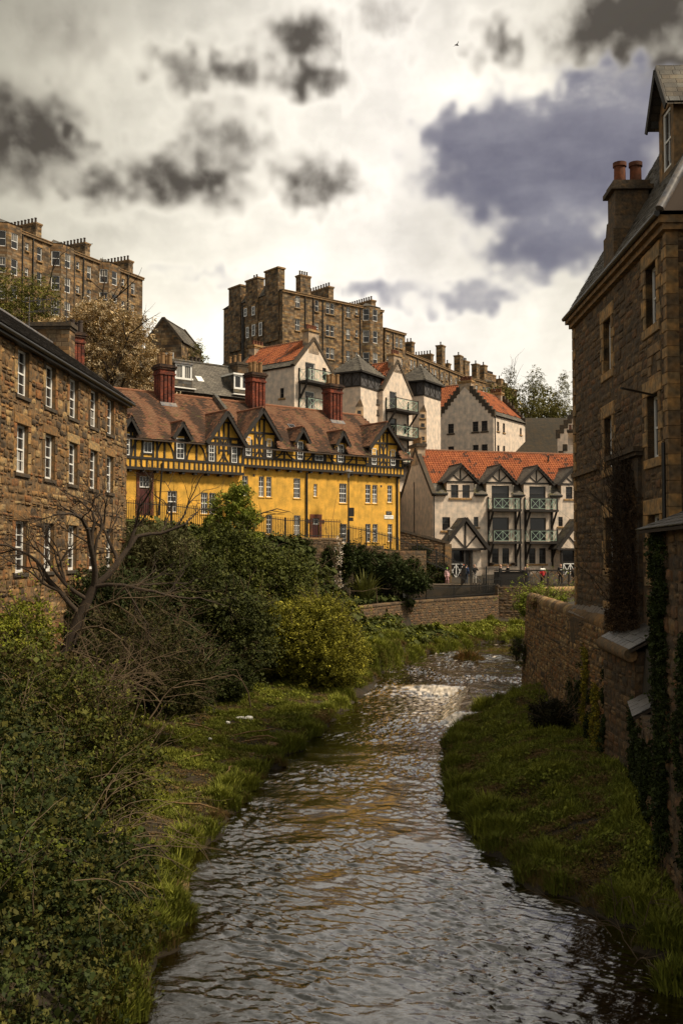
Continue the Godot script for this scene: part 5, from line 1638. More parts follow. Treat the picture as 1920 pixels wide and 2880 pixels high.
	for row in 2:
		var m := MB.new()
		var xx := 0.07
		for i in (7 if row == 0 else 5):
			var lw := rnd(0.03, 0.055)
			if i == 3 and row == 0: xx += 0.03
			m.box(xx, 0.165 - row * 0.1, 0.05, xx + 0.012, 0.225 - row * 0.1, 0.054); m.box(xx, 0.19 - row * 0.1 + rnd(-0.02, 0.02), 0.05, xx + lw, 0.202 - row * 0.1 + 0.012, 0.054)
			xx += lw + 0.018
		part(s1, "worn_lettering", m, mt.curtain)
	var s2 := dressed(t, "white_street_sign", 22.28, 10.2, 23.26, 10.5, 0.04, mt.cloth_white)
	var m2 := MB.new()
	for i in 9: m2.box(0.08 + i * 0.095, 0.17, 0.04, 0.14 + i * 0.095, 0.2 + 0.02 * (i % 2), 0.043)
	for i in 3: m2.box(0.36 + i * 0.095, 0.06, 0.04, 0.42 + i * 0.095, 0.1, 0.043)
	part(s2, "worn_lettering", m2, mt.lead)
	# far return roofs fall away behind; a lamp bracket on the right corner
	var ib := MB.new()
	ib.bar(Vector3(24.1, 14.35, 0.2), Vector3(24.55, 14.75, 0.5), 0.08, 0.1)
	part(t, "eave_bracket", ib, mt.timber)

# ---------------------------------------------------------------- white harled houses
func cross_panel(mb: MB, a: Vector3, b: Vector3, y0: float, y1: float, n: int, w := 0.036) -> void:
	var u := b - a
	for i in n + 1:
		var p := a + u * i / n
		mb.bar(p + Vector3(0, y0, 0), p + Vector3(0, y1, 0), w, w, u)
	mb.bar(a + Vector3(0, y0, 0), b + Vector3(0, y0, 0), w, w); mb.bar(a + Vector3(0, y1, 0), b + Vector3(0, y1, 0), w, w)
	for i in n:
		var p := a + u * i / n; var q := a + u * (i + 1) / n
		mb.bar(p + Vector3(0, y0, 0), q + Vector3(0, y1, 0), w * 0.85, w * 0.85)
		mb.bar(p + Vector3(0, y1, 0), q + Vector3(0, y0, 0), w * 0.85, w * 0.85)

# balcony on the front (z = 0) of a house: deck from x0 to x1 at yd, out to zo, with crossed pale panels and dark braces
func balcony(under: Node3D, x0: float, x1: float, yd: float, zo: float, n_front: int, n_side: int, braced: bool, paint: Material) -> MeshInstance3D:
	var mb := MB.new()
	mb.box(x0 - 0.1, yd - 0.22, 0.0, x1 + 0.1, yd, zo + 0.12)
	var o := part(under, "balcony", mb, mt.timber)
	var pm := MB.new()
	for p in [Vector3(x0, 0, zo), Vector3(x1, 0, zo), Vector3(x0, 0, 0.06), Vector3(x1, 0, 0.06)]: pm.box(p.x - 0.06, yd, p.z - 0.06, p.x + 0.06, yd + 1.22, p.z + 0.06)
	pm.box(x0, yd + 1.08, zo - 0.04, x1, yd + 1.15, zo + 0.04)
	part(o, "post", pm, mt.timber)
	var fr := MB.new()
	cross_panel(fr, Vector3(x0 + 0.12, 0, zo), Vector3(x1 - 0.12, 0, zo), yd + 0.1, yd + 1.02, n_front)
	part(o, "front_panel", fr, paint)
	for x in [x0, x1]:
		var sd := MB.new()
		cross_panel(sd, Vector3(x, 0, 0.14), Vector3(x, 0, zo - 0.1), yd + 0.1, yd + 1.02, n_side)
		part(o, "side_panel", sd, paint)
	if braced:
		for x in [x0 + 0.05, x1 - 0.05]:
			var bb := MB.new()
			bb.bar(Vector3(x, yd - 0.15, zo), Vector3(x, yd - 1.75, 0.05), 0.14, 0.16, Vector3.RIGHT)
			bb.box(x - 0.07, yd - 2.0, 0.0, x + 0.07, yd - 0.2, 0.12)
			part(o, "brace", bb, mt.timber)
	return o

func crow_steps(under: Node3D, a: Vector2, b: Vector2, n: int, wide: float, xf: Transform3D, mat: Material) -> void:
	for i in n:
		var p := a.lerp(b, i / float(n)); var q := a.lerp(b, (i + 1) / float(n))
		var mb := MB.new()
		mb.box(minf(p.x, q.x) - 0.03, minf(p.y, q.y) - 0.25, -wide, maxf(p.x, q.x) + 0.03, maxf(p.y, q.y) + 0.16, 0.06, xf)
		part(under, "crow_step", mb, mat)

func build_white_range() -> void:
	var t := thing("white_house", "white harled house with orange pantile roof, crossed balconies and timber porches by the footbridge", "house", Vector3(8.68, 0, -95.0), 15.2)
	var L := 21.0; var D := 9.6; var ey := 13.3; var ry := 17.75; var base := 3.6
	var wins := [[1.88, 12.8, 0.76, 1.25, 2], [3.06, 12.8, 0.75, 1.25, 2], [14.05, 12.87, 0.72, 1.2, 2], [15.2, 12.87, 0.7, 1.2, 2], [0.98, 9.66, 0.8, 1.27, 3], [4.22, 10.02, 0.48, 0.96, 2], [13.2, 10.12, 0.48, 0.95, 2], [17.5, 9.8, 0.8, 1.2, 2],
		[6.08, 6.44, 0.72, 1.5, 3], [7.18, 6.44, 0.72, 1.52, 3], [10.0, 6.46, 0.7, 1.5, 3], [11.1, 6.46, 0.72, 1.52, 3]]
	var doors := [[6.1, 11.75, 1.85, 2.3], [10.1, 11.75, 1.75, 2.3], [6.15, 8.65, 1.75, 2.3], [10.15, 8.65, 1.7, 2.3]]
	var holes := []
	for q in wins: holes.append(R2(q[0], q[1], q[0] + q[2], q[1] + q[3]))
	for q in doors: holes.append(R2(q[0], q[1], q[0] + q[2], q[1] + q[3]))
	var mb := MB.new()
	mb.wall(rect(0, base, L, ey), holes, 0.16)
	part(t, "front_wall", mb, mt.cream)
	# wall pieces that rise into the dormers
	var dorms := [[0.95, 4.75], [5.05, 8.75], [9.0, 12.7], [13.05, 16.6], [17.2, 20.8]]
	var up := MB.new()
	for d in dorms:
		var a: float = d[0] + 0.5; var b: float = d[1] - 0.5
		var hh := []
		for h in holes:
			if h.end.y > ey and h.position.x > a - 0.1 and h.end.x < b + 0.1: hh.append(R2(h.position.x, ey - 0.01, h.end.x, h.end.y))
		up.wall(PackedVector2Array([Vector2(a, ey), Vector2(b, ey), Vector2(b, 14.35), Vector2((a + b) / 2, 15.9), Vector2(a, 14.35)]), hh, 0.16)
		for x in [a, b]: up.quad(Vector3(x, ey, -1.6), Vector3(x, ey, 0), Vector3(x, 14.5, 0), Vector3(x, 14.5, -1.6))
	part(t, "dormer_wall", up, mt.cream)
	var gm := MB.new()
	var gx := Transform3D(Basis(Vector3(0, 0, 1), Vector3.UP, Vector3(-1, 0, 0)), Vector3.ZERO)
	var gp := PackedVector2Array([Vector2(-D, base), Vector2(0, base), Vector2(0, ey), Vector2(-D / 2, ry), Vector2(-D, ey)])
	gm.wall(gp, [], 0, gx)
	gm.wall(gp, [], 0, Transform3D(gx.basis, Vector3(L, 0, 0)))
	gm.quad(Vector3(L, base, -D), Vector3(0, base, -D), Vector3(0, ey, -D), Vector3(L, ey, -D))
	part(t, "gable_wall", gm, mt.cream)
	# skews
	for e in 2:
		var sk := MB.new()
		var z0 := 0.12 if e == 0 else -D - 0.12
		sk.bar(Vector3(0.12, ey - 0.25, z0), Vector3(0.12, ry + 0.15, -D / 2), 0.42, 0.34, Vector3.UP)
		part(t, "skew", sk, mt.sill_stone)
	var n := 0
	for q in wins:
		window(t, q[0], q[1], q[2], q[3], -0.08, {"cols": q[4], "rows": 2, "fw": 0.05, "bw": 0.025, "mat": mt.dark_paint, "sash": true})
		n += 1
	for q in [[1.66, 12.6, 4.02, 12.78], [13.8, 12.68, 16.0, 12.85], [0.8, 9.46, 2.0, 9.64], [4.1, 9.84, 4.85, 10.0], [13.05, 9.94, 13.85, 10.1], [9.84, 6.25, 12.0, 6.44], [5.9, 6.23, 8.1, 6.42]]: dressed(t, "sill", q[0], q[1], q[2], q[3], 0.1, mt.dressed)
	for q in doors: window(t, q[0], q[1], q[2], q[3], -0.1, {"cols": 1, "rows": 1, "fw": 0.09, "mat": mt.dark_paint, "sash": false, "name": "balcony_door"})
	# roof
	var ez := 0.32; var rz := -D / 2
	var w := Vector3(0, ry - ey, rz - 0.0); var sl0 := w.length()
	var wn := w.normalized()
	var e0 := Vector3(0.3, ey, 0) - wn * 0.4
	var sl := sl0 + 0.4
	var slope := (ry - ey) / absf(rz)
	var frame := Transform3D(Basis(Vector3.RIGHT, wn, Vector3.RIGHT.cross(wn)), e0)
	var poly := rect(0, 0, L - 0.3, sl)
	var notch := []
	for d in dorms: notch.append(R2(d[0] + 0.5 - 0.3, -0.1, d[1] - 0.5 - 0.3, 1.55))
	var rb := MB.new()
	rb.wall(poly, notch, 0, frame); rb.wall(poly, notch, 0, frame * Transform3D(Basis.IDENTITY, Vector3(0, 0, -0.08)))
	rb.quad(Vector3(L, ey, -D), Vector3(0.3, ey, -D), Vector3(0.3, ry, rz), Vector3(L, ry, rz))
	var roof := part(t, "roof", rb, mt.roof_under)
	var band := 1.72
	tiles(t, "slate_band", e0 + frame.basis.z * 0.02, Vector3.RIGHT, wn, rect(0, 0, L - 0.3, band), notch, 0.28, 0.17, "slate", pal_moss, 90)
	tiles(t, "pantiles", e0 + wn * band + frame.basis.z * 0.05, Vector3.RIGHT, wn, rect(0, 0, L - 0.3, sl - band - 0.02), [], 0.27, 0.31, "pan", pal_pan, 91)
	var x := 0.3
	while x < L - 0.2:
		var tb := MB.new()
		tb.tube(PackedVector3Array([Vector3(x, ry + 0.06, rz), Vector3(x + 0.4, ry + 0.08, rz)]), PackedFloat32Array([0.12, 0.13]), 8)
		part(roof, "ridge_tile", tb, mt.ridge_tile)
		x += 0.41
	var vt := MB.new()
	vt.tube(PackedVector3Array([Vector3(14.0, 16.9, -3.6), Vector3(14.0, 17.55, -3.6)]), PackedFloat32Array([0.1, 0.1]), 8)
	part(roof, "vent_pipe", vt, mt.pot_dark)
	var k := 0
	for d in dorms:
		gable_dormer(t, d[0], d[1], 14.28, 16.0, 0.0, 0.3, ey, 0.0, slope, "slate", 100 + k * 2, 0.2)
		k += 1
		var xm: float = (d[0] + d[1]) / 2
		timber(t, "timber_beam", d[0] + 0.35, 14.26, d[1] - 0.35, 14.42, -0.02, 0.06)
		timber(t, "timber_post", xm - 0.06, 14.42, xm + 0.06, 15.85, -0.02, 0.05)
		for e in [-1.0, 1.0]:
			var bm := MB.new()
			bm.beam(Vector2(xm, 14.4), Vector2(xm + e * 0.78, 15.05), 0.12, -0.02, 0.045)
			part(t, "timber_brace", bm, mt.timber)
	var gu := MB.new()
	for q in [[0.0, 1.45], [4.25, 5.55], [8.25, 9.5], [12.2, 13.55], [16.1, 17.7]]: gu.box(q[0], ey - 0.22, 0.0, q[1], ey - 0.1, 0.34)
	gu.box(1.45, 13.45, 0.0, 4.25, 13.52, 0.03)
	part(t, "gutter", gu, mt.iron)
	# chimney on the gable
	var ch := MB.new()
	ch.box(-0.05, 16.3, -D / 2 - 1.45, 0.75, 18.1, -D / 2 + 0.75)
	var c := part(t, "chimney", ch, mt.cream_old)
	var cp := MB.new()
	cp.box(-0.2, 18.1, -D / 2 - 1.6, 0.9, 18.42, -D / 2 + 0.9)
	part(c, "chimney_cap", cp, mt.sill_stone)
	for i in 4:
		var pb := MB.new()
		pb.lathe(Vector3(0.35, 18.4, -D / 2 - 1.15 + i * 0.53), [Vector2(0.2, 0), Vector2(0.17, 0.5), Vector2(0.2, 0.52), Vector2(0.2, 0.62), Vector2(0.13, 0.62), Vector2(0.12, 0.3)], 10)
		part(c, "chimney_pot", pb, mt.pot)
	downpipe(t, Vector3(0.12, 5, 0.09), Vector3(0.12, 13.1, 0.09), 0.055)
	downpipe(t, Vector3(9.07, 4.5, 0.09), Vector3(9.07, 13.1, 0.09), 0.055)
	downpipe(t, Vector3(-0.07, 7.5, -5.1), Vector3(-0.07, 14.6, -5.1), 0.04)
	for q in [[5.72, 8.6, 11.72, true], [5.72, 8.6, 8.6, true], [9.6, 12.5, 11.72, true], [9.6, 12.5, 8.6, true]]:
		balcony(t, q[0], q[1], q[2], 1.15, 3, 1, true, mt.green_paint)
		timber(t, "balcony_post", q[0] - 0.08, q[2] - 2.4, q[0] + 0.08, q[2] - 0.2, 0.02, 0.16)
		timber(t, "balcony_post", q[1] - 0.08, q[2] - 2.4, q[1] + 0.08, q[2] - 0.2, 0.02, 0.16)
	# gabled porches
	for px in [2.55, 14.4]:
		var zf := 1.9
		var hw := 2.35
		var rb2 := MB.new()
		var ya := 10.75; var yl := 7.82
		for e in [-1.0, 1.0]:
			var q0 := Vector3(px, ya, zf + 0.25); var q1 := Vector3(px + e * hw, yl, zf + 0.25); var q2 := Vector3(px + e * hw, yl, 0); var q3 := Vector3(px, ya, 0)
			var th := Vector3(0, 0.1, 0)
			if e > 0: rb2.quad(q0 + th, q1 + th, q2 + th, q3 + th); rb2.quad(q1, q0, q3, q2)
			else: rb2.quad(q1 + th, q0 + th, q3 + th, q2 + th); rb2.quad(q0, q1, q2, q3)
		var po := part(t, "porch", rb2, mt.slate)
		var pw := MB.new()
		pw.extrude(PackedVector2Array([Vector2(px - hw + 0.35, yl + 0.05), Vector2(px + hw - 0.35, yl + 0.05), Vector2(px, ya - 0.35)]), zf - 0.2, zf)
		pw.box(px - hw + 0.5, base, 0, px - hw + 0.62, yl, zf - 0.1); pw.box(px + 0.75, base, 0.0, px + hw - 0.5, yl, zf - 0.6)
		part(po, "porch_wall", pw, mt.cream)
		for e in [-1.0, 1.0]:
			var bm := MB.new()
			bm.beam(Vector2(px, ya + 0.02), Vector2(px + e * (hw + 0.05), yl - 0.02), 0.32, zf + 0.2, zf + 0.3)
			part(po, "bargeboard", bm, mt.timber)
			var b2 := MB.new()
			b2.beam(Vector2(px, yl + 0.1), Vector2(px + e * 1.15, yl + 1.35), 0.14, zf, zf + 0.06)
			part(po, "timber_brace", b2, mt.timber)
		var b3 := MB.new()
		b3.box(px - hw + 0.3, yl - 0.06, zf - 0.1, px + hw - 0.3, yl + 0.14, zf + 0.08)
		b3.box(px - 0.08, yl + 0.14, zf, px + 0.08, ya - 0.3, zf + 0.06)
		part(po, "timber_beam", b3, mt.timber)
		var b4 := MB.new()
		for xx in [px - hw + 0.55, px - 0.05, px + 0.7]: b4.box(xx - 0.09, base, zf - 0.25, xx + 0.09, yl, zf - 0.05)
		b4.box(px - hw + 0.5, 6.55, zf - 0.2, px, 6.65, zf - 0.08)
		part(po, "porch_post", b4, mt.timber)
		var b5 := MB.new()
		cross_panel(b5, Vector3(px - hw + 0.72, 0, zf - 0.1), Vector3(px - 0.15, 0, zf - 0.1), 5.1, 6.45, 2, 0.07)
		part(po, "rail_panel", b5, mt.white_paint)
		var b6 := MB.new()
		b6.box(px - hw + 0.7, base, zf - 0.6, px - 0.1, yl - 0.1, zf - 0.55)
		part(po, "porch_glass", b6, mt.glass)
		var b7 := MB.new()
		b7.box(px + 0.05, base, zf - 0.7, px + 0.62, yl - 0.1, zf - 0.62)
		part(po, "door", b7, mt.dark_paint)
	var gl := MB.new()
	gl.lathe(Vector3(4.7, 7.25, 0.25), [Vector2(0.02, 0.3), Vector2(0.1, 0.22), Vector2(0.12, 0.0), Vector2(0.07, -0.12), Vector2(0.0, -0.14)], 8)
	part(t, "wall_lantern", gl, mt.curtain)
	for q in [5.95, 8.2]:
		var hb := MB.new()
		hb.lathe(Vector3(q, 6.45, 0.35), [Vector2(0.0, -0.2), Vector2(0.22, -0.1), Vector2(0.28, 0.08), Vector2(0.0, 0.15)], 10)
		part(t, "hanging_basket", hb, mt.bark)

# a square stair tower with a timber-lined top storey and a pyramid roof; front faces z, right side faces x
func tower(called_label: String, at: Vector3, turn: float, w: float, d: float, yb: float, yt: float, ye: float, ya: float, tri_y: float, front_win: Array, side_win: Array, open_bay: bool, sd: int) -> void:
	var t := thing("stair_tower", called_label, "tower", at, turn, "harled stair towers")
	var fh := []; var sh := []
	for y in front_win: fh.append(R2(-0.36, y, -0.02, y + 0.42))
	for q in side_win: sh.append(R2(q[0], q[1], q[0] + q[2], q[1] + q[3]))
	var mb := MB.new()
	var cc := 0.6
	var ct := tri_y - 0.75
	mb.wall(PackedVector2Array([Vector2(-w, yb), Vector2(-cc, yb), Vector2(-cc, ct), Vector2(0, tri_y), Vector2(0, yt), Vector2(-w, yt)]), [], 0.0)
	mb.wall(PackedVector2Array([Vector2(cc, yb), Vector2(d, yb), Vector2(d, yt), Vector2(0, yt), Vector2(0, tri_y), Vector2(cc, ct)]), sh, 0.12, Transform3D(Basis(Vector3(0, 0, -1), Vector3.UP, Vector3(1, 0, 0)), Vector3.ZERO))
	mb.quad(Vector3(-w, yb, -d), Vector3(-w, yb, 0), Vector3(-w, yt, 0), Vector3(-w, yt, -d))
	mb.quad(Vector3(0, yb, -d), Vector3(-w, yb, -d), Vector3(-w, yt, -d), Vector3(0, yt, -d))
	mb.quad(Vector3(-w, yt, 0), Vector3(0, yt, 0), Vector3(0, yt, -d), Vector3(-w, yt, -d))
	part(t, "wall", mb, mt.cream)
	# the cut corner that carries the small windows, with its spur
	var cm := MB.new()
	var p0 := Vector3(-cc, 0, 0.0); var p1 := Vector3(0.0, 0, -cc)
	cm.quad(p0 + Vector3(0, yb, 0), p1 + Vector3(0, yb, 0), p1 + Vector3(0, ct, 0), p0 + Vector3(0, ct, 0))
	var cdir := Transform3D(Basis((p1 - p0).normalized(), Vector3.UP, (p1 - p0).normalized().cross(Vector3.UP)), p0)
	cm.tri(p0 + Vector3(0, ct, 0), p1 + Vector3(0, ct, 0), Vector3(0.0, tri_y, 0.0))
	part(t, "corner_spur", cm, mt.cream_old)
	for y in front_win:
		var cl := p0.distance_to(p1)
		var o := window(t, 0, 0, 0.36, 0.42, 0, {"cols": 2, "rows": 2, "sash": false, "fw": 0.045, "mat": mt.dark_paint})
		o.transform = cdir * Transform3D(Basis.IDENTITY, Vector3(cl / 2 - 0.18, y, 0.045))
		var s := dressed(t, "sill", 0, 0, 0.74, 0.12, 0.1, mt.dressed)
		s.transform = cdir * Transform3D(Basis.IDENTITY, Vector3(cl / 2 - 0.37, y - 0.14, 0.0))
	for q in side_win:
		var o := window(t, 0, 0, q[2], q[3], 0, {"cols": 1, "rows": 1, "sash": false, "fw": 0.05, "mat": mt.dark_paint})
		o.transform = Transform3D(Basis(Vector3(0, 0, -1), Vector3.UP, Vector3(1, 0, 0)), Vector3(-0.08, q[1], -q[0]))
		var s := dressed(t, "sill", 0, 0, q[2] + 0.24, 0.13, 0.1, mt.sill_stone)
		s.transform = Transform3D(Basis(Vector3(0, 0, -1), Vector3.UP, Vector3(1, 0, 0)), Vector3(0, q[1] - 0.14, -q[0] + 0.12))
	# timber top storey
	for face in 4:
		var fw: float = w if face % 2 == 0 else d
		var fx := [Transform3D(Basis.IDENTITY, Vector3(-w, yt, 0.03)), Transform3D(Basis(Vector3(0, 0, -1), Vector3.UP, Vector3(1, 0, 0)), Vector3(0.03, yt, 0)), Transform3D(Basis(Vector3(-1, 0, 0), Vector3.UP, Vector3(0, 0, -1)), Vector3(0, yt, -d - 0.03)), Transform3D(Basis(Vector3(0, 0, 1), Vector3.UP, Vector3(-1, 0, 0)), Vector3(-w - 0.03, yt, -d))][face] as Transform3D
		var hh := ye - yt
		var pm := MB.new()
		pm.box(0, 0, -0.1, fw, hh, -0.02)
		var pn2 := part(t, "board_panel", pm, mt.brown_board)
		pn2.transform = fx
		var fr := MB.new()
		fr.box(-0.06, -0.08, -0.06, fw + 0.06, 0.08, 0.05); fr.box(-0.06, hh - 0.14, -0.06, fw + 0.06, hh, 0.05)
		var np := 3
		for i in np + 1:
			var x := fw * i / np
			fr.box(x - 0.06, 0.08, -0.05, x + 0.06, hh - 0.14, 0.04)
		for i in np:
			var x0 := fw * i / np + 0.06; var x1 := fw * (i + 1) / np - 0.06
			var wd := 0.09 if i == 1 and face == 1 else 0.035
			fr.beam(Vector2(x0, 0.08), Vector2(x1, hh - 0.14), wd, -0.03, 0.015); fr.beam(Vector2(x0, hh - 0.14), Vector2(x1, 0.08), wd, -0.03, 0.012)
		part(pn2, "timber_frame", fr, mt.timber)
		if open_bay and face == 0:
			var ob := MB.new()
			ob.box(fw * 0.33, 0.08, -0.05, fw * 0.66, hh - 0.14, 0.0)
			part(pn2, "dark_opening", ob, mt.dark_paint)
	# pyramid roof
	var ov := 0.42
	var c := Vector3(-w / 2, ya, -d / 2)
	var q := [Vector3(-w - ov, ye, ov), Vector3(ov, ye, ov), Vector3(ov, ye, -d - ov), Vector3(-w - ov, ye, -d - ov)]
	var rb := MB.new()
	for i in 4: rb.tri(q[i], q[(i + 1) % 4], c)
	rb.quad(q[0], q[3], q[2], q[1])
	for i in 4:
		var dn := Vector3(0, -0.12, 0)
		rb.quad(q[i] + dn, q[(i + 1) % 4] + dn, q[(i + 1) % 4], q[i])
	var roof := part(t, "roof", rb, mt.timber)
	for i in 4:
		var a: Vector3 = q[i]; var b: Vector3 = q[(i + 1) % 4]
		var m := (a + b) / 2
		var wv := c - m
		var ln := a.distance_to(b)
		tiles(t, "slates", a + Vector3(0, 0.02, 0), (b - a) / ln, wv.normalized(), PackedVector2Array([Vector2(0, 0), Vector2(ln, 0), Vector2(ln / 2 + 0.03, wv.length()), Vector2(ln / 2 - 0.03, wv.length())]), [], 0.3, 0.17, "slate", pal_slate, sd + i)
	var fn := MB.new()
	fn.lathe(c, [Vector2(0.22, -0.22), Vector2(0.1, 0.02), Vector2(0.0, 0.08)], 8)
	part(roof, "lead_cap", fn, mt.cloth_white)

func gable_roof_house(t: Node3D, x0: float, x1: float, D: float, yb: float, ey: float, ry: float, skew: Material, cover: String, band: float, sd: int, fh: Array, gh: Array, g_right: bool, wallm: Material) -> void:
	# ridge along x; front wall at z = 0; one gable (right or left) carries openings gh given as [z from the front, y, w, h]
	var mb := MB.new()
	var holes := []
	for q in fh: holes.append(R2(q[0], q[1], q[0] + q[2], q[1] + q[3]))
	mb.wall(rect(x0, yb, x1, ey), holes, 0.15)
	part(t, "front_wall", mb, wallm)
	var gm := MB.new()
	var gholes := []
	for q in gh: gholes.append(R2(q[0], q[1], q[0] + q[2], q[1] + q[3]))
	var pr := PackedVector2Array([Vector2(0, yb), Vector2(D, yb), Vector2(D, ey), Vector2(D / 2, ry), Vector2(0, ey)])
	var pl := PackedVector2Array([Vector2(-D, yb), Vector2(0, yb), Vector2(0, ey), Vector2(-D / 2, ry), Vector2(-D, ey)])
	gm.wall(pr, gholes if g_right else [], 0.15, Transform3D(Basis(Vector3(0, 0, -1), Vector3.UP, Vector3(1, 0, 0)), Vector3(x1, 0, 0)))
	gm.wall(pl, gholes if not g_right else [], 0.15, Transform3D(Basis(Vector3(0, 0, 1), Vector3.UP, Vector3(-1, 0, 0)), Vector3(x0, 0, 0)))
	gm.quad(Vector3(x1, yb, -D), Vector3(x0, yb, -D), Vector3(x0, ey, -D), Vector3(x1, ey, -D))
	part(t, "gable_wall", gm, wallm)
	var w := Vector3(0, ry - ey, -D / 2); var wn := w.normalized()
	var ov := 0.3
	var e0 := Vector3(x0 + 0.2, ey, 0) - wn * ov
	var sl := w.length() + ov
	var rb := MB.new()
	var nn := Vector3.RIGHT.cross(wn)
	rb.quad(e0, e0 + Vector3(x1 - x0 - 0.4, 0, 0), e0 + Vector3(x1 - x0 - 0.4, 0, 0) + wn * sl, e0 + wn * sl)
	rb.quad(e0 - nn * 0.1, e0 + wn * sl - nn * 0.1, e0 + Vector3(x1 - x0 - 0.4, 0, 0) + wn * sl - nn * 0.1, e0 + Vector3(x1 - x0 - 0.4, 0, 0) - nn * 0.1)
	rb.quad(Vector3(x1 - 0.2, ey, -D), Vector3(x0 + 0.2, ey, -D), Vector3(x0 + 0.2, ry, -D / 2), Vector3(x1 - 0.2, ry, -D / 2))
	var roof := part(t, "roof", rb, mt.roof_under)
	var ln := x1 - x0 - 0.4
	if band > 0: tiles(t, "slate_band", e0 + nn * 0.02, Vector3.RIGHT, wn, rect(0, 0, ln, band), [], 0.3, 0.18, "slate", pal_slate, sd)
	if cover == "pan": tiles(t, "pantiles", e0 + wn * band + nn * 0.05, Vector3.RIGHT, wn, rect(0, 0, ln, sl - band), [], 0.27, 0.31, "pan", pal_pan, sd + 1)
	else: tiles(t, "slates", e0 + wn * band + nn * 0.03, Vector3.RIGHT, wn, rect(0, 0, ln, sl - band), [], 0.3, 0.19, "slate", pal_slate, sd + 1)
	var rt := MB.new()
	rt.tube(PackedVector3Array([Vector3(x0 + 0.2, ry + 0.08, -D / 2), Vector3(x1 - 0.2, ry + 0.08, -D / 2)]), PackedFloat32Array([0.12, 0.12]), 8)
	part(roof, "ridge", rt, mt.ridge_tile if cover == "pan" else mt.slate)
	if skew:
		for x in [x0 + 0.1, x1 - 0.1]:
			for e in 2:
				var sk := MB.new()
				sk.bar(Vector3(x, ey - 0.15, 0.1 if e == 0 else -D - 0.1), Vector3(x, ry + 0.15, -D / 2), 0.36, 0.3, Vector3.UP)
				part(t, "skew", sk, skew)

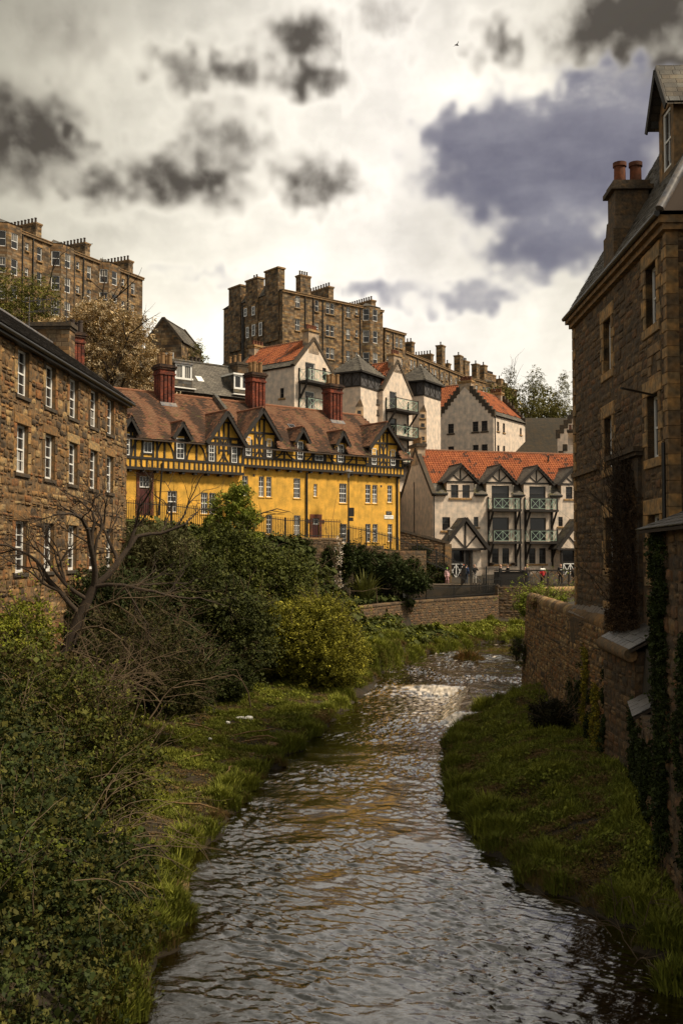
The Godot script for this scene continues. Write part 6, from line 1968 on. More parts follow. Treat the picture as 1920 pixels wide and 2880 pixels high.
func build_white_hill_houses() -> void:
	tower("harled stair tower with pyramid slate roof and crossed timber panels, left of the two", Vector3(1.92, 0, -100.0), -30.0, 3.0, 4.45, 14.0, 24.4, 25.85, 28.0, 23.1, [21.5], [[3.45, 23.0, 0.42, 0.5], [3.5, 21.9, 0.42, 0.5]], false, 120)
	tower("harled stair tower with a dark open bay under its slate cap, right of the two", Vector3(8.99, 0, -108.0), -30.0, 2.85, 4.35, 14.0, 24.75, 26.3, 28.5, 23.7, [22.25, 21.25, 19.78, 18.8], [], true, 130)
	# the house with the steep gable and green balconies
	var t := thing("white_gabled_house", "white house with a tall chimneyed gable and two pale green balconies", "house", Vector3(-4.42, 0, -93.0), -40.0)
	var D := 5.5
	gable_roof_house(t, -8.0, 0.0, D, 14.0, 25.3, 28.0, mt.sill_stone, "pan", 0.85, 140, [[-1.85, 22.2, 0.5, 0.95]], [[1.5, 23.75, 1.4, 1.95], [4.0, 24.3, 0.55, 1.2], [1.5, 21.0, 1.4, 1.95], [4.0, 21.2, 0.55, 1.2]], true, mt.cream)
	window(t, -1.85, 22.2, 0.5, 0.95, -0.08, {"cols": 1, "rows": 1, "fw": 0.05, "mat": mt.dark_paint})
	dressed(t, "sill", -2.05, 22.02, -1.15, 22.2, 0.1, mt.dressed)
	var side := Transform3D(Basis(Vector3(0, 0, -1), Vector3.UP, Vector3(1, 0, 0)), Vector3.ZERO)
	for q in [[1.5, 23.75, 1.4, 1.95], [4.0, 24.3, 0.55, 1.2], [1.5, 21.0, 1.4, 1.95], [4.0, 21.2, 0.55, 1.2]]:
		var o := window(t, 0, 0, q[2], q[3], 0, {"cols": 1, "rows": 1, "sash": false, "fw": 0.07, "mat": mt.white_paint if q[2] > 1 else mt.dark_paint, "curtain": 0.8 if q[2] > 1 else 0.0})
		o.transform = side * Transform3D(Basis.IDENTITY, Vector3(q[0], q[1], -0.08))
	for y in [23.75, 21.0]:
		var b := balcony(t, 0.62, 4.55, y, 1.1, 3, 1, y > 22, mt.green_paint)
		b.transform = side
	var ch := MB.new()
	ch.box(-0.75, 26.6, -D / 2 - 0.75, 0.0, 28.75, -D / 2 + 0.75)
	var c := part(t, "chimney", ch, mt.cream_old)
	var cp := MB.new()
	cp.box(-0.87, 28.75, -D / 2 - 0.87, 0.12, 28.95, -D / 2 + 0.87)
	part(c, "chimney_cap", cp, mt.dressed)
	for i in 5:
		var pb := MB.new()
		pb.lathe(Vector3(-0.35, 28.93, -D / 2 - 0.56 + i * 0.28), [Vector2(0.14, 0), Vector2(0.13, 0.42), Vector2(0.15, 0.44), Vector2(0.15, 0.52), Vector2(0.1, 0.52), Vector2(0.09, 0.3)], 8)
		part(c, "chimney_pot", pb, mt.red_stone)
	var c2 := chimney(t, -7.6, -D / 2, 26.4, 28.4, 0.8, 1.7, 4, mt.cream_old, mt.dressed, mt.red_stone, 0.5, true)
	# the similar gable just behind the left tower
	var t4 := thing("white_gabled_house", "narrow white gable squeezed between the two stair towers, with black-braced balconies", "house", Vector3(4.3, 0, -103.0), -38.0)
	gable_roof_house(t4, -6.0, 0.0, 5.4, 14.0, 24.6, 27.8, mt.sill_stone, "pan", 0.8, 150, [], [[1.2, 22.6, 1.3, 1.9], [1.2, 19.8, 1.3, 1.9], [3.8, 20.2, 0.6, 1.1], [3.8, 17.6, 0.6, 1.1]], true, mt.cream)
	for q in [[1.2, 22.6, 1.3, 1.9], [1.2, 19.8, 1.3, 1.9], [3.8, 20.2, 0.6, 1.1], [3.8, 17.6, 0.6, 1.1]]:
		var o := window(t4, 0, 0, q[2], q[3], 0, {"cols": 1, "rows": 1, "sash": false, "fw": 0.07, "mat": mt.white_paint if q[1] > 22 else mt.dark_paint})
		o.transform = side * Transform3D(Basis.IDENTITY, Vector3(q[0], q[1], -0.08))
	for y in [22.5, 19.7, 17.0]:
		var b := balcony(t4, 0.5, 4.6, y, 1.3, 3, 1, true, mt.green_paint)
		b.transform = side
	var ch4 := MB.new()
	ch4.box(-0.75, 26.6, -3.4, 0.0, 28.4, -2.0)
	var c4 := part(t4, "chimney", ch4, mt.cream_old)
	var cp4 := MB.new()
	cp4.box(-0.85, 28.4, -3.5, 0.1, 28.58, -1.9)
	part(c4, "chimney_cap", cp4, mt.dressed)
	for i in 4:
		var pb := MB.new()
		pb.lathe(Vector3(-0.35, 28.56, -3.2 + i * 0.33), [Vector2(0.14, 0), Vector2(0.13, 0.42), Vector2(0.15, 0.44), Vector2(0.15, 0.52), Vector2(0.1, 0.52), Vector2(0.09, 0.3)], 8)
		part(c4, "chimney_pot", pb, mt.red_stone)
	# the crow-stepped house on the right
	var t2 := thing("white_stepped_house", "white house with crow-stepped gables, orange roof and small dark windows", "house", Vector3(18.07, 0, -118.0), 57.0)
	var D2 := 7.55
	var fw := [[0.98, 22.1, 0.62, 1.15], [2.7, 22.1, 0.64, 1.15], [7.9, 22.35, 0.6, 0.85], [1.02, 19.3, 0.62, 1.1], [2.72, 19.4, 0.62, 1.1]]
	var gw := [[-6.04, 22.1, 0.78, 1.15], [-2.74, 22.08, 0.76, 1.22], [-1.57, 22.08, 0.78, 1.22], [-6.04, 19.4, 0.8, 1.08], [-2.73, 19.4, 0.76, 1.08], [-1.57, 19.4, 0.78, 1.08]]
	gable_roof_house(t2, 0.0, 9.6, D2, 14.0, 24.1, 27.6, null, "pan", 0.95, 160, fw, gw, false, mt.cream)
	for q in fw:
		window(t2, q[0], q[1], q[2], q[3], -0.08, {"cols": 1, "rows": 2, "fw": 0.05, "mat": mt.dark_paint})
		dressed(t2, "sill", q[0] - 0.12, q[1] - 0.14, q[0] + q[2] + 0.12, q[1], 0.1, mt.dressed)
	var gl := Transform3D(Basis(Vector3(0, 0, 1), Vector3.UP, Vector3(-1, 0, 0)), Vector3.ZERO)
	for q in gw:
		var o := window(t2, 0, 0, q[2], q[3], 0, {"cols": 2, "rows": 2, "fw": 0.05, "mat": mt.dark_paint})
		o.transform = gl * Transform3D(Basis.IDENTITY, Vector3(q[0], q[1], -0.08))
		var s := dressed(t2, "sill", 0, 0, q[2] + 0.3, 0.18, 0.1, mt.sill_stone)
		s.transform = gl * Transform3D(Basis.IDENTITY, Vector3(q[0] - 0.15, q[1] - 0.2, 0))
	for e in 2:
		var gx := gl if e == 0 else Transform3D(gl.basis, Vector3(9.35, 0, 0))
		crow_steps(t2, Vector2(0.15, 24.0), Vector2(-D2 / 2 + 0.7, 27.5), 8, 0.35, gx, mt.sill_stone)
		crow_steps(t2, Vector2(-D2 - 0.15, 24.0), Vector2(-D2 / 2 - 0.7, 27.5), 8, 0.35, gx, mt.sill_stone)
	chimney(t2, 0.42, -D2 / 2, 26.4, 28.4, 0.8, 1.7, 5, mt.cream_old, mt.dressed, mt.red_stone, 0.55, true)
	chimney(t2, 9.2, -D2 / 2, 26.4, 28.1, 0.8, 1.7, 5, mt.cream_old, mt.dressed, mt.red_stone, 0.55, true)
	downpipe(t2, Vector3(0.3, 14, 0.08), Vector3(0.3, 24, 0.08), 0.06)
	# left neighbour's strip of orange roof joining the stepped gable
	var t5 := thing("orange_roof_wing", "low wing with an orange pantile roof between the right tower and the stepped gable", "house", Vector3(10.0, 0, -128.5), -33.0)
	gable_roof_house(t5, 0.0, 5.2, 6.0, 14.0, 25.6, 29.2, mt.sill_stone, "pan", 0.0, 170, [], [], true, mt.cream)
	# the house half hidden by the dark corner on the right
	var t6 := thing("white_stepped_house", "half-hidden white house with stepped black gable beyond the dark house", "house", Vector3(30.0, 0, -107.0), 75.0)
	gable_roof_house(t6, 0.0, 7.0, 6.6, 12.0, 20.4, 24.0, null, "slate", 0.0, 180, [], [], false, mt.cream)
	for e in 2: crow_steps(t6, Vector2(0.15 if e == 0 else -6.75, 20.3), Vector2(-3.3 + (0.5 if e == 0 else -0.5), 24.0), 7, 0.4, gl, mt.sill_stone)
	var lo := MB.new()
	lo.box(-3.5, 12, -5.8, 0.0, 18.9, 0.0)
	part(t6, "front_wing", lo, mt.cream)
	for i in 4:
		var mb := MB.new()
		mb.box(-3.6, 18.3 - i * 0.7, -5.9 - i * 0.45, -3.1, 19.0 - i * 0.7, -5.4 - i * 0.45)
		part(t6, "crow_step", mb, mt.sill_stone)
	chimney(t6, -2.6, -4.6, 18.2, 20.6, 0.9, 1.5, 4, mt.cream_old, mt.sill_stone, mt.red_stone, 0.55, true)
	# dark slate outbuilding in front of the trees
	var t7 := thing("slate_shed", "low dark slate roofs between the stepped house and the right-hand gable", "shed", Vector3(21.5, 0, -112.0), 12.0)
	gable_roof_house(t7, -2.5, 5.5, 4.0, 12.0, 16.4, 17.7, null, "slate", 0.0, 190, [], [], false, mt.cream_old)

# ---------------------------------------------------------------- tenements on the hill
func tenement(label: String, at: Vector3, turn: float, x0: float, x1: float, D: float, yb: float, ey: float, ry: float, wins: Array, bays: Array, rows: Array, stacks: Array, mat: Material, pipes: Array) -> Node3D:
	var t := thing("tenement", label, "tenement", at, turn, "stone tenements along the skyline")
	var holes := []
	var all := []
	for r in rows:
		for q in wins:
			all.append([q[0], r[0] + (r[1] - q[2] if q[2] < r[1] else 0.0), q[1], minf(q[2], r[1])])
	for q in all: holes.append(R2(q[0], q[1], q[0] + q[2], q[1] + q[3]))
	var mb := MB.new()
	mb.wall(rect(x0, yb, x1, ey), holes, 0.16)
	part(t, "front_wall", mb, mat)
	var sm := MB.new()
	for e in 2:
		var x := x0 if e == 0 else x1
		sm.wall(rect(-D, yb, 0, ey), [], 0, Transform3D(Basis(Vector3(0, 0, 1), Vector3.UP, Vector3(-1, 0, 0)), Vector3(x, 0, 0)))
	sm.quad(Vector3(x1, yb, -D), Vector3(x0, yb, -D), Vector3(x0, ey, -D), Vector3(x1, ey, -D))
	part(t, "gable_wall", sm, mt.tenement_dark)
	var n := 0
	for q in all:
		window(t, q[0], q[1], q[2], q[3], -0.08, {"cols": 1 if q[2] < 0.8 else 2, "rows": 1, "fw": 0.07, "bw": 0.035, "curtain": [0.5, 0.0, 0.35, 0.0, 0.0][n % 5], "blind": true, "sill": mt.dressed, "sill_z": 0.0})
		dressed(t, "lintel", q[0] - 0.12, q[1] + q[3], q[0] + q[2] + 0.12, q[1] + q[3] + 0.3, 0.03, mt.dressed if n % 3 == 0 else mt.dressed_dark)
		n += 1
	for bx in bays:   # canted bays: x centre, half width
		var c: float = bx[0]; var hw: float = bx[1]; var o := 1.0
		var bm := MB.new()
		var p := [Vector3(c - hw, 0, 0), Vector3(c - hw * 0.55, 0, o), Vector3(c + hw * 0.55, 0, o), Vector3(c + hw, 0, 0)]
		var y1 := ey + 0.1
		var ww := 0.0
		for i in 3:
			var a: Vector3 = p[i]; var b: Vector3 = p[i + 1]
			var ln := a.distance_to(b)
			var fx := Transform3D(Basis((b - a) / ln, Vector3.UP, ((b - a) / ln).cross(Vector3.UP)), a)
			var hs := []
			ww = minf(1.0, ln - 0.35)
			for r in rows: hs.append(R2((ln - ww) / 2, r[0], (ln + ww) / 2, r[0] + r[1] + 0.12))
			bm.wall(rect(0, yb, ln, y1), hs, 0.12, fx)
			for r in rows:
				var wn := window(t, 0, 0, ww, r[1] + 0.12, 0, {"cols": 1, "rows": 1, "fw": 0.07, "curtain": 0.5 if rng.randf() < 0.5 else 0.0, "blind": true, "name": "bay_window"})
				wn.transform = fx * Transform3D(Basis.IDENTITY, Vector3((ln - ww) / 2, r[0], -0.06))
		bm.extrude(PackedVector2Array([Vector2(p[0].x, 0), Vector2(p[1].x, -o), Vector2(p[2].x, -o), Vector2(p[3].x, 0)]), y1 - 0.02, y1, Transform3D(Basis(Vector3.RIGHT, Vector3(0, 0, -1), Vector3.UP), Vector3.ZERO))
		var by := part(t, "bay", bm, mat)
		var rf := MB.new()
		var tip := Vector3(c, y1 + 1.1, -1.4)
		for i in 3: rf.tri(Vector3(p[i].x, y1, p[i].z) * Vector3(1, 1, 1) + Vector3(0, 0, 0.1), Vector3(p[i + 1].x, y1, p[i + 1].z + 0.1), tip)
		part(by, "bay_roof", rf, mt.slate)
	# roof, hipped at both ends, low pitched
	var rb := MB.new()
	var a := Vector3(x0 - 0.15, ey + 0.05, 0.25); var b := Vector3(x1 + 0.15, ey + 0.05, 0.25)
	var r0 := Vector3(x0 + 1.5, ry, -D / 2); var r1 := Vector3(x1 - 1.5, ry, -D / 2)
	var a2 := Vector3(x0 - 0.15, ey + 0.05, -D - 0.25); var b2 := Vector3(x1 + 0.15, ey + 0.05, -D - 0.25)
	rb.quad(a, b, r1, r0); rb.tri(b, b2, r1); rb.tri(a2, a, r0); rb.quad(b2, a2, r0, r1)
	var roof := part(t, "roof", rb, mt.slate)
	var cm := MB.new()
	cm.box(x0 - 0.1, ey - 0.28, -0.05, x1 + 0.1, ey, 0.22); cm.box(x0 - 0.16, ey, -0.02, x1 + 0.16, ey + 0.1, 0.3)
	part(roof, "cornice", cm, mt.dressed_dark)
	for s in stacks:   # x, z, y0, y1, wx, wz, pots
		chimney(t, s[0], s[1], s[2], s[3], s[4], s[5], s[6], mat if s.size() < 8 else mt.tenement_dark, mt.dressed_dark, mt.pot_dark, 0.75, s[5] > s[4])
	for q in pipes: downpipe(t, Vector3(q[0], yb, 0.12), Vector3(q[0], ey - 0.1, 0.12), 0.08)
	return t

func build_tenements() -> void:
	var rows := [[45.2, 1.8], [41.6, 1.85], [38.0, 1.85]]
	var t := tenement("massive four-square stone tenement crowning the middle of the skyline", Vector3(-8.95, 0, -150.0), 40.0, 0.0, 20.6, 16.2, 26.0, 47.5, 50.2,
		[[2.43, 0.9, 1.8], [6.3, 0.75, 1.8], [8.5, 0.76, 1.8], [9.4, 0.76, 1.8], [12.66, 0.82, 1.8], [14.6, 0.55, 1.15]], [[18.0, 2.0]], rows,
		[[4.6, -0.8, 46.0, 50.6, 2.0, 1.2, 4], [11.0, -5.0, 47.0, 50.3, 1.0, 6.5, 9], [20.1, -5.0, 47.0, 49.6, 1.0, 6.5, 10]], mt.tenement, [[4.3, 0], [5.9, 0], [7.8, 0], [11.9, 0], [15.6, 0]])
	# its left side wall: three tall stacks, small windows, pipes
	var gl := Transform3D(Basis(Vector3(0, 0, 1), Vector3.UP, Vector3(-1, 0, 0)), Vector3.ZERO)
	for q in [[-12.7, 50.4, 3.3], [-7.85, 50.6, 3.3], [-2.55, 51.0, 3.5]]:
		var mb := MB.new()
		mb.box(-0.25, 40.0, q[0] - q[2] / 2, 1.0, q[1], q[0] + q[2] / 2)
		var c := part(t, "side_stack", mb, mt.tenement_dark)
		var cb := MB.new()
		cb.box(-0.38, q[1], q[0] - q[2] / 2 - 0.12, 1.12, q[1] + 0.25, q[0] + q[2] / 2 + 0.12)
		part(c, "chimney_cap", cb, mt.dressed_dark)
		for i in (2 if q[0] < -6 and q[0] > -9 else 0):
			var pb := MB.new()
			pb.lathe(Vector3(0.4, q[1] + 0.25, q[0] - 0.2 + i * 0.7), [Vector2(0.15, 0), Vector2(0.13, 0.6), Vector2(0.16, 0.7), Vector2(0.1, 0.7)], 8)
			part(c, "chimney_pot", pb, mt.pot_dark)
	for q in [[-9.85, 45.1, 0.75, 1.3], [-7.7, 44.9, 0.8, 1.4], [-9.25, 41.55, 0.7, 1.75], [-7.65, 41.6, 0.9, 1.8], [-5.75, 41.3, 0.85, 2.1]]:
		var o := window(t, 0, 0, q[2], q[3], 0, {"cols": 1, "rows": 1, "fw": 0.1, "name": "side_window"})
		o.transform = gl * Transform3D(Basis.IDENTITY, Vector3(q[0], q[1], 0.33))
		var l := dressed(t, "lintel", 0, 0, q[2] + 0.4, 0.3, 0.06, mt.dressed)
		l.transform = gl * Transform3D(Basis.IDENTITY, Vector3(q[0] - 0.2, q[1] + q[3], 0.25))
	for z in [-10.6, -6.3, -10.2]: downpipe(t, Vector3(-0.15, 36, z), Vector3(-0.15, 47, z), 0.09)
	# the lower wing behind its right end and the rows running away to the right
	tenement("narrower brown tenement with paired windows, next right of the massive one", Vector3(7.4, 0, -168.5), 50.0, 0.0, 5.8, 9.0, 26.0, 45.8, 47.6, [[0.5, 0.7, 1.3], [3.0, 0.8, 1.8], [4.2, 0.8, 1.8]], [], [[42.9, 1.9], [39.3, 1.95], [35.6, 1.95]],
		[[1.2, -3.0, 45.0, 48.6, 2.2, 1.2, 4]], mt.tenement, [[2.2, 0]])
	tenement("long receding terrace of brown tenements stepping down to the right", Vector3(11.2, 0, -174.5), 61.0, 0.0, 29.0, 10.0, 24.0, 43.0, 44.8, [[2.2, 0.8, 1.8], [3.5, 0.8, 1.8], [6.4, 0.6, 1.2], [8.6, 0.8, 1.6], [11.6, 0.8, 1.8], [13.0, 0.8, 1.8], [16.0, 0.8, 1.6], [18.4, 0.6, 1.3], [20.6, 0.8, 1.8], [23.0, 0.8, 1.8], [25.0, 0.6, 1.3], [27.0, 0.8, 1.8]], [], [[40.2, 1.8], [36.4, 1.85], [32.6, 1.85]],
		[[0.6, -3.2, 42.5, 46.6, 1.6, 1.3, 2], [7.8, -4.5, 43, 46.4, 1.1, 5.0, 7], [17.0, -4.5, 43, 45.8, 1.1, 4.5, 7], [18.6, -1.2, 42, 47.6, 1.5, 1.3, 1], [25.6, -4.5, 43, 45.4, 1.1, 4.5, 6], [27.6, -1.2, 42, 47.2, 1.6, 1.3, 1]], mt.tenement, [[5.0, 0], [10.2, 0], [15.0, 0], [19.8, 0], [24.2, 0]])
	tenement("farthest tenement block at the right end of the skyline, many small chimneys", Vector3(26.4, 0, -203.0), 52.0, 0.0, 20.0, 12.0, 24.0, 43.4, 45.8, [[2.0, 0.9, 1.8], [5.0, 0.9, 1.8], [10.8, 0.9, 1.8], [14.0, 0.9, 1.8], [17.0, 0.9, 1.8]], [[8.0, 1.8]], [[40.4, 1.8], [36.6, 1.8], [33.0, 1.8]],
		[[1.0, -2.0, 42, 47.2, 1.8, 1.4, 3], [4.2, -1.2, 42, 47.0, 1.3, 1.2, 1], [7.4, -1.2, 42, 47.2, 1.3, 1.2, 1], [10.6, -2, 43, 45.9, 5.0, 1.2, 9], [16.0, -4, 43, 45.6, 1.0, 5.0, 5], [19.4, -3, 42, 45.2, 1.2, 1.2, 2]], mt.tenement, [[9.9, 0], [15.6, 0]])
	# the row high on the left
	var w := []; var b := []; var st := []; var pp := []
	for k in range(-1, 3):
		var o := 8.75 * k
		w.append([o + 4.0, 0.55, 1.0]); w.append([o + 5.95, 0.78, 1.7]); b.append([o + 1.35, 2.0])
		if k > -2: st.append([o + 7.7, -4.6, 44.5, 47.9, 0.95, 6.2, 10])
		pp.append([o + 3.5, 0]); pp.append([o + 5.2, 0])
	tenement("dark row of bay-windowed tenements on the hill at the upper left", Vector3(-39.24, 0, -113.0), 62.83, -8.0, 25.9, 11.0, 26.0, 45.35, 47.0, w, b, [[42.6, 1.7], [39.55, 1.7], [36.5, 1.7]], st, mt.tenement, pp)

func build_small_houses() -> void:
	# slate roof with dormers behind the yellow ridge
	var t := thing("slate_roofed_house", "slate-roofed stone house with white box dormers behind the yellow ridge", "house", Vector3(-21.55, 0, -74.6), 38.36)
	gable_roof_house(t, 8.0, 18.6, 6.4, 12.0, 20.9, 23.9, null, "slate", 0.0, 200, [], [], true, mt.rubble)
	for k in 2:
		var x0: float = [10.1, 15.75][k]; var x1: float = [11.75, 17.35][k]; var y0 := 21.0; var y1: float = [23.1, 22.8][k]
		var mb := MB.new()
		mb.box(x0, y0, -2.6, x1, [21.75, 21.5][k], 0.02)
		var d := part(t, "dormer", mb, mt.slate)
		var fm := MB.new()
		fm.box(x0 - 0.08, y1 - 0.08, -2.9, x1 + 0.08, y1 + 0.06, 0.14)
		part(d, "dormer_roof", fm, mt.cloth_white if k == 1 else mt.lead)
		var sd := MB.new()
		sd.box(x0, y0, -2.6, x0 + 0.05, y1 - 0.08, 0.0); sd.box(x1 - 0.05, y0, -2.6, x1, y1 - 0.08, 0.0)
		part(d, "dormer_cheek", sd, mt.slate)
		for i in 2:
			var ww := (x1 - x0 - 0.1) / 2
			window(t, x0 + 0.05 + i * ww, [21.75, 21.5][k], ww, y1 - 0.08 - [21.75, 21.5][k], 0.02, {"cols": 1, "rows": 1, "sash": false, "fw": 0.12, "curtain": 0.9 if k == 0 else 0.0})
		dressed(t, "lead_apron", x0 - 0.2, 20.95, x1 + 0.2, 21.05, 0.35, mt.cloth_white)
	var w := Vector3(0, 3.0, -3.2).normalized()
	for x in [11.85, 12.9]:
		var sm := MB.new()
		sm.box(0, 0, 0.05, 0.6, 0.75, 0.12, Transform3D(Basis(Vector3.RIGHT, w, Vector3.RIGHT.cross(w)), Vector3(x, 21.9, -1.07)))
		part(t, "roof_light", sm, mt.cloth_white)
	chimney(t, 17.9, -3.2, 22.2, 24.3, 1.0, 2.6, 3, mt.mortar_dark, mt.sill_stone, mt.pot, 0.8, true)
	chimney(t, 14.3, -3.9, 22.8, 24.1, 1.2, 0.8, 3, mt.mortar_dark, mt.sill_stone, mt.pot_dark, 0.5)
	# plain gabled house left of the skyline gap
	var t2 := thing("stone_gabled_house", "plain dark stone house with a steep gable left of the sky gap", "house", Vector3(-19.1, 0, -118.0), 78.0)
	gable_roof_house(t2, 0.0, 7.0, 4.6, 22.0, 32.9, 35.6, mt.sill_stone, "slate", 0.0, 210, [], [], false, mt.tenement_dark)
	var gl := Transform3D(Basis(Vector3(0, 0, 1), Vector3.UP, Vector3(-1, 0, 0)), Vector3.ZERO)
	for i in 2:
		var o := window(t2, 0, 0, 0.8, 1.15, 0, {"cols": 1, "rows": 1, "sash": false, "fw": 0.1})
		o.transform = gl * Transform3D(Basis.IDENTITY, Vector3(-2.6 + i * 0.85, 30.3, 0.05))
	chimney(t2, 0.6, -4.9, 26.0, 31.3, 1.0, 1.6, 3, mt.rubble, mt.sill_stone, mt.pot, 0.9, true)

# ---------------------------------------------------------------- lane, railings, lamps, footbridge
func railing(called: String, label: String, pts: Array, h: float, step: float, group := "") -> Node3D:
	var t := thing(called, label, "railing", Vector3.ZERO, 0, group)
	var bars := MB.new(); var rails := MB.new()
	for i in pts.size() - 1:
		var a: Vector3 = pts[i]; var b: Vector3 = pts[i + 1]
		var flatd := Vector3(b.x - a.x, 0, b.z - a.z).length()
		for y in [0.15, h - 0.16]: rails.bar(a + Vector3(0, y, 0), b + Vector3(0, y, 0), 0.04, 0.05)
		var n := int(flatd / step)
		for k in n:
			var p := a.lerp(b, (k + 0.5) / n)
			bars.box(p.x - 0.019, p.y, p.z - 0.019, p.x + 0.019, p.y + h - 0.06, p.z + 0.019)
			bars.tri(p + Vector3(-0.03, h - 0.06, 0), p + Vector3(0.03, h - 0.06, 0), p + Vector3(0, h + 0.05, 0))
		var post := MB.new()
		post.box(a.x - 0.035, a.y - 0.1, a.z - 0.035, a.x + 0.035, a.y + h + 0.06, a.z + 0.035)
		part(t, "post", post, mt.iron)
	part(t, "rail", rails, mt.iron)
	part(t, "bars", bars, mt.iron).set_meta("kind", "stuff")
	return t

func lamp_post(label: String, at: Vector3, h: float) -> void:
	var t := thing("lamp_post", label, "lamp post", at)
	var mb := MB.new()
	mb.tube(PackedVector3Array([Vector3(0, 0, 0), Vector3(0, 1.1, 0), Vector3(0, 1.15, 0), Vector3(0, h - 0.6, 0)]), PackedFloat32Array([0.11, 0.1, 0.065, 0.05]), 8)
	part(t, "post", mb, mt.iron)
	var g := MB.new()
	g.lathe(Vector3(0, h - 0.62, 0), [Vector2(0.06, 0), Vector2(0.16, 0.42), Vector2(0.0, 0.44)], 10)
	part(t, "lantern_glass", g, mt.curtain)
	var c := MB.new()
	c.lathe(Vector3(0, h - 0.2, 0), [Vector2(0.38, 0.0), Vector2(0.36, 0.05), Vector2(0.1, 0.16), Vector2(0.03, 0.26), Vector2(0, 0.28)], 12)
	part(t, "lamp_cap", c, mt.lead)
	if h > 4:
		var s := MB.new()
		s.box(0.06, 2.1, -0.05, 0.42, 2.75, 0.02); s.box(0.06, 1.75, -0.05, 0.36, 2.02, 0.02)
		part(t, "notice_box", s, mt.dark_paint)

func yl(s: float, out: float, y: float) -> Vector3:
	return Vector3(-14.1 + YU.x * s + YN.x * out, y, -65.2 + YU.y * s + YN.y * out)

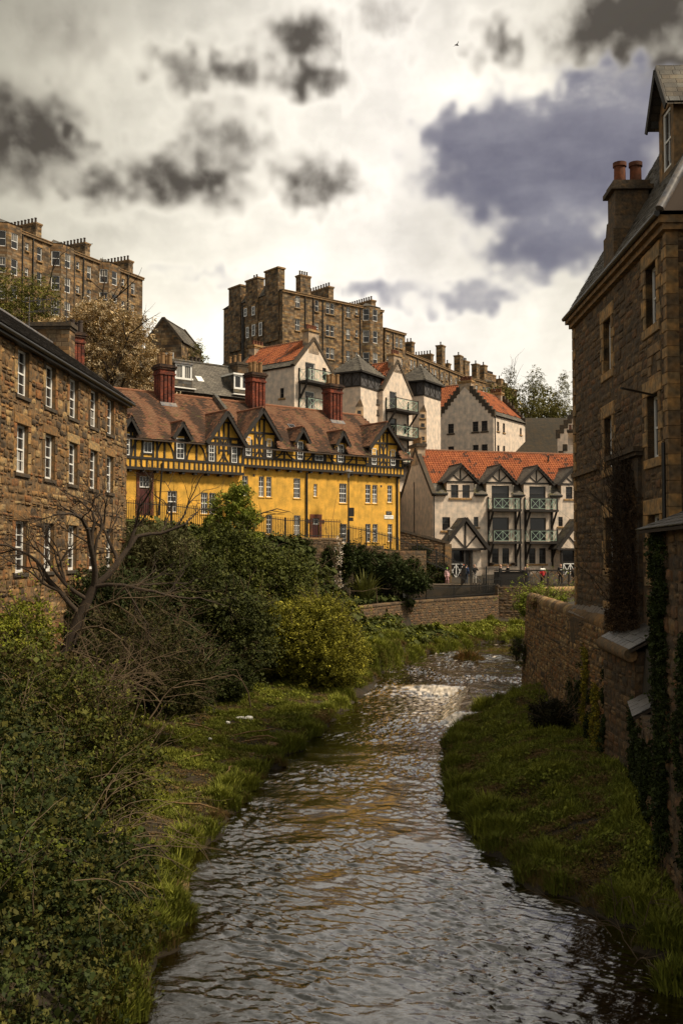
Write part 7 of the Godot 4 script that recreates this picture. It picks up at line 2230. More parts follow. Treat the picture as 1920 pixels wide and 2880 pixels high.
func build_lane() -> void:
	# retaining wall below the lane with its railings
	var t := thing("retaining_wall", "ivy-grown stone retaining wall below the railings of the yellow house", "wall", yl(0, 2.6, 0), 38.36)
	var segs := [[10.0, 16.0], [16.0, 20.0], [20.0, 24.4]]
	for s in segs:
		var y1 := lane_y((s[0] + s[1]) / 2) + 0.02
		var mb := MB.new()
		mb.box(s[0], 3.4, -0.5, s[1], y1, 0)
		part(t, "wall_core", mb, mt.mortar_dark)
		stones(t, "stone", rect(s[0], 4.0, s[1], y1), [], Transform3D.IDENTITY, Vector2(0.18, 0.32), Vector2(0.25, 0.7), 0.03, Vector2(0, 0.04), "sooty", 100, 220 + int(s[0]))
	var cp := MB.new()
	cp.box(10.0, lane_y(13.0) + 0.02, -0.45, 16.0, lane_y(13.0) + 0.16, 0.05)
	part(t, "coping", cp, mt.dressed_dark)
	railing("iron_railing", "long black iron railing on the terrace before the left half of the yellow house", [yl(-4, 2.45, lane_y(-4)), yl(2, 2.45, lane_y(2)), yl(6.5, 2.45, lane_y(6.5)), yl(11, 2.45, lane_y(11)), yl(16, 2.45, lane_y(13) + 0.14)], 1.35, 0.145)
	railing("iron_railing", "sloping black iron railing stepping down before the right half of the yellow house", [yl(16, 2.45, lane_y(16)), yl(18.4, 2.45, lane_y(18.4) - 0.1), yl(20.8, 2.45, lane_y(20.8) - 0.35), yl(23.4, 2.45, lane_y(23.4) - 0.75)], 1.45, 0.145)
	railing("iron_railing", "lowest flight of iron railing descending past the yellow corner to the lane", [yl(23.5, 2.5, 7.0), yl(25.4, 2.7, 6.4), yl(28.5, 2.8, 5.2), Vector3(10.4, 4.6, -87.0)], 1.35, 0.16)
	lamp_post("tall dark lamp post with a shallow cap standing before the yellow wall", yl(16.9, 2.2, lane_y(16.9)), 5.6)
	lamp_post("slender lamp post in front of the left porch of the white house", Vector3(9.9, 4.8, -92.0), 5.0)
	# wall and handrail in front of the white gable
	var w := thing("stair_wall", "dark sloping rubble wall between yellow house and white gable", "wall", Vector3(5.0, 0, -88.5), 10.0)
	var mb2 := MB.new()
	mb2.extrude(PackedVector2Array([Vector2(0, 3.5), Vector2(4.6, 3.5), Vector2(4.6, 8.35), Vector2(0, 9.55)]), -0.5, 0)
	part(w, "wall_core", mb2, mt.mortar_dark)
	stones(w, "stone", PackedVector2Array([Vector2(0, 4.2), Vector2(4.6, 4.2), Vector2(4.6, 8.3), Vector2(0, 9.5)]), [], Transform3D.IDENTITY, Vector2(0.18, 0.32), Vector2(0.25, 0.7), 0.03, Vector2(0, 0.04), "sooty", 120, 230)
	var cm := MB.new()
	cm.bar(Vector3(-0.1, 9.6, -0.25), Vector3(4.7, 8.38, -0.25), 0.65, 0.22)
	part(w, "coping", cm, mt.sill_stone)
	var pm := MB.new()
	pm.box(4.3, 4.2, -0.65, 4.9, 8.3, 0.12)
	part(w, "end_pillar", pm, mt.dressed_dark)
	# lane surface
	var lm := MB.new()
	lm.quad(Vector3(8.0, 4.74, -86.2), Vector3(34.0, 4.74, -86.2), Vector3(34.0, 4.9, -95.5), Vector3(8.0, 4.9, -95.5))
	setting("lane", lm, mt.paving)
	# railings and gate by the footbridge
	railing("iron_railing", "low black iron railing with pale path behind, right of the spiky plant", [Vector3(5.0, 3.85, -75.6), Vector3(9.0, 3.9, -80.2), Vector3(13.1, 3.95, -84.7)], 1.0, 0.13)
	railing("iron_railing", "short iron railing leading to the footbridge end", [Vector3(12.0, 4.1, -84.6), Vector3(13.6, 4.2, -85.0), Vector3(16.3, 4.3, -85.2)], 1.25, 0.12)
	var gt := railing("iron_gate", "tall double iron gate at the left end of the footbridge", [Vector3(10.9, 4.4, -84.4), Vector3(12.3, 4.4, -84.9), Vector3(13.6, 4.4, -85.3)], 1.9, 0.12)
	gt.set_meta("category", "gate")
	var gb := MB.new()
	gb.bar(Vector3(11.0, 6.0, -84.4), Vector3(12.2, 4.6, -84.85), 0.04, 0.04)
	part(gt, "brace", gb, mt.lead)
	var f := thing("footbridge", "dark footbridge with crossed timber parapet in front of the white house", "footbridge", Vector3(13.6, 0, -86.0), 4.0)
	var db := MB.new()
	db.box(0, 4.2, -2.2, 19.0, 4.62, 0)
	part(f, "deck", db, mt.dark_paint)
	for z in [0.0, -2.1]:
		var pr := MB.new()
		pr.box(0, 5.92, z - 0.05, 19.0, 6.02, z + 0.07); pr.box(0, 4.7, z - 0.04, 19.0, 4.82, z + 0.04)
		part(f, "handrail", pr, mt.timber)
		var pa := MB.new()
		pa.box(0, 4.82, z - 0.03, 2.4, 5.85, z)
		part(f, "solid_panel", pa, mt.timber)
		var n := 9
		for i in n + 1:
			var x := 2.4 + i * 16.6 / n
			var po := MB.new()
			po.box(x - 0.07, 4.6, z - 0.08, x + 0.07, 6.06, z + 0.08)
			part(f, "post", po, mt.timber)
			if i < n:
				var x2 := x + 16.6 / n
				var br := MB.new()
				br.bar(Vector3(x, 4.85, z), Vector3((x + x2) / 2, 5.9, z), 0.05, 0.07); br.bar(Vector3(x2, 4.85, z + 0.02), Vector3((x + x2) / 2, 5.9, z + 0.02), 0.05, 0.07)
				part(f, "brace", br, mt.dressed_dark)
	# coped wall behind the bush at the dark house
	var g := thing("bridge_wall", "mossy round-coped wall behind the bright bush at the foot of the dark house", "wall", Vector3(12.6, 0, -61.5), 4.0)
	var gm := MB.new()
	gm.box(0, 2.0, -0.5, 6, 5.05, 0)
	part(g, "wall_core", gm, mt.mortar_dark)
	stones(g, "stone", rect(0, 2.2, 6, 5.0), [], Transform3D.IDENTITY, Vector2(0.16, 0.3), Vector2(0.2, 0.6), 0.03, Vector2(0, 0.04), "sooty", 80, 240)
	var cb := MB.new()
	cb.tube(PackedVector3Array([Vector3(-0.1, 5.12, -0.25), Vector3(6, 5.3, -0.25)]), PackedFloat32Array([0.28, 0.28]), 10)
	part(g, "coping", cb, mt.stone_3)
	var qw := thing("quay_wall", "dark quay wall under the lane behind the bright bush", "wall", Vector3(13.3, 0, -84.75), 0.0)
	var qm := MB.new()
	qm.box(0, 0, -0.6, 22, 4.62, 0)
	part(qw, "wall_core", qm, mt.mortar_dark)
	stones(qw, "stone", rect(0, 1.5, 22, 4.6), [], Transform3D.IDENTITY, Vector2(0.2, 0.34), Vector2(0.3, 0.8), 0.03, Vector2(0, 0.04), "sooty", 80, 245)
	# garden odds and ends
	var q := thing("bird_feeder", "pale pointed wooden bird feeder on a post in the terraced garden", "bird feeder", Vector3(5.9, 3.8, -77.0))
	var p1 := MB.new(); p1.tube(PackedVector3Array([Vector3.ZERO, Vector3(0, 1.5, 0)]), PackedFloat32Array([0.04, 0.04]), 6)
	part(q, "post", p1, mt.twig)
	var p2 := MB.new(); p2.box(-0.2, 1.5, -0.2, 0.2, 1.56, 0.2); p2.box(-0.13, 1.56, -0.13, 0.13, 1.82, 0.13)
	part(q, "feeder_box", p2, mt.dressed)
	var p3 := MB.new(); p3.lathe(Vector3(0, 1.8, 0), [Vector2(0.34, 0), Vector2(0.16, 0.2), Vector2(0.03, 0.5), Vector2(0, 0.52)], 4)
	part(q, "pointed_roof", p3, mt.dressed)
	var fe := thing("wire_fence", "thin slack wire fence with wooden posts across the terraced garden", "fence")
	var fp := [Vector3(0.5, 3.6, -70.0), Vector3(2.6, 3.7, -72.5), Vector3(4.3, 3.7, -75.4), Vector3(6.6, 3.8, -77.6)]
	for i in 4:
		var pm2 := MB.new(); pm2.tube(PackedVector3Array([fp[i], fp[i] + Vector3(rnd(-0.15, 0.15), 1.35, 0)]), PackedFloat32Array([0.04, 0.035]), 5)
		part(fe, "post", pm2, mt.twig)
		if i < 3:
			var wm := MB.new(); wm.tube(PackedVector3Array([fp[i] + Vector3(0, 1.25, 0), fp[i].lerp(fp[i + 1], 0.5) + Vector3(0, 1.12, 0), fp[i + 1] + Vector3(0, 1.25, 0)]), PackedFloat32Array([0.012, 0.012, 0.012]), 4)
			part(fe, "wire", wm, mt.twig)
	var cl := thing("hanging_cloth", "white patterned cloth hung over the garden wire", "cloth", Vector3(4.65, 4.0, -75.7))
	var cmh := MB.new()
	for i in 4:
		var x := i * 0.09
		cmh.quad(Vector3(x, 0.05 + 0.05 * (i % 2), 0.03 * (i % 2)), Vector3(x + 0.09, 0.05 + 0.05 * ((i + 1) % 2), 0.03 * ((i + 1) % 2)), Vector3(x + 0.08, 0.9, 0.01), Vector3(x, 0.92, 0.01))
	cmh.box(0.02, 0.3, -0.05, 0.34, 0.9, -0.02)
	part(cl, "cloth", cmh, mt.cloth_white)
	var tb := thing("trellis", "rough wooden trellis beside the spiky plant", "trellis", Vector3(-1.2, 3.7, -70.5), 30.0)
	var tm := MB.new(); tm.bar(Vector3(-0.9, 1.5, 0), Vector3(1.4, 1.55, 0), 0.14, 0.14)
	part(tb, "crossbar", tm, mt.twig)
	for x in [-0.5, 1.2]:
		var tp := MB.new(); tp.bar(Vector3(x, 0, 0), Vector3(x, 1.45, 0), 0.12, 0.12, Vector3.RIGHT)
		part(tb, "leg", tp, mt.twig)
	var bird := thing("bird", "tiny dark bird gliding high in the white cloud", "bird", Vector3(10.6, 54.3, -90.0), 20.0)
	var bm := MB.new()
	bm.tube(PackedVector3Array([Vector3(-0.2, 0, 0), Vector3(-0.08, 0.02, 0), Vector3(0.1, 0.02, 0), Vector3(0.22, 0, 0)]), PackedFloat32Array([0.01, 0.06, 0.06, 0.015]), 6)
	for s in [-1.0, 1.0]:
		bm.tri(Vector3(-0.08, 0.02, 0), Vector3(0.1, 0.02, 0), Vector3(0.02, 0.16, s * 0.3)); bm.tri(Vector3(-0.02, 0.12, s * 0.25), Vector3(0.08, 0.14, s * 0.25), Vector3(-0.1, 0.1, s * 0.6))
	part(bird, "body", bm, mt.iron)

# ---------------------------------------------------------------- plants
var fg := FastNoiseLite.new()

# leaves spread through overlapping ellipsoids, denser near their surface, with gaps
func foliage(under: Node3D, called: String, blobs: Array, n: int, size: Vector2, kind: String, pal: Array, sd: int, gap := -0.1, shell := 0.38, gf := 0.8) -> void:
	var r := RandomNumberGenerator.new(); r.seed = sd
	fg.seed = sd; fg.frequency = gf; fg.fractal_octaves = 2
	var vol := []; var tot := 0.0
	for b in blobs:
		tot += b[1].x * b[1].y + b[1].y * b[1].z + b[1].x * b[1].z
		vol.append(tot)
	var lists := [[], [], [], []]; var cols := [[], [], [], []]
	var other := "round_clump" if kind != "round_clump" else "clump"
	var made := 0; var tries := 0
	while made < n and tries < n * 6:
		tries += 1
		var k := r.randf() * tot
		var bi := 0
		while vol[bi] < k: bi += 1
		var b: Array = blobs[bi]
		var dir := Vector3(r.randfn(), r.randfn(), r.randfn()).normalized()
		var lump: float = 1.0 + 0.34 * fg.get_noise_3dv(dir * 1.9 / gf + b[0] * 3.0)
		if r.randf() < 0.05: lump *= r.randf_range(1.05, 1.25)
		var p: Vector3 = b[0] + dir * b[1] * pow(r.randf(), shell) * r.randf_range(0.86, 1.08) * lump
		if fg.get_noise_3dv(p * 2.0) < gap: continue
		made += 1
		var v := r.randi() % 3 if r.randf() < 0.9 else 3
		var s := lerpf(size.x, size.y, pow(r.randf(), 2.0)) * (1.5 if v == 3 else 1.0)
		lists[v].append(Transform3D(Basis(Vector3(r.randfn(), r.randfn(), r.randfn()).normalized(), r.randf() * TAU).scaled(Vector3(s, s, s)), p))
		var c: Color = pal[r.randi() % pal.size()]
		cols[v].append(c * r.randf_range(0.7, 1.3))
	for v in 4:
		if lists[v].size(): many(under, called, mt[kind][v] if v < 3 else mt[other][1], mt.leaf, lists[v], cols[v])

# a branching limb; adds tubes to mb and collects tips
func limb(mb: MB, o: Vector3, dir: Vector3, ln: float, rad: float, depth: int, r: RandomNumberGenerator, spread: float, droop: float, tips: Array, kids := 3) -> void:
	var pts := PackedVector3Array([o]); var rr := PackedFloat32Array([rad])
	var p := o; var d := dir
	var n := 4 if depth > 0 else 3
	for i in n:
		d = (d + Vector3(r.randfn(), r.randfn(), r.randfn()) * 0.16 + Vector3(0, -droop, 0)).normalized()
		p += d * ln / n
		pts.append(p); rr.append(lerpf(rad, rad * (0.55 if depth > 0 else 0.3), (i + 1) / float(n)))
	mb.tube(pts, rr, 6 if rad > 0.05 else (4 if rad > 0.015 else 3), false)
	tips.append(p)
	if depth <= 0: return
	for k in kids:
		var t := r.randf_range(0.35, 1.0) if k > 0 else 1.0
		var at := pts[clampi(int(t * n), 1, n)]
		var side := d.cross(Vector3(r.randfn(), r.randfn(), r.randfn())).normalized()
		limb(mb, at, (d + side * spread * r.randf_range(0.6, 1.3)).normalized(), ln * r.randf_range(0.55, 0.82), rad * 0.6 * r.randf_range(0.8, 1.0), depth - 1, r, spread, droop, tips, kids)

func shrub(called: String, label: String, at: Vector3, blobs: Array, n: int, size: Vector2, kind: String, pal: Array, sd: int, gap := -0.1, cat := "shrub", group := "") -> Node3D:
	var t := thing(called, label, cat, at, 0, group)
	foliage(t, "foliage", blobs, n, size, kind, pal, sd, gap)
	var r := RandomNumberGenerator.new(); r.seed = sd
	var mb := MB.new()
	for i in 5:
		var b: Array = blobs[i % blobs.size()]
		var tips := []
		var o := Vector3(r.randf_range(-0.3, 0.3), -0.2, r.randf_range(-0.3, 0.3)) + Vector3(b[0].x, 0, b[0].z) * 0.5
		var to: Vector3 = b[0] + b[1] * Vector3(r.randf_range(-0.5, 0.5), 0.5, r.randf_range(-0.5, 0.5)) - o
		limb(mb, o, to.normalized(), to.length() * 0.7, 0.05, 2, r, 0.7, -0.02, tips)
	part(t, "stems", mb, mt.bark)
	var sh := MB.new(); var lf := []; var lc := []
	for i in mini(70, n / 60):   # bare and half-leafed shoots standing out of the mass
		var b: Array = blobs[r.randi() % blobs.size()]
		var dir := Vector3(r.randfn(), absf(r.randfn()) * 0.8 + 0.1, r.randfn()).normalized()
		var tips := []
		limb(sh, b[0] + dir * b[1] * 0.85, (dir + Vector3(0, 0.7, 0)).normalized(), r.randf_range(0.5, 1.1), 0.014, 1, r, 0.6, 0.04, tips, 2)
		for q in tips:
			if r.randf() < 0.6:
				var s := r.randf_range(size.x, size.y) * 0.9
				lf.append(Transform3D(Basis(Vector3(r.randfn(), r.randfn(), r.randfn()).normalized(), r.randf() * TAU).scaled(Vector3(s, s, s)), q)); lc.append(pal[r.randi() % pal.size()] * 1.25)
	part(t, "shoots", sh, mt.twig)
	if lf.size(): many(t, "shoot_leaves", mt[kind][0], mt.leaf, lf, lc)
	return t

func grass(called: String, label: String, n: int, where: Callable, size: Vector2, pal: Array, sd: int, kind := "tuft") -> void:
	var t := thing(called, label, "grass")
	t.set_meta("kind", "stuff")
	var r := RandomNumberGenerator.new(); r.seed = sd
	var lists := [[], [], []]; var cols := [[], [], []]
	var got := 0; var tries := 0
	while got < n and tries < n * 8:
		tries += 1
		var q: Vector3 = where.call(r)
		if q.z <= -900: continue
		got += 1
		var v := r.randi() % 3
		var s := r.randf_range(size.x, size.y)
		var k := gn.get_noise_2d(q.x * 9.0, q.z * 9.0)
		s *= clampf(1.0 + k * 1.3, 0.5, 1.9)
		lists[v].append(Transform3D(Basis(Vector3.UP, r.randf() * TAU).scaled(Vector3(s * 1.1, s, s * 1.1)), q))
		var c: Color = pal[clampi(int((k + 0.5 + r.randf_range(-0.25, 0.25)) * pal.size()), 0, pal.size() - 1)]
		cols[v].append(c * r.randf_range(0.75, 1.25))
	for v in 3:
		if lists[v].size(): many(t, "tufts", mt[kind][v], mt.grass, lists[v], cols[v])

func build_plants() -> void:
	var NO := Vector3(0, 0, -999)
	var ivy := [Color(0.030, 0.042, 0.012), Color(0.022, 0.030, 0.010), Color(0.042, 0.055, 0.014)]
	var bramble := [Color(0.075, 0.085, 0.016), Color(0.05, 0.06, 0.014), Color(0.095, 0.095, 0.018), Color(0.06, 0.045, 0.018)]
	var fresh := [Color(0.17, 0.19, 0.022), Color(0.13, 0.15, 0.02), Color(0.21, 0.21, 0.028)]
	var ever := [Color(0.042, 0.050, 0.014), Color(0.058, 0.068, 0.018), Color(0.03, 0.036, 0.012), Color(0.08, 0.085, 0.024)]
	var lawn := [Color(0.17, 0.11, 0.045), Color(0.14, 0.12, 0.03), Color(0.12, 0.135, 0.022), Color(0.15, 0.17, 0.026), Color(0.21, 0.22, 0.034)]
	# --- bank grass
	grass("bank_grass", "rough grass on the left bank between river and bushes", 36000, func(r):
		var d: float = 17.0 + pow(r.randf(), 0.8) * 46.0
		var x: float = edge_l(d) - 0.02 - pow(r.randf(), 1.3) * 7.5
		if gn.get_noise_2d(x * 14.0, d * 14.0) < -0.32: return NO
		return Vector3(x, ground_y(x, d) - 0.03, -d), Vector2(0.12, 0.27), lawn, 301)
	grass("bench_weeds", "low leafy weeds and moss among the left bank grass", 12000, func(r):
		var d: float = 19.0 + pow(r.randf(), 0.85) * 42.0
		var x: float = edge_l(d) - 0.1 - pow(r.randf(), 1.2) * 7.0
		return Vector3(x, ground_y(x, d) + 0.02, -d), Vector2(0.12, 0.3), lawn, 308, "clump")
	grass("bank_weeds", "leafy weeds and grass covering the rounded right bank", 32000, func(r):
		var d: float = 19.0 + r.randf() * 35.0
		var xr := edge_r(d)
		var x: float = xr + 0.05 + r.randf() * 5.5
		if x > along(WALL_FOOT, d) + 0.02: return NO
		return Vector3(x, ground_y(x, d) + 0.04, -d), Vector2(0.10, 0.24), lawn, 302, "clump")
	grass("bank_grass", "long grass fringing the right bank along the water", 14000, func(r):
		var d: float = 19.0 + r.randf() * 35.0
		var x: float = edge_r(d) + 0.0 + pow(r.randf(), 1.2) * 5.0
		if x > along(WALL_FOOT, d) + 0.02: return NO
		return Vector3(x, ground_y(x, d) - 0.03, -d), Vector2(0.14, 0.32), lawn, 303)
	grass("meadow", "bright sunlit grass on the far bank below the garden wall", 15000, func(r):
		var d: float = 56.0 + r.randf() * 27.5
		var x: float = -1.0 + r.randf() * 24.0
		if x > edge_l(d) - 0.1 or beyond_low_wall(x, d) > -0.1: return NO
		return Vector3(x, ground_y(x, d) - 0.03, -d), Vector2(0.25, 0.5), lawn, 304)
	grass("meadow_weeds", "leafy yellow-green weeds heaped on the far bank", 7000, func(r):
		var d: float = 60.0 + r.randf() * 23.0
		var x: float = 1.0 + r.randf() * 22.0
		if x > edge_l(d) - 1.6 or beyond_low_wall(x, d) > -0.05: return NO
		return Vector3(x, ground_y(x, d) + 0.12, -d), Vector2(0.25, 0.5), lawn, 305, "clump")
	grass("edge_fringe", "long overhanging grass along both water edges", 17000, func(r):
		var d: float = 15.5 + pow(r.randf(), 1.5) * 60.0
		var left: bool = r.randf() < 0.5
		var k: float = pow(r.randf(), 1.4) * 0.5
		var x: float = edge_l(d) - k + 0.16 if left else edge_r(d) + k - 0.16
		if not left and d > 53.5: return NO
		return Vector3(x, maxf(ground_y(x - 0.15 if left else x + 0.15, d) - 0.12, 0.02), -d), Vector2(0.2, 0.44), lawn, 307)
	# slope under-planting and garden ground cover
	grass("slope_cover", "dark ground cover on the planted slope below the railings", 9000, func(r):
		var s: float = -12.0 + r.randf() * 36.0
		var o: float = 2.7 + r.randf() * 12.0
		var p := yl(s, o, 0)
		if -p.z < 40: return NO
		if p.x > edge_l(-p.z) - 1.5: return NO
		return Vector3(p.x, ground_y(p.x, -p.z) + 0.1, p.z), Vector2(0.4, 0.9), [Color(0.03, 0.04, 0.012), Color(0.045, 0.055, 0.015), Color(0.06, 0.07, 0.02)], 306, "clump")
	# --- islands in the stream
	for k in 2:
		var c: Vector3 = [Vector3(8.3, 0.4, -66.0), Vector3(11.9, 0.4, -72.0)][k]
		var t := thing("reed_island", ["clump of brown dry reeds growing out of the stream above the weir", "low green tussock in the stream beyond the dry reeds"][k], "reeds", c)
		var mb := MB.new()
		mb.lathe(Vector3(0, -0.25, 0), [Vector2(0, 0.32), Vector2(0.7, 0.28), Vector2(1.3, 0.0)], 12)
		part(t, "tussock", mb, mt.earth)
		var xf := []; var co := []
		for i in [240, 200][k]:
			var a := rnd(0, TAU); var q := sqrt(rng.randf())
			var s := (1.25 - q) * rnd(0.55, 1.0) if k == 0 else rnd(0.15, 0.34)
			xf.append(Transform3D(Basis(Vector3.UP, rnd(0, TAU)).scaled(Vector3(s, s, s)), Vector3(cos(a) * q * [1.25, 1.6][k], 0.0, sin(a) * q * 0.8)))
			co.append(([Color(0.20, 0.11, 0.04), Color(0.15, 0.085, 0.03), Color(0.12, 0.11, 0.025)][i % 3] if k == 0 else [Color(0.13, 0.13, 0.025), Color(0.16, 0.10, 0.03)][i % 2]) * rnd(0.7, 1.3))
		many(t, "reeds", mt.tuft[k], mt.grass, xf, co)
	# --- left bank shrubs
	shrub("bramble_thicket", "big dark bramble and ivy thicket filling the lower left corner", Vector3(-6.6, 1.2, -18.0), [[Vector3(0, 0.6, 0), Vector3(2.3, 2.0, 4.2)], [Vector3(1.6, -0.6, 1.5), Vector3(1.7, 1.6, 4.8)], [Vector3(-1.8, 1.4, -3.5), Vector3(2.4, 2.2, 3.0)], [Vector3(1.7, -0.9, -3.6), Vector3(1.2, 1.0, 2.2)]], 26000, Vector2(0.10, 0.32), "clump", ivy + [Color(0.06, 0.06, 0.016), Color(0.08, 0.075, 0.018)], 311, -0.12)
	shrub("bramble_thicket", "bramble mound with reddish twigs and lighter leaf sprays on the left slope", Vector3(-8.8, 2.6, -27.0), [[Vector3(0.4, 0.2, 0), Vector3(2.7, 2.3, 3.0)], [Vector3(2.6, -0.7, 0.8), Vector3(1.5, 1.4, 2.2)], [Vector3(-2.0, 1.0, 1.0), Vector3(2.4, 2.2, 2.6)]], 14000, Vector2(0.11, 0.34), "clump", bramble, 312, -0.08)
	shrub("sycamore_sapling", "fresh yellow-green maple saplings against the lower stone house wall", Vector3(-10.4, 4.3, -29.5), [[Vector3(0, 0.4, 0), Vector3(1.5, 1.5, 1.6)], [Vector3(0.9, 1.0, -1.0), Vector3(0.9, 0.9, 0.9)], [Vector3(0.8, -1.4, 1.0), Vector3(1.2, 0.9, 1.4)]], 2200, Vector2(0.16, 0.30), "round_clump", fresh, 313, 0.02, "sapling")
	shrub("leaf_spray", "pale fresh leaf sprays hanging at the front of the dark thicket", Vector3(-5.6, 2.4, -17.0), [[Vector3(0, 0, 0), Vector3(1.0, 0.7, 1.6)], [Vector3(0.9, -1.2, -1.6), Vector3(0.6, 0.5, 1.0)]], 420, Vector2(0.13, 0.24), "round_clump", [Color(0.10, 0.12, 0.016), Color(0.08, 0.09, 0.015)], 314, 0.12, "sapling")
	shrub("twiggy_shrub", "brown twiggy shrub at the foot of the bare tree", Vector3(-7.6, 3.2, -37.0), [[Vector3(0, 0.6, 0), Vector3(2.2, 1.9, 2.2)], [Vector3(1.8, -0.4, 1.0), Vector3(1.4, 1.2, 1.6)]], 3600, Vector2(0.14, 0.28), "clump", [Color(0.045, 0.038, 0.014), Color(0.06, 0.055, 0.018), Color(0.035, 0.04, 0.012)], 315, 0.0)
	shrub("evergreen_shrub", "dark evergreen laurel mass in the middle of the left bank", Vector3(-7.2, 3.6, -49.0), [[Vector3(0, 0.9, 0), Vector3(2.6, 2.8, 2.6)], [Vector3(2.2, 0.0, 0.8), Vector3(1.9, 2.4, 2.0)], [Vector3(-2.4, 0.2, 1.0), Vector3(2.0, 2.2, 2.0)], [Vector3(1.0, -1.6, 1.8), Vector3(2.2, 1.4, 1.6)]], 15000, Vector2(0.22, 0.42), "clump", ever, 316, -0.16)
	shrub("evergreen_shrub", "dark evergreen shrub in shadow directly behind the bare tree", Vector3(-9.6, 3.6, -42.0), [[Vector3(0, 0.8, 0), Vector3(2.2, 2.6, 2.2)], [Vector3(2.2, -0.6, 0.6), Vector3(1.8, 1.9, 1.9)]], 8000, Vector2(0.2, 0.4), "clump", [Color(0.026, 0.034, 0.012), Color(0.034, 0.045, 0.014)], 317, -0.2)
	shrub("broadleaf_shrub", "mid green bush below the railings between laurel and small tree", Vector3(-6.6, 6.2, -57.0), [[Vector3(0, 0.6, 0), Vector3(2.7, 2.3, 2.2)], [Vector3(3.0, -0.8, -0.5), Vector3(2.2, 2.2, 2.0)], [Vector3(-3.2, 0.4, 1.0), Vector3(2.4, 2.0, 2.0)], [Vector3(0.8, -2.2, 1.6), Vector3(2.6, 2.0, 1.8)]], 14000, Vector2(0.24, 0.46), "clump", [Color(0.075, 0.085, 0.02), Color(0.10, 0.11, 0.022), Color(0.05, 0.058, 0.016)], 318, -0.12)
	shrub("pale_shrub", "grey-green fine-leaved shrub with arching pale tips beside the stone house corner", Vector3(-9.4, 7.0, -50.5), [[Vector3(0, 0.3, 0), Vector3(1.9, 1.7, 1.8)], [Vector3(1.4, -0.7, 0.7), Vector3(1.4, 1.1, 1.3)]], 4200, Vector2(0.2, 0.42), "blade_clump", [Color(0.09, 0.088, 0.036), Color(0.12, 0.115, 0.05), Color(0.06, 0.062, 0.024)], 319, -0.02)
	shrub("rounded_bush", "large rounded yellow-green bush at the river's edge", Vector3(-1.6, 0.9, -52.0), [[Vector3(0, 1.9, 0), Vector3(2.7, 2.5, 2.4)], [Vector3(1.2, 1.3, 0.6), Vector3(1.9, 1.8, 2.0)], [Vector3(-1.3, 2.2, 0.2), Vector3(1.8, 1.9, 1.8)], [Vector3(0.5, 3.2, -0.4), Vector3(1.5, 1.2, 1.4)]], 15000, Vector2(0.16, 0.30), "round_clump", [Color(0.21, 0.20, 0.026), Color(0.27, 0.25, 0.032), Color(0.16, 0.155, 0.022), Color(0.11, 0.11, 0.018)], 320, -0.08)
	shrub("bank_shrub", "low dark scrub at the back of the grassy bench below the laurel", Vector3(-7.2, 1.6, -42.5), [[Vector3(0, 0.5, 0), Vector3(2.2, 1.2, 3.0)], [Vector3(1.6, 0.1, -3.6), Vector3(1.8, 1.0, 1.8)]], 5500, Vector2(0.18, 0.34), "clump", [Color(0.03, 0.036, 0.012), Color(0.045, 0.055, 0.015)], 321, -0.1)
	for k in 2:   # arching canes through the bramble
		var cv := thing("bramble_canes", ["arching reddish bramble canes over the lower left thicket", "arching bramble canes over the left mound by the stone house"][k], "canes", [Vector3(-6.6, 1.2, -18.0), Vector3(-8.8, 2.6, -27.0)][k])
		var cb0 := MB.new(); var rr := RandomNumberGenerator.new(); rr.seed = 510 + k
		for i in 90:
			var a := rr.randf() * TAU
			var e := [Vector3(2.6, 2.2, 4.6), Vector3(2.8, 2.4, 3.0)][k] as Vector3
			var dir := Vector3(cos(a), rr.randf_range(0.1, 1.0), sin(a)).normalized()
			var p := dir * e * 0.9 + Vector3(0.5, 0.4, 0)
			limb(cb0, p, (dir + Vector3(rr.randfn(), 0.6, rr.randfn()) * 0.6).normalized(), rr.randf_range(0.6, 1.4), 0.011, 1, rr, 0.5, 0.14, [], 2)
		part(cv, "canes", cb0, mt.twig)
	# light green small tree
	var st := thing("small_tree", "slim light green tree rising in front of the yellow wall", "tree", Vector3(-6.2, 5.6, -58.5))
	var r := RandomNumberGenerator.new(); r.seed = 55
	var mb := MB.new(); var tips := []
	limb(mb, Vector3(0, -0.6, 0), Vector3(-0.06, 1, 0).normalized(), 3.3, 0.16, 3, r, 0.8, -0.03, tips)
	part(st, "trunk", mb, mt.bark)
	foliage(st, "crown", [[Vector3(-0.3, 4.6, 0), Vector3(1.35, 0.9, 1.2)], [Vector3(0.6, 3.9, 0.2), Vector3(1.0, 0.8, 1.0)], [Vector3(-1.1, 3.5, 0.2), Vector3(0.9, 0.7, 0.9)], [Vector3(0.2, 5.4, 0), Vector3(0.8, 0.6, 0.8)], [Vector3(0.9, 2.6, 0.4), Vector3(0.9, 0.6, 0.8)]], 2600, Vector2(0.18, 0.36), "clump", [Color(0.16, 0.185, 0.025), Color(0.11, 0.14, 0.022), Color(0.20, 0.22, 0.035)], 331, -0.02)
	# the bare tree before the stone house
	var bt := thing("bare_tree", "bare leaning tree with a dark forked trunk and fine twigs before the stone house", "tree", Vector3(-9.15, 2.5, -32.0))
	r.seed = 77
	var tb := MB.new()
	tb.tube(PackedVector3Array([Vector3(0, -0.5, 0), Vector3(0.12, 0.8, 0), Vector3(0.3, 1.8, -0.1), Vector3(0.75, 3.0, -0.2), Vector3(1.15, 3.9, -0.3)]), PackedFloat32Array([0.3, 0.24, 0.2, 0.17, 0.14]), 10)
	part(bt, "trunk", tb, mt.bark)
	var lb := MB.new(); tips = []
	var fork := Vector3(1.15, 3.9, -0.3)
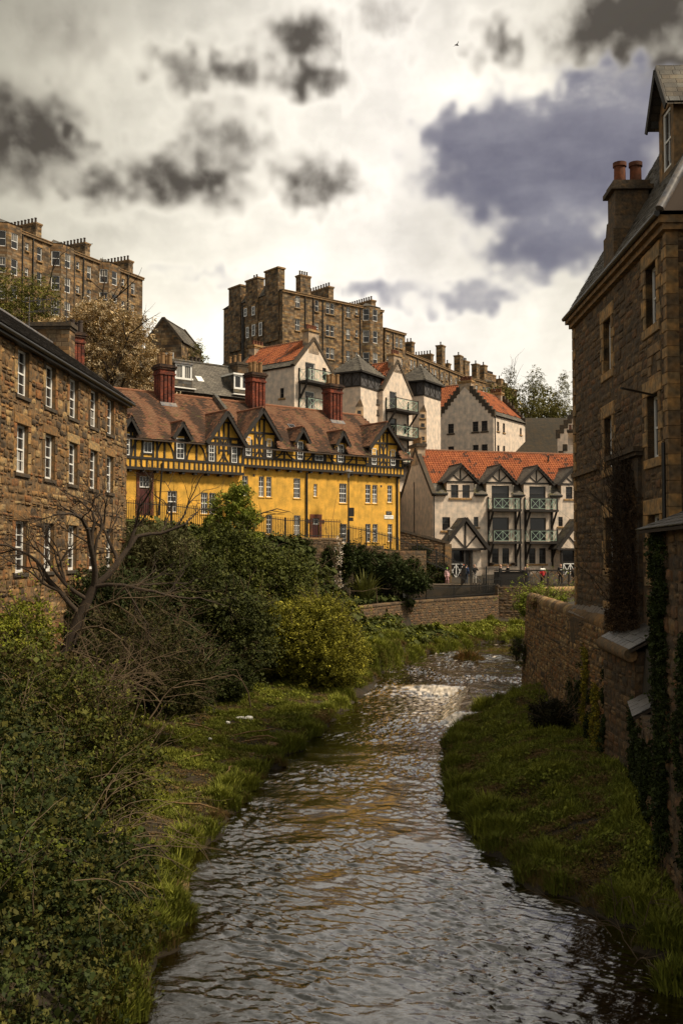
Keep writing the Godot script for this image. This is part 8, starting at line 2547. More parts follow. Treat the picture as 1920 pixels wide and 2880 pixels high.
	for q in [[fork, Vector3(0.75, 0.62, -0.1), 2.6, 0.13, 5], [fork, Vector3(0.12, 1, 0.1), 2.4, 0.11, 5], [Vector3(0.75, 3.0, -0.2), Vector3(-0.35, 0.9, 0.2), 2.4, 0.10, 5], [Vector3(0.95, 3.5, -0.2), Vector3(-0.7, 0.75, 0.0), 2.0, 0.085, 5], [fork, Vector3(0.95, 0.2, 0.1), 2.4, 0.08, 4]]:
		limb(lb, q[0], q[1].normalized(), q[2] * 0.85, q[3], q[4], r, 0.62, -0.02, tips)
	part(bt, "upper_branches", lb, mt.bark)
	lb = MB.new()
	for q in [[Vector3(0.5, 2.4, -0.15), Vector3(0.9, 0.45, 0.3), 1.7, 0.04, 0.08], [Vector3(0.3, 1.8, -0.1), Vector3(0.95, 0.25, 0.4), 1.6, 0.036, 0.11], [Vector3(0.2, 1.3, 0.0), Vector3(0.9, 0.2, 0.6), 1.4, 0.03, 0.1], [Vector3(0.4, 2.0, 0.0), Vector3(-0.8, 0.6, 0.4), 1.4, 0.036, 0.0], [Vector3(0.7, 2.9, -0.2), Vector3(0.8, 0.6, 0.2), 1.7, 0.04, 0.05]]:
		limb(lb, q[0], q[1].normalized(), q[2], q[3], 5, r, 0.5, q[4], tips)
	part(bt, "branches", lb, mt.twig)
	lb = MB.new(); tips = []
	for k in 9:
		limb(lb, Vector3(rnd(-0.6, 2.4), rnd(-0.8, 0.6), rnd(-2.5, 0.6)), Vector3(rnd(-0.5, 0.7), 1, rnd(-0.3, 0.3)).normalized(), rnd(1.2, 2.0), 0.03, 3, r, 0.5, 0.05, tips)
	var tw := thing("bramble_canes", "tangle of thin arching brown canes around the bare tree's foot", "canes", Vector3(-8.4, 2.8, -32.5))
	part(tw, "canes", lb, mt.twig)
	# spiky plant
	var sp := thing("spiky_plant", "large spiky flax plant with long arching sword leaves in the garden", "plant", Vector3(1.75, 3.6, -73.0))
	for e in 2:
		var sb := MB.new()
		for k in (110 if e == 0 else 45):
			var a := rnd(0, TAU); var l := rnd(1.8, 3.3) if e == 0 else rnd(1.2, 2.0); var lean := rnd(0.15, 1.0)
			var out := Vector3(cos(a), 0, sin(a)); var s := Vector3(-sin(a), 0, cos(a)) * rnd(0.06, 0.10)
			var o := Vector3(0 if e == 0 else -2.3, 0, 0) + out * rnd(0, 0.25)
			sb.col = Color(1, 1, 1) * rnd(0.6, 1.2)
			var p := o
			for i in 4:
				var t0 := i / 4.0; var t1 := (i + 1) / 4.0
				var p1 := o + out * lean * l * 0.75 * pow(t1, 1.4) + Vector3(0, l * (t1 - 0.42 * lean * t1 * t1 * t1), 0)
				var w0 := 1.0 - 0.85 * pow(t0, 2.0); var w1 := 1.0 - 0.9 * pow(t1, 2.0)
				sb.quad(p - s * w0, p + s * w0, p1 + s * w1, p1 - s * w1)
				p = p1
		var m2 := (mt.leaf as StandardMaterial3D).duplicate() as StandardMaterial3D
		m2.albedo_color = lin(0.15, 0.155, 0.05)
		m2.roughness = 0.4
		var o2 := part(sp, "sword_leaves", sb, m2)
	# blossom stems
	for k in 4:
		var px: Vector3 = [Vector3(-3.6, 4.6, -70.0), Vector3(-1.75, 4.2, -70.5), Vector3(-0.2, 4.2, -70.2), Vector3(-2.7, 4.3, -69.5)][k]
		var hh: float = [3.4, 3.0, 4.4, 2.2][k]
		var t := thing("blossoming_sapling", ["slender white-blossomed stem farthest left on the garden terrace", "white-blossomed stem in the middle of the terrace row", "tallest white-blossomed stem, reaching above the railing foot", "short white-blossomed stem low among the bushes"][k], "blossom tree", px)
		var sb := MB.new(); tips = []
		limb(sb, Vector3.ZERO, Vector3(0.02, 1, 0), hh, 0.035, 1, r, 0.25, -0.02, tips, 5)
		part(t, "stem", sb, mt.twig)
		var xf := []; var co := []
		for i in 90:
			var y := hh * pow(rng.randf(), 0.8)
			var s := rnd(0.14, 0.28)
			xf.append(Transform3D(Basis(Vector3(rnd(-1, 1), rnd(-1, 1), rnd(-1, 1)).normalized(), rnd(0, 6)).scaled(Vector3(s, s, s)), Vector3(rng.randfn() * 0.17, y, rng.randfn() * 0.17)))
			co.append([Color(0.74, 0.66, 0.58), Color(0.66, 0.56, 0.48), Color(0.2, 0.15, 0.06)][i % 3])
		many(t, "blossom", mt.round_clump[0], mt.petal, xf, co)
	# ivy and trailing evergreen on the terrace wall
	var iv := thing("wall_ivy", "ivy hanging over the terrace retaining wall in dark sheets", "ivy", Vector3.ZERO)
	var bl := []
	for q in [[10.5, 1.0], [12.4, 1.3], [14.6, 1.0], [16.2, 1.4], [17.6, 1.2], [19.2, 1.0], [20.8, 0.9], [22.6, 0.8]]: bl.append([yl(q[0], 2.8, lane_y(q[0]) - 1.2), Vector3(0.75, q[1], 0.35)])
	foliage(iv, "ivy", bl, 6500, Vector2(0.2, 0.36), "clump", ivy, 341, -0.1)
	var sv := thing("wall_ivy", "dark ivy matted over the sloping wall beside the white gable", "ivy", Vector3.ZERO)
	foliage(sv, "ivy", [[Vector3(6.0, 6.2, -88.6), Vector3(1.2, 1.4, 0.3)], [Vector3(7.6, 5.6, -88.9), Vector3(1.2, 1.3, 0.3)], [Vector3(9.0, 5.6, -89.1), Vector3(0.7, 1.2, 0.3)], [Vector3(7.0, 7.6, -88.7), Vector3(1.1, 0.6, 0.25)]], 2600, Vector2(0.22, 0.4), "clump", ivy + [Color(0.06, 0.05, 0.02)], 348, -0.02)
	shrub("trailing_evergreen", "dark feathery evergreen trailing down beside the stepped railing", yl(19.6, 3.4, 5.6), [[Vector3(-2.0, 1.3, -0.2), Vector3(1.3, 0.9, 0.8)], [Vector3(0.2, 0.6, 0.0), Vector3(1.5, 0.8, 0.8)], [Vector3(1.9, -0.3, 0.0), Vector3(1.4, 0.7, 0.9)]], 5500, Vector2(0.25, 0.5), "blade_clump", [Color(0.035, 0.048, 0.016), Color(0.05, 0.062, 0.02), Color(0.026, 0.034, 0.012)], 342, -0.14)
	shrub("garden_shrub", "small olive shrub left of the blossom stems under the terrace wall", yl(10.4, 5.2, 4.6), [[Vector3(0, 0.3, 0), Vector3(1.7, 1.1, 1.3)]], 2600, Vector2(0.22, 0.4), "blade_clump", [Color(0.06, 0.062, 0.02), Color(0.085, 0.08, 0.028)], 343, -0.05)
	shrub("bridge_bush", "bright leafy bush glowing beside the far end of the river wall", Vector3(11.4, 4.2, -57.0), [[Vector3(0, 0.6, 0), Vector3(1.45, 0.75, 1.0)], [Vector3(0.6, 0.3, 0.4), Vector3(1.3, 0.6, 1.0)], [Vector3(-0.6, 0.2, 0.2), Vector3(0.9, 0.6, 0.9)]], 3200, Vector2(0.16, 0.3), "round_clump", [Color(0.19, 0.23, 0.028), Color(0.14, 0.17, 0.022), Color(0.24, 0.27, 0.04)], 344, -0.1)
	shrub("dry_creeper", "rusty dry creeper over the coping near the river wall's far end", Vector3(10.15, 4.6, -50.4), [[Vector3(-0.1, 0.35, 0), Vector3(0.5, 0.35, 1.1)], [Vector3(0.3, 0.2, 1.6), Vector3(0.6, 0.4, 0.9)], [Vector3(-0.25, -0.5, 0.3), Vector3(0.15, 0.7, 0.7)]], 1500, Vector2(0.12, 0.24), "clump", [Color(0.15, 0.085, 0.04), Color(0.10, 0.06, 0.03), Color(0.09, 0.075, 0.022)], 345, -0.1, "creeper")
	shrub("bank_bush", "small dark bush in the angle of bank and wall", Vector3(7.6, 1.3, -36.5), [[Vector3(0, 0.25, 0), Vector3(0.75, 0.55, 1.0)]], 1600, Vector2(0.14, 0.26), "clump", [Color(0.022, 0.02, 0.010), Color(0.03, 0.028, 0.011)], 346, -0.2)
	shrub("overhanging_sprig", "leafy sprig overhanging the stream from the river wall's far end", Vector3(9.7, 2.0, -53.0), [[Vector3(-0.3, 0.2, 0), Vector3(0.5, 0.9, 0.6)]], 260, Vector2(0.12, 0.24), "clump", [Color(0.05, 0.06, 0.018)], 347, 0.05)
	# --- climbers on the right
	var panel := thing("dead_creeper", "matted brown dead creeper covering the blind panel of the dark house", "creeper", Vector3(9.42, 0, -40.2), -91.03)
	var dl := MB.new(); tips = []
	r.seed = 91
	for k in 60:
		limb(dl, Vector3(rnd(6.7, 9.4), rnd(4.8, 9.5), rnd(0.14, 0.22)), Vector3(rnd(-0.4, 0.4), 1, 0.06).normalized(), rnd(0.9, 2.2), 0.018, 2, r, 0.4, 0.0, tips)
	part(panel, "stems", dl, mt.bark)
	foliage(panel, "dead_leaves", [[Vector3(8.05, 8.8, 0.16), Vector3(1.5, 1.9, 0.12)], [Vector3(8.05, 6.4, 0.2), Vector3(1.6, 2.0, 0.2)], [Vector3(8.1, 5.2, 0.3), Vector3(1.7, 0.7, 0.35)]], 9000, Vector2(0.10, 0.22), "blade_clump", [Color(0.055, 0.034, 0.02), Color(0.038, 0.024, 0.015), Color(0.085, 0.052, 0.028)], 351, -0.4)
	for k in 13:   # ivy strands: seven on the garden wall's near end, six on the low bank wall
		var low: bool = k > 6
		var s: float = [15.4, 17.0, 18.2, 19.3, 20.3, 21.2, 21.75, 0.3, 1.2, 2.2, 3.4, 4.6, 5.9][k]
		var gold: bool = k in [2, 4, 5]
		var t := thing("ivy_strand", ["thin dark ivy strand farthest along the garden wall", "second dark ivy strand on the garden wall, left of the golden ones", "broad golden ivy strand highest on the garden wall", "dark ivy strand between the golden ones", "middle golden ivy strand trailing to the grass", "lowest golden ivy strand at the wall's near end", "dark ivy strand right beside the lowest golden one", "dark ivy strand under the slate-capped pier", "dark ivy strand left on the low bank wall", "dark ivy strand under the long slate cap", "sparse dark ivy strand in the middle of the bank wall", "dark ivy strand right of the middle of the bank wall", "ivy strand nearest the tall pier on the bank wall"][k], "ivy", Vector3(8.42, 0, -29.0) if low else Vector3(10.0, 0, -54), -102.3 if low else -93.43)
		var bs := []
		var top: float = [2.4, 3.0, 3.7, 2.6, 2.7, 2.5, 3.4, 3.0, 2.6, 2.8, 2.6, 2.8, 3.0][k]
		for i in 6:
			var y := lerpf(top, 0.8, i / 5.0)
			bs.append([Vector3(s + rnd(-0.3, 0.3), y, 0.09 + (0.0 if low else 0.07 * (4.95 - y))), Vector3(0.2 if not gold else 0.42 - i * 0.04, 0.45, 0.06)])
		foliage(t, "ivy_leaves", bs, 900 if gold else 420, Vector2(0.09, 0.2), "round_clump", [Color(0.30, 0.235, 0.025), Color(0.21, 0.175, 0.022), Color(0.10, 0.10, 0.018)] if gold else ivy, 360 + k, 0.0)
	for k in 3:
		var t := thing("pier_ivy", ["thick glossy ivy hanging from the slate cap of the tall pier", "ivy curtain low on the tall pier's near part", "thin ivy runners in the middle of the tall pier"][k], "ivy", Vector3(7.15, 0, -23.0), -97.0)
		var bs := []
		if k == 0:
			for i in 7: bs.append([Vector3(1.2 + rnd(-0.2, 0.2), 7.4 - i * 0.95, 0.1), Vector3(0.8, 0.7, 0.12)])
		elif k == 1:
			for i in 7: bs.append([Vector3(6.0 + rnd(-1, 1), 5.4 - i * 0.7, 0.1), Vector3(1.6, 0.7, 0.12)])
		else:
			for i in 8: bs.append([Vector3(3.2 + rnd(-0.5, 0.5), 5.6 - i * 0.6, 0.06), Vector3(0.5, 0.5, 0.06)])
		foliage(t, "ivy_leaves", bs, [3200, 4200, 1400][k], Vector2(0.10, 0.2), "round_clump", ivy, 380 + k, -0.05)
		for ch in t.get_children(): ch.material_override = mt.leaf
	# bare canes over the right bank
	var cn := thing("bare_canes", "tangle of bare canes leaning over the dark water at the right bank", "canes", Vector3(4.9, 0.6, -18.5))
	var cb := MB.new(); tips = []
	for k in 12: limb(cb, Vector3(rnd(-0.6, 0.8), 0, rnd(-1.5, 1.5)), Vector3(rnd(-0.9, 0.2), 0.6, rnd(-0.3, 0.6)).normalized(), rnd(0.5, 0.9), 0.012, 2, r, 0.6, 0.12, tips)
	part(cn, "canes", cb, mt.twig)
	# fallen branch with pale litter, driftwood
	var fb := thing("fallen_branch", "curved bare branch standing out of pale litter on the grassy bank", "branch", Vector3(-3.9, 1.15, -42.0))
	var fm := MB.new()
	fm.tube(PackedVector3Array([Vector3(0.1, -0.1, 0), Vector3(0.0, 0.5, 0), Vector3(-0.25, 1.0, 0.1), Vector3(-0.6, 1.25, 0.1), Vector3(-1.2, 1.15, 0.2)]), PackedFloat32Array([0.035, 0.03, 0.025, 0.02, 0.012]), 6)
	fm.tube(PackedVector3Array([Vector3(-0.25, 1.0, 0.1), Vector3(-0.5, 1.45, 0.0), Vector3(-0.9, 1.5, 0.1)]), PackedFloat32Array([0.02, 0.014, 0.01]), 5)
	part(fb, "branch", fm, mt.twig)
	for k in 4:
		var q: Vector3 = [Vector3(-3.85, 0, -41.8), Vector3(-4.2, 0, -41.6), Vector3(-4.6, 0, -40.8), Vector3(-4.9, 0, -37.5)][k]
		q.y = ground_y(q.x, -q.z) + 0.12
		var l := thing("litter", ["crumpled pale rag at the foot of the fallen branch", "flat pale scrap left of the branch foot", "small white scrap farther left in the grass", "tiny white scrap nearer on the bank"][k], "litter", q, k * 50.0)
		var lm := part(l, "rag", mt.stones[k], mt.cloth_white)
		lm.transform = Transform3D(Basis(Vector3.RIGHT, -1.4) * Basis.from_scale([Vector3(0.35, 0.3, 0.22), Vector3(0.4, 0.2, 0.1), Vector3(0.22, 0.18, 0.08), Vector3(0.14, 0.12, 0.08)][k]), Vector3.ZERO)
	for k in 8:
		var d := rnd(26, 40)
		var x := edge_l(d) - rnd(0.4, 4.0)
		var t := thing("driftwood", "bleached driftwood stick lying in the bank grass", "stick", Vector3(x, ground_y(x, d) + 0.14, -d), rnd(0, 180), "driftwood sticks on the left bank")
		var dm := MB.new()
		var l := rnd(0.4, 1.1)
		dm.tube(PackedVector3Array([Vector3(-l, 0, 0), Vector3(-l * 0.3, rnd(0.03, 0.12), 0.05), Vector3(l * 0.4, 0.05, rnd(-0.1, 0.1)), Vector3(l, rnd(-0.02, 0.15), 0)]), PackedFloat32Array([0.012, 0.028, 0.03, 0.012]), 5)
		part(t, "stick", dm, mt.dry)
	# --- trees up the hill
	var ct := thing("blossom_tree", "spreading cherry tree in pinkish-brown blossom behind the stone house", "tree", Vector3(-19.0, 17.0, -76.0))
	r.seed = 121
	var cm := MB.new(); tips = []
	limb(cm, Vector3(0, -2, 0), Vector3(0.12, 1, 0).normalized(), 4.4, 0.34, 1, r, 0.4, 0.0, tips, 1)
	for q in [[Vector3(-0.9, 0.7, 0), 5.2], [Vector3(0.75, 0.7, 0.1), 5.6], [Vector3(0.1, 1, -0.2), 5.0], [Vector3(-0.4, 0.9, 0.5), 4.4], [Vector3(0.95, 0.25, 0.3), 4.8], [Vector3(-1.0, 0.3, 0.2), 4.6]]:
		limb(cm, Vector3(0.3, 2.2, 0), q[0].normalized(), q[1] * 0.62, 0.16, 4, r, 0.55, -0.01, tips)
	part(ct, "trunk", cm, mt.bark)
	foliage(ct, "crown", [[Vector3(-2.4, 7.0, 0), Vector3(2.4, 1.8, 2.2)], [Vector3(2.0, 7.4, 0.2), Vector3(2.6, 2.0, 2.2)], [Vector3(0.2, 8.4, 0), Vector3(2.4, 1.9, 2.0)], [Vector3(4.0, 4.6, 0.4), Vector3(2.2, 1.9, 2.0)], [Vector3(-4.0, 4.6, 0.2), Vector3(2.2, 1.7, 2.0)], [Vector3(0.4, 5.0, 0.8), Vector3(3.0, 2.0, 2.0)], [Vector3(4.2, 2.0, 0.6), Vector3(2.2, 1.8, 1.8)], [Vector3(1.6, 1.4, 1.0), Vector3(2.4, 1.8, 1.6)]], 16000, Vector2(0.18, 0.38), "round_clump", [Color(0.46, 0.34, 0.19), Color(0.34, 0.22, 0.10), Color(0.58, 0.47, 0.31), Color(0.2, 0.125, 0.045)], 401, 0.02, 0.45, 0.5)
	var gt := thing("green_tree", "dark olive tree at the far upper left before the tenement row", "tree", Vector3(-28.5, 22.0, -88.0))
	var gm := MB.new(); tips = []
	limb(gm, Vector3(0, -3, 0), Vector3(0.05, 1, 0), 8.0, 0.3, 3, r, 0.5, -0.02, tips)
	part(gt, "trunk", gm, mt.bark)
	foliage(gt, "crown", [[Vector3(-1.5, 8.4, 0), Vector3(2.6, 2.6, 2.2)], [Vector3(1.6, 8.2, 0), Vector3(2.2, 2.4, 2.0)], [Vector3(0.2, 6.0, 0), Vector3(3.0, 2.2, 2.4)], [Vector3(-2.6, 5.6, 0), Vector3(2.2, 2.4, 2.0)]], 2600, Vector2(0.22, 0.46), "clump", [Color(0.13, 0.13, 0.025), Color(0.09, 0.09, 0.02), Color(0.17, 0.16, 0.035)], 402, 0.06)
	# trees in the sky gap and on the right
	for q in [["half-leafed tree against the sky beside the dark gabled house", Vector3(-17.6, 24.5, -118.0), 8.2, [Color(0.10, 0.10, 0.03), Color(0.14, 0.12, 0.05), Color(0.2, 0.16, 0.08)], 700, 411], ["bare twiggy shrub on the skyline left of the massive tenement", Vector3(-13.6, 24.0, -118.0), 6.0, [Color(0.10, 0.085, 0.03)], 160, 412], ["thin bare sapling on the skyline touching the massive tenement", Vector3(-11.4, 24.0, -120.0), 6.4, [Color(0.11, 0.10, 0.035)], 160, 413],
		["round airy tree right of the stepped white house", Vector3(27.0, 22.5, -140.0), 11.0, [Color(0.18, 0.16, 0.05), Color(0.12, 0.115, 0.03)], 900, 414], ["tall pointed airy tree right of the round one", Vector3(31.6, 22.5, -142.0), 11.6, [Color(0.18, 0.16, 0.05), Color(0.12, 0.115, 0.03)], 750, 415], ["small golden tree by the half-hidden stepped gable", Vector3(35.4, 24.0, -140.0), 7.0, [Color(0.24, 0.17, 0.05), Color(0.16, 0.12, 0.035)], 900, 416], ["slim tree in front of the farthest tenement block", Vector3(23.2, 23.0, -138.0), 11.2, [Color(0.16, 0.14, 0.04), Color(0.12, 0.11, 0.03)], 450, 417]]:
		var t := thing("skyline_tree", q[0], "tree", q[1])
		r.seed = q[5]
		var h: float = q[2]
		var sm := MB.new(); tips = []
		limb(sm, Vector3(0, -2, 0), Vector3(0.03, 1, 0), h * 0.36 + 1.0, h * 0.02, 4 if h > 8 else 3, r, 0.42, -0.03, tips)
		part(t, "trunk", sm, mt.bark)
		var pointed: bool = q[5] == 415 or q[5] == 417
		foliage(t, "crown", [[Vector3(0, h * 0.62, 0), Vector3(h * 0.2, h * 0.2, h * 0.2) * (0.8 if pointed else 1.25)], [Vector3(0.3, h * 0.82, 0), Vector3(h * 0.12, h * 0.18, h * 0.12) * (0.8 if pointed else 1.2)], [Vector3(-0.3, h * 0.45, 0.3), Vector3(h * 0.22, h * 0.12, h * 0.2)]], q[4], Vector2(0.26, 0.5), "clump", q[3], q[5], 0.06)
	var wd := thing("hillside_wood", "olive spring woodland covering the hillside in the gap at right", "woodland")
	wd.set_meta("kind", "stuff")
	var wb := []
	for k in 26:
		var x := rnd(14, 62); var d := rnd(128, 190)
		wb.append([Vector3(x, ground_y(x, d) + 1.5, -d), Vector3(4.2, rnd(3.0, 4.6), 3.0)])
	foliage(wd, "foliage", wb, 11000, Vector2(0.6, 1.2), "clump", [Color(0.10, 0.10, 0.022), Color(0.14, 0.125, 0.028), Color(0.07, 0.07, 0.018), Color(0.16, 0.12, 0.03)], 421, -0.1)

# ---------------------------------------------------------------- people
# tapered capsules joined smoothly and meshed as surface nets
func skin_bones(mb: MB, bones: Array, cell: float, k: float) -> void:
	var lo := Vector3.ONE * 1e9; var hi := -lo
	for b in bones:
		for e in 2:
			lo = lo.min(b[e] - Vector3.ONE * (b[2 + e] + 0.04)); hi = hi.max(b[e] + Vector3.ONE * (b[2 + e] + 0.04))
	var n := Vector3i(((hi - lo) / cell).ceil()) + Vector3i.ONE * 2
	var f := PackedFloat32Array(); f.resize(n.x * n.y * n.z); f.fill(1.0)
	for b in bones:
		var a: Vector3 = b[0]; var c: Vector3 = b[1]; var ra: float = b[2]; var rc: float = b[3]
		var m := maxf(ra, rc) + k * 2.0 + cell
		var p0 := Vector3i(((a.min(c) - Vector3.ONE * m - lo) / cell).floor()).clamp(Vector3i.ZERO, n - Vector3i.ONE)
		var p1 := Vector3i(((a.max(c) + Vector3.ONE * m - lo) / cell).ceil()).clamp(Vector3i.ZERO, n - Vector3i.ONE)
		var u := c - a; var uu := maxf(u.length_squared(), 1e-8)
		for z in range(p0.z, p1.z + 1):
			for y in range(p0.y, p1.y + 1):
				for x in range(p0.x, p1.x + 1):
					var p := lo + Vector3(x, y, z) * cell
					var t := clampf((p - a).dot(u) / uu, 0, 1)
					var d := p.distance_to(a + u * t) - lerpf(ra, rc, t)
					var i := (z * n.y + y) * n.x + x
					var o := f[i]
					var h := maxf(k - absf(d - o), 0.0) / k
					f[i] = minf(d, o) - h * h * k * 0.25
	var vid := {}
	var W := n.x; var WH := n.x * n.y
	var s0 := mb.v.size()
	for z in n.z - 1:
		for y in n.y - 1:
			for x in n.x - 1:
				var i := (z * n.y + y) * n.x + x
				var inside := 0
				var acc := Vector3.ZERO; var cnt := 0
				var val := [f[i], f[i + 1], f[i + W], f[i + W + 1], f[i + WH], f[i + WH + 1], f[i + WH + W], f[i + WH + W + 1]]
				for q in 8:
					if val[q] < 0: inside += 1
				if inside == 0 or inside == 8: continue
				for e in [[0, 1], [2, 3], [4, 5], [6, 7], [0, 2], [1, 3], [4, 6], [5, 7], [0, 4], [1, 5], [2, 6], [3, 7]]:
					var va: float = val[e[0]]; var vb: float = val[e[1]]
					if (va < 0) != (vb < 0):
						var t := va / (va - vb)
						var pa := Vector3(e[0] & 1, (e[0] >> 1) & 1, e[0] >> 2); var pb := Vector3(e[1] & 1, (e[1] >> 1) & 1, e[1] >> 2)
						acc += pa.lerp(pb, t); cnt += 1
				vid[i] = mb.v.size()
				var g := Vector3(val[1] + val[3] + val[5] + val[7] - val[0] - val[2] - val[4] - val[6], val[2] + val[3] + val[6] + val[7] - val[0] - val[1] - val[4] - val[5], val[4] + val[5] + val[6] + val[7] - val[0] - val[1] - val[2] - val[3])
				mb.v.append(lo + (Vector3(x, y, z) + acc / cnt) * cell); mb.n.append(g.normalized()); mb.uv.append(Vector2.ZERO); mb.c.append(Color(1, 1, 1))
	for i in vid.keys():
		var st := [1, W, WH]
		for ax in 3:
			var a: float = f[i]; var b: float = f[i + st[ax]]
			if (a < 0) == (b < 0): continue
			var u: int = st[(ax + 1) % 3]; var w: int = st[(ax + 2) % 3]
			if not (vid.has(i - u) and vid.has(i - w) and vid.has(i - u - w)): continue
			var q := [vid[i], vid[i - u], vid[i - u - w], vid[i - w]]
			if a < 0: mb.ix.append_array([q[0], q[2], q[1], q[0], q[3], q[2]])
			else: mb.ix.append_array([q[0], q[1], q[2], q[0], q[2], q[3]])

func person(label: String, at: Vector3, turn: float, hgt: float, pose: Dictionary, top: Color, legs: Color, hair: Color, cap := Color(0, 0, 0, 0)) -> Node3D:
	var t := thing("person", label, "person", at, turn)
	var s := hgt / 1.75
	var sit: bool = pose.get("sit", false)
	var hipy := 0.92 if not sit else 0.5
	var lean: float = pose.get("lean", 0.0)
	var neck := Vector3(0, hipy + 0.55, lean)
	var head := Vector3(0, hipy + 0.74, lean * 1.25 + 0.02)
	var J := {}
	for e in [-1, 1]:
		var sh := Vector3(0.18 * e, hipy + 0.50, lean * 0.9)
		var el: Vector3 = pose.get("elbow%d" % e, Vector3(0.25 * e, hipy + 0.22, lean * 0.6 - 0.03))
		var wr: Vector3 = pose.get("wrist%d" % e, Vector3(0.24 * e, hipy - 0.02, lean * 0.5 + 0.08))
		var hip := Vector3(0.09 * e, hipy, 0)
		var st: float = pose.get("stride", 0.04) * e
		var kn := Vector3(0.10 * e, 0.49, 0.03 + st) if not sit else Vector3(0.12 * e, 0.5, 0.42)
		var an := Vector3(0.11 * e, 0.09, -0.02 + st * 1.6) if not sit else Vector3(0.12 * e, 0.09, 0.45)
		J[e] = [sh, el, wr, hip, kn, an]
	var sc := func(b: Array) -> Array:
		var o := []
		for q in b: o.append([q[0] * s, q[1] * s, q[2] * s, q[3] * s])
		return o
	# body: head with face, neck, arms, hands with fingers
	var bones := [[head, head + Vector3(0, -0.06, 0.025), 0.098, 0.075], [head + Vector3(0, -0.01, 0.085), head + Vector3(0, -0.035, 0.112), 0.012, 0.017], [head + Vector3(0.095, -0.02, 0), head + Vector3(0.095, 0.01, 0), 0.018, 0.02], [head + Vector3(-0.095, -0.02, 0), head + Vector3(-0.095, 0.01, 0), 0.018, 0.02], [neck, head - Vector3(0, 0.08, 0), 0.06, 0.052], [Vector3(0, hipy, 0), neck, 0.12, 0.1]]
	for e in [-1, 1]:
		var q: Array = J[e]
		bones.append([q[0], q[1], 0.05, 0.042]); bones.append([q[1], q[2], 0.042, 0.03])
		var hd: Vector3 = (q[2] - q[1]).normalized()
		var palm: Vector3 = q[2] + hd * 0.075
		bones.append([q[2], palm, 0.03, 0.036])
		for k in 4: bones.append([palm + Vector3(0, 0, (k - 1.5) * 0.018), palm + hd * [0.075, 0.088, 0.082, 0.062][k] + Vector3(-0.02 * e, 0, (k - 1.5) * 0.024), 0.011, 0.008])
		bones.append([q[2] + hd * 0.03, q[2] + hd * 0.085 + Vector3(0, 0, 0.045), 0.013, 0.009])
		bones.append([q[3], q[4], 0.07, 0.05]); bones.append([q[4], q[5], 0.05, 0.035])
	var mb := MB.new()
	skin_bones(mb, sc.call(bones), 0.028, 0.03)
	part(t, "body", mb, mt.skin)
	var jb := [[Vector3(0, hipy + 0.02, 0), Vector3(0, hipy + 0.28, lean * 0.5), 0.155, 0.16], [Vector3(-0.09, hipy + 0.44, lean * 0.9), Vector3(0.09, hipy + 0.44, lean * 0.9), 0.125, 0.125], [Vector3(0, hipy + 0.25, lean * 0.5), neck - Vector3(0, 0.08, 0), 0.15, 0.11]]
	for e in [-1, 1]:
		var q: Array = J[e]
		jb.append([q[0], q[1], 0.075, 0.062]); jb.append([q[1], q[2], 0.06, 0.046])
	var m2 := MB.new()
	skin_bones(m2, sc.call(jb), 0.032, 0.05)
	part(t, "jacket", m2, cloth(top))
	var lb := [[Vector3(-0.07, hipy + 0.0, 0), Vector3(0.07, hipy + 0.0, 0), 0.13, 0.13]]
	for e in [-1, 1]:
		var q: Array = J[e]
		lb.append([q[3], q[4], 0.098, 0.07]); lb.append([q[4], q[5], 0.07, 0.058])
	var m3 := MB.new()
	skin_bones(m3, sc.call(lb), 0.032, 0.04)
	part(t, "trousers", m3, cloth(legs))
	for e in [-1, 1]:
		var q: Array = J[e]
		var sb := MB.new()
		skin_bones(sb, sc.call([[q[5] + Vector3(0, -0.04, -0.02), q[5] + Vector3(0, -0.05, 0.15), 0.048, 0.04]]), 0.028, 0.02)
		part(t, "shoe", sb, mt.dark_paint)
	var hb := MB.new()
	skin_bones(hb, sc.call([[head + Vector3(0, 0.025, -0.02), head + Vector3(0, -0.03, -0.035), 0.1, 0.088]] if cap.a < 0.5 else [[head + Vector3(0, 0.04, -0.005), head + Vector3(0, 0.03, -0.01), 0.112, 0.11]]), 0.026, 0.02)
	part(t, "hair" if cap.a < 0.5 else "helmet", hb, cloth(hair if cap.a < 0.5 else cap))
	return t

func cloth(c: Color) -> StandardMaterial3D:
	var key := "cloth" + c.to_html()
	if not mt.has(key): M(key, c, 0.9)
	return mt[key]

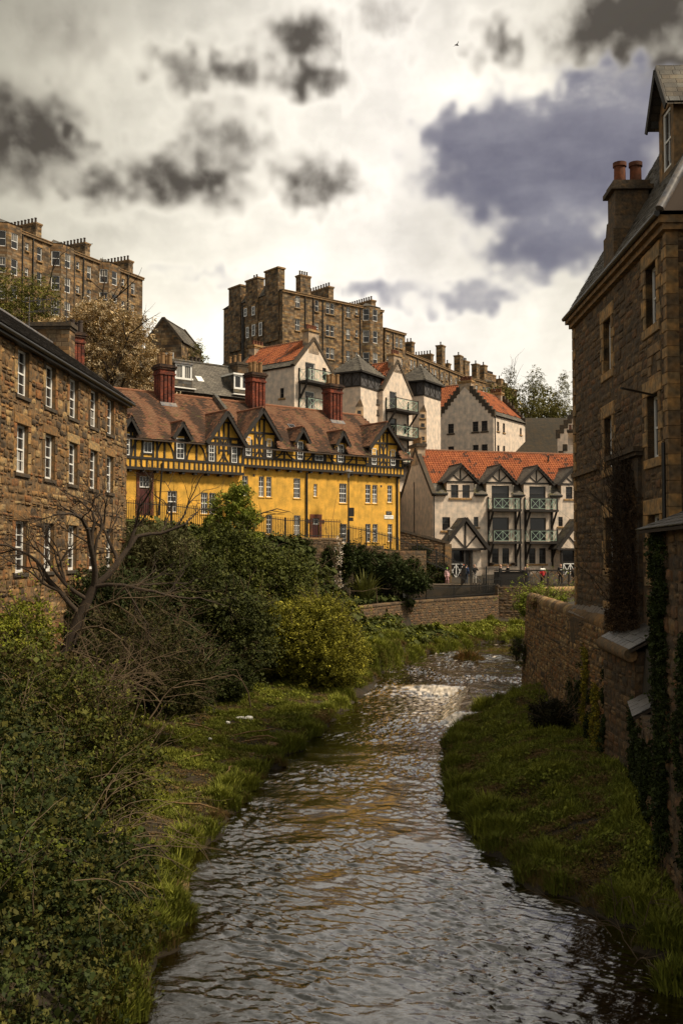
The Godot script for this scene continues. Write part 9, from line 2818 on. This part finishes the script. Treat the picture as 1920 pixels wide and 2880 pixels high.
func build_people() -> void:
	var y := 4.76
	var dark := Color(0.012, 0.012, 0.014); var jeans := Color(0.03, 0.04, 0.06); var brown := Color(0.03, 0.018, 0.01)
	person("child in pale pink outfit and bright green helmet beside the garden railings", Vector3(9.35, 4.7, -88.5), 10, 1.45, {"stride": 0.06}, Color(0.62, 0.40, 0.42), Color(0.5, 0.28, 0.3), brown, Color(0.25, 0.6, 0.08, 1))
	person("person with reddish hair in dark coat standing left of the porch", Vector3(10.75, y, -88.0), -40, 1.72, {}, dark, dark, Color(0.35, 0.07, 0.03))
	person("person in dark blue jacket half hidden behind the red-haired one", Vector3(11.05, y, -88.6), 150, 1.7, {}, Color(0.02, 0.04, 0.10), jeans, brown)
	person("person in black jacket and white trousers holding up a phone by the gate", Vector3(11.7, y, -88.0), 20, 1.74, {"elbow-1": Vector3(-0.28, 1.22, 0.12), "wrist-1": Vector3(-0.08, 1.42, 0.3), "elbow1": Vector3(0.28, 1.22, 0.12), "wrist1": Vector3(0.08, 1.42, 0.3)}, dark, Color(0.6, 0.56, 0.5), brown)
	person("bald man in black jacket facing another behind the gate", Vector3(14.0, y - 0.1, -88.0), 75, 1.8, {"stride": 0.08}, dark, jeans, Color(0.45, 0.28, 0.2))
	person("person in black hooded coat facing the bald man", Vector3(14.65, y - 0.1, -88.0), -80, 1.82, {}, Color(0.008, 0.008, 0.008), Color(0.06, 0.065, 0.07), dark)
	person("person in brown jacket crouching low behind the solid parapet", Vector3(15.9, y - 0.1, -87.6), 30, 1.62, {"lean": 0.22}, dark, dark, brown)
	person("bald person in grey top standing behind the crouching one", Vector3(16.35, y, -88.0), 160, 1.72, {}, Color(0.16, 0.13, 0.11), jeans, Color(0.42, 0.26, 0.18))
	var p := person("person in white and red jacket seen from behind on the footbridge", Vector3(17.6, y - 0.1, -87.3), 185, 1.66, {"lean": 0.08}, Color(0.42, 0.02, 0.025), dark, brown)
	var mb := MB.new()
	skin_bones(mb, [[Vector3(-0.14, 1.38, 0.06), Vector3(0.14, 1.38, 0.06), 0.125, 0.125]], 0.03, 0.02)
	part(p, "white_yoke", mb, mt.cloth_white)
	var q := person("man in black sweatshirt with a pale print leaning on the footbridge parapet", Vector3(19.1, y, -87.2), 10, 1.76, {"lean": 0.06}, dark, dark, Color(0.10, 0.06, 0.04))
	var pr := MB.new()
	pr.box(-0.09, 1.24, 0.225, 0.09, 1.3, 0.24); pr.box(-0.06, 1.19, 0.225, 0.06, 1.22, 0.24)
	part(q, "chest_print", pr, mt.cloth_white)
	person("shorter person in dark clothes at the parapet, right of the sweatshirt man", Vector3(20.3, y - 0.15, -87.2), 0, 1.58, {}, Color(0.03, 0.025, 0.02), dark, brown)
	person("person in dark top far right on the bridge by the second porch", Vector3(24.1, y, -90.5), -10, 1.65, {}, Color(0.05, 0.04, 0.03), dark, brown)
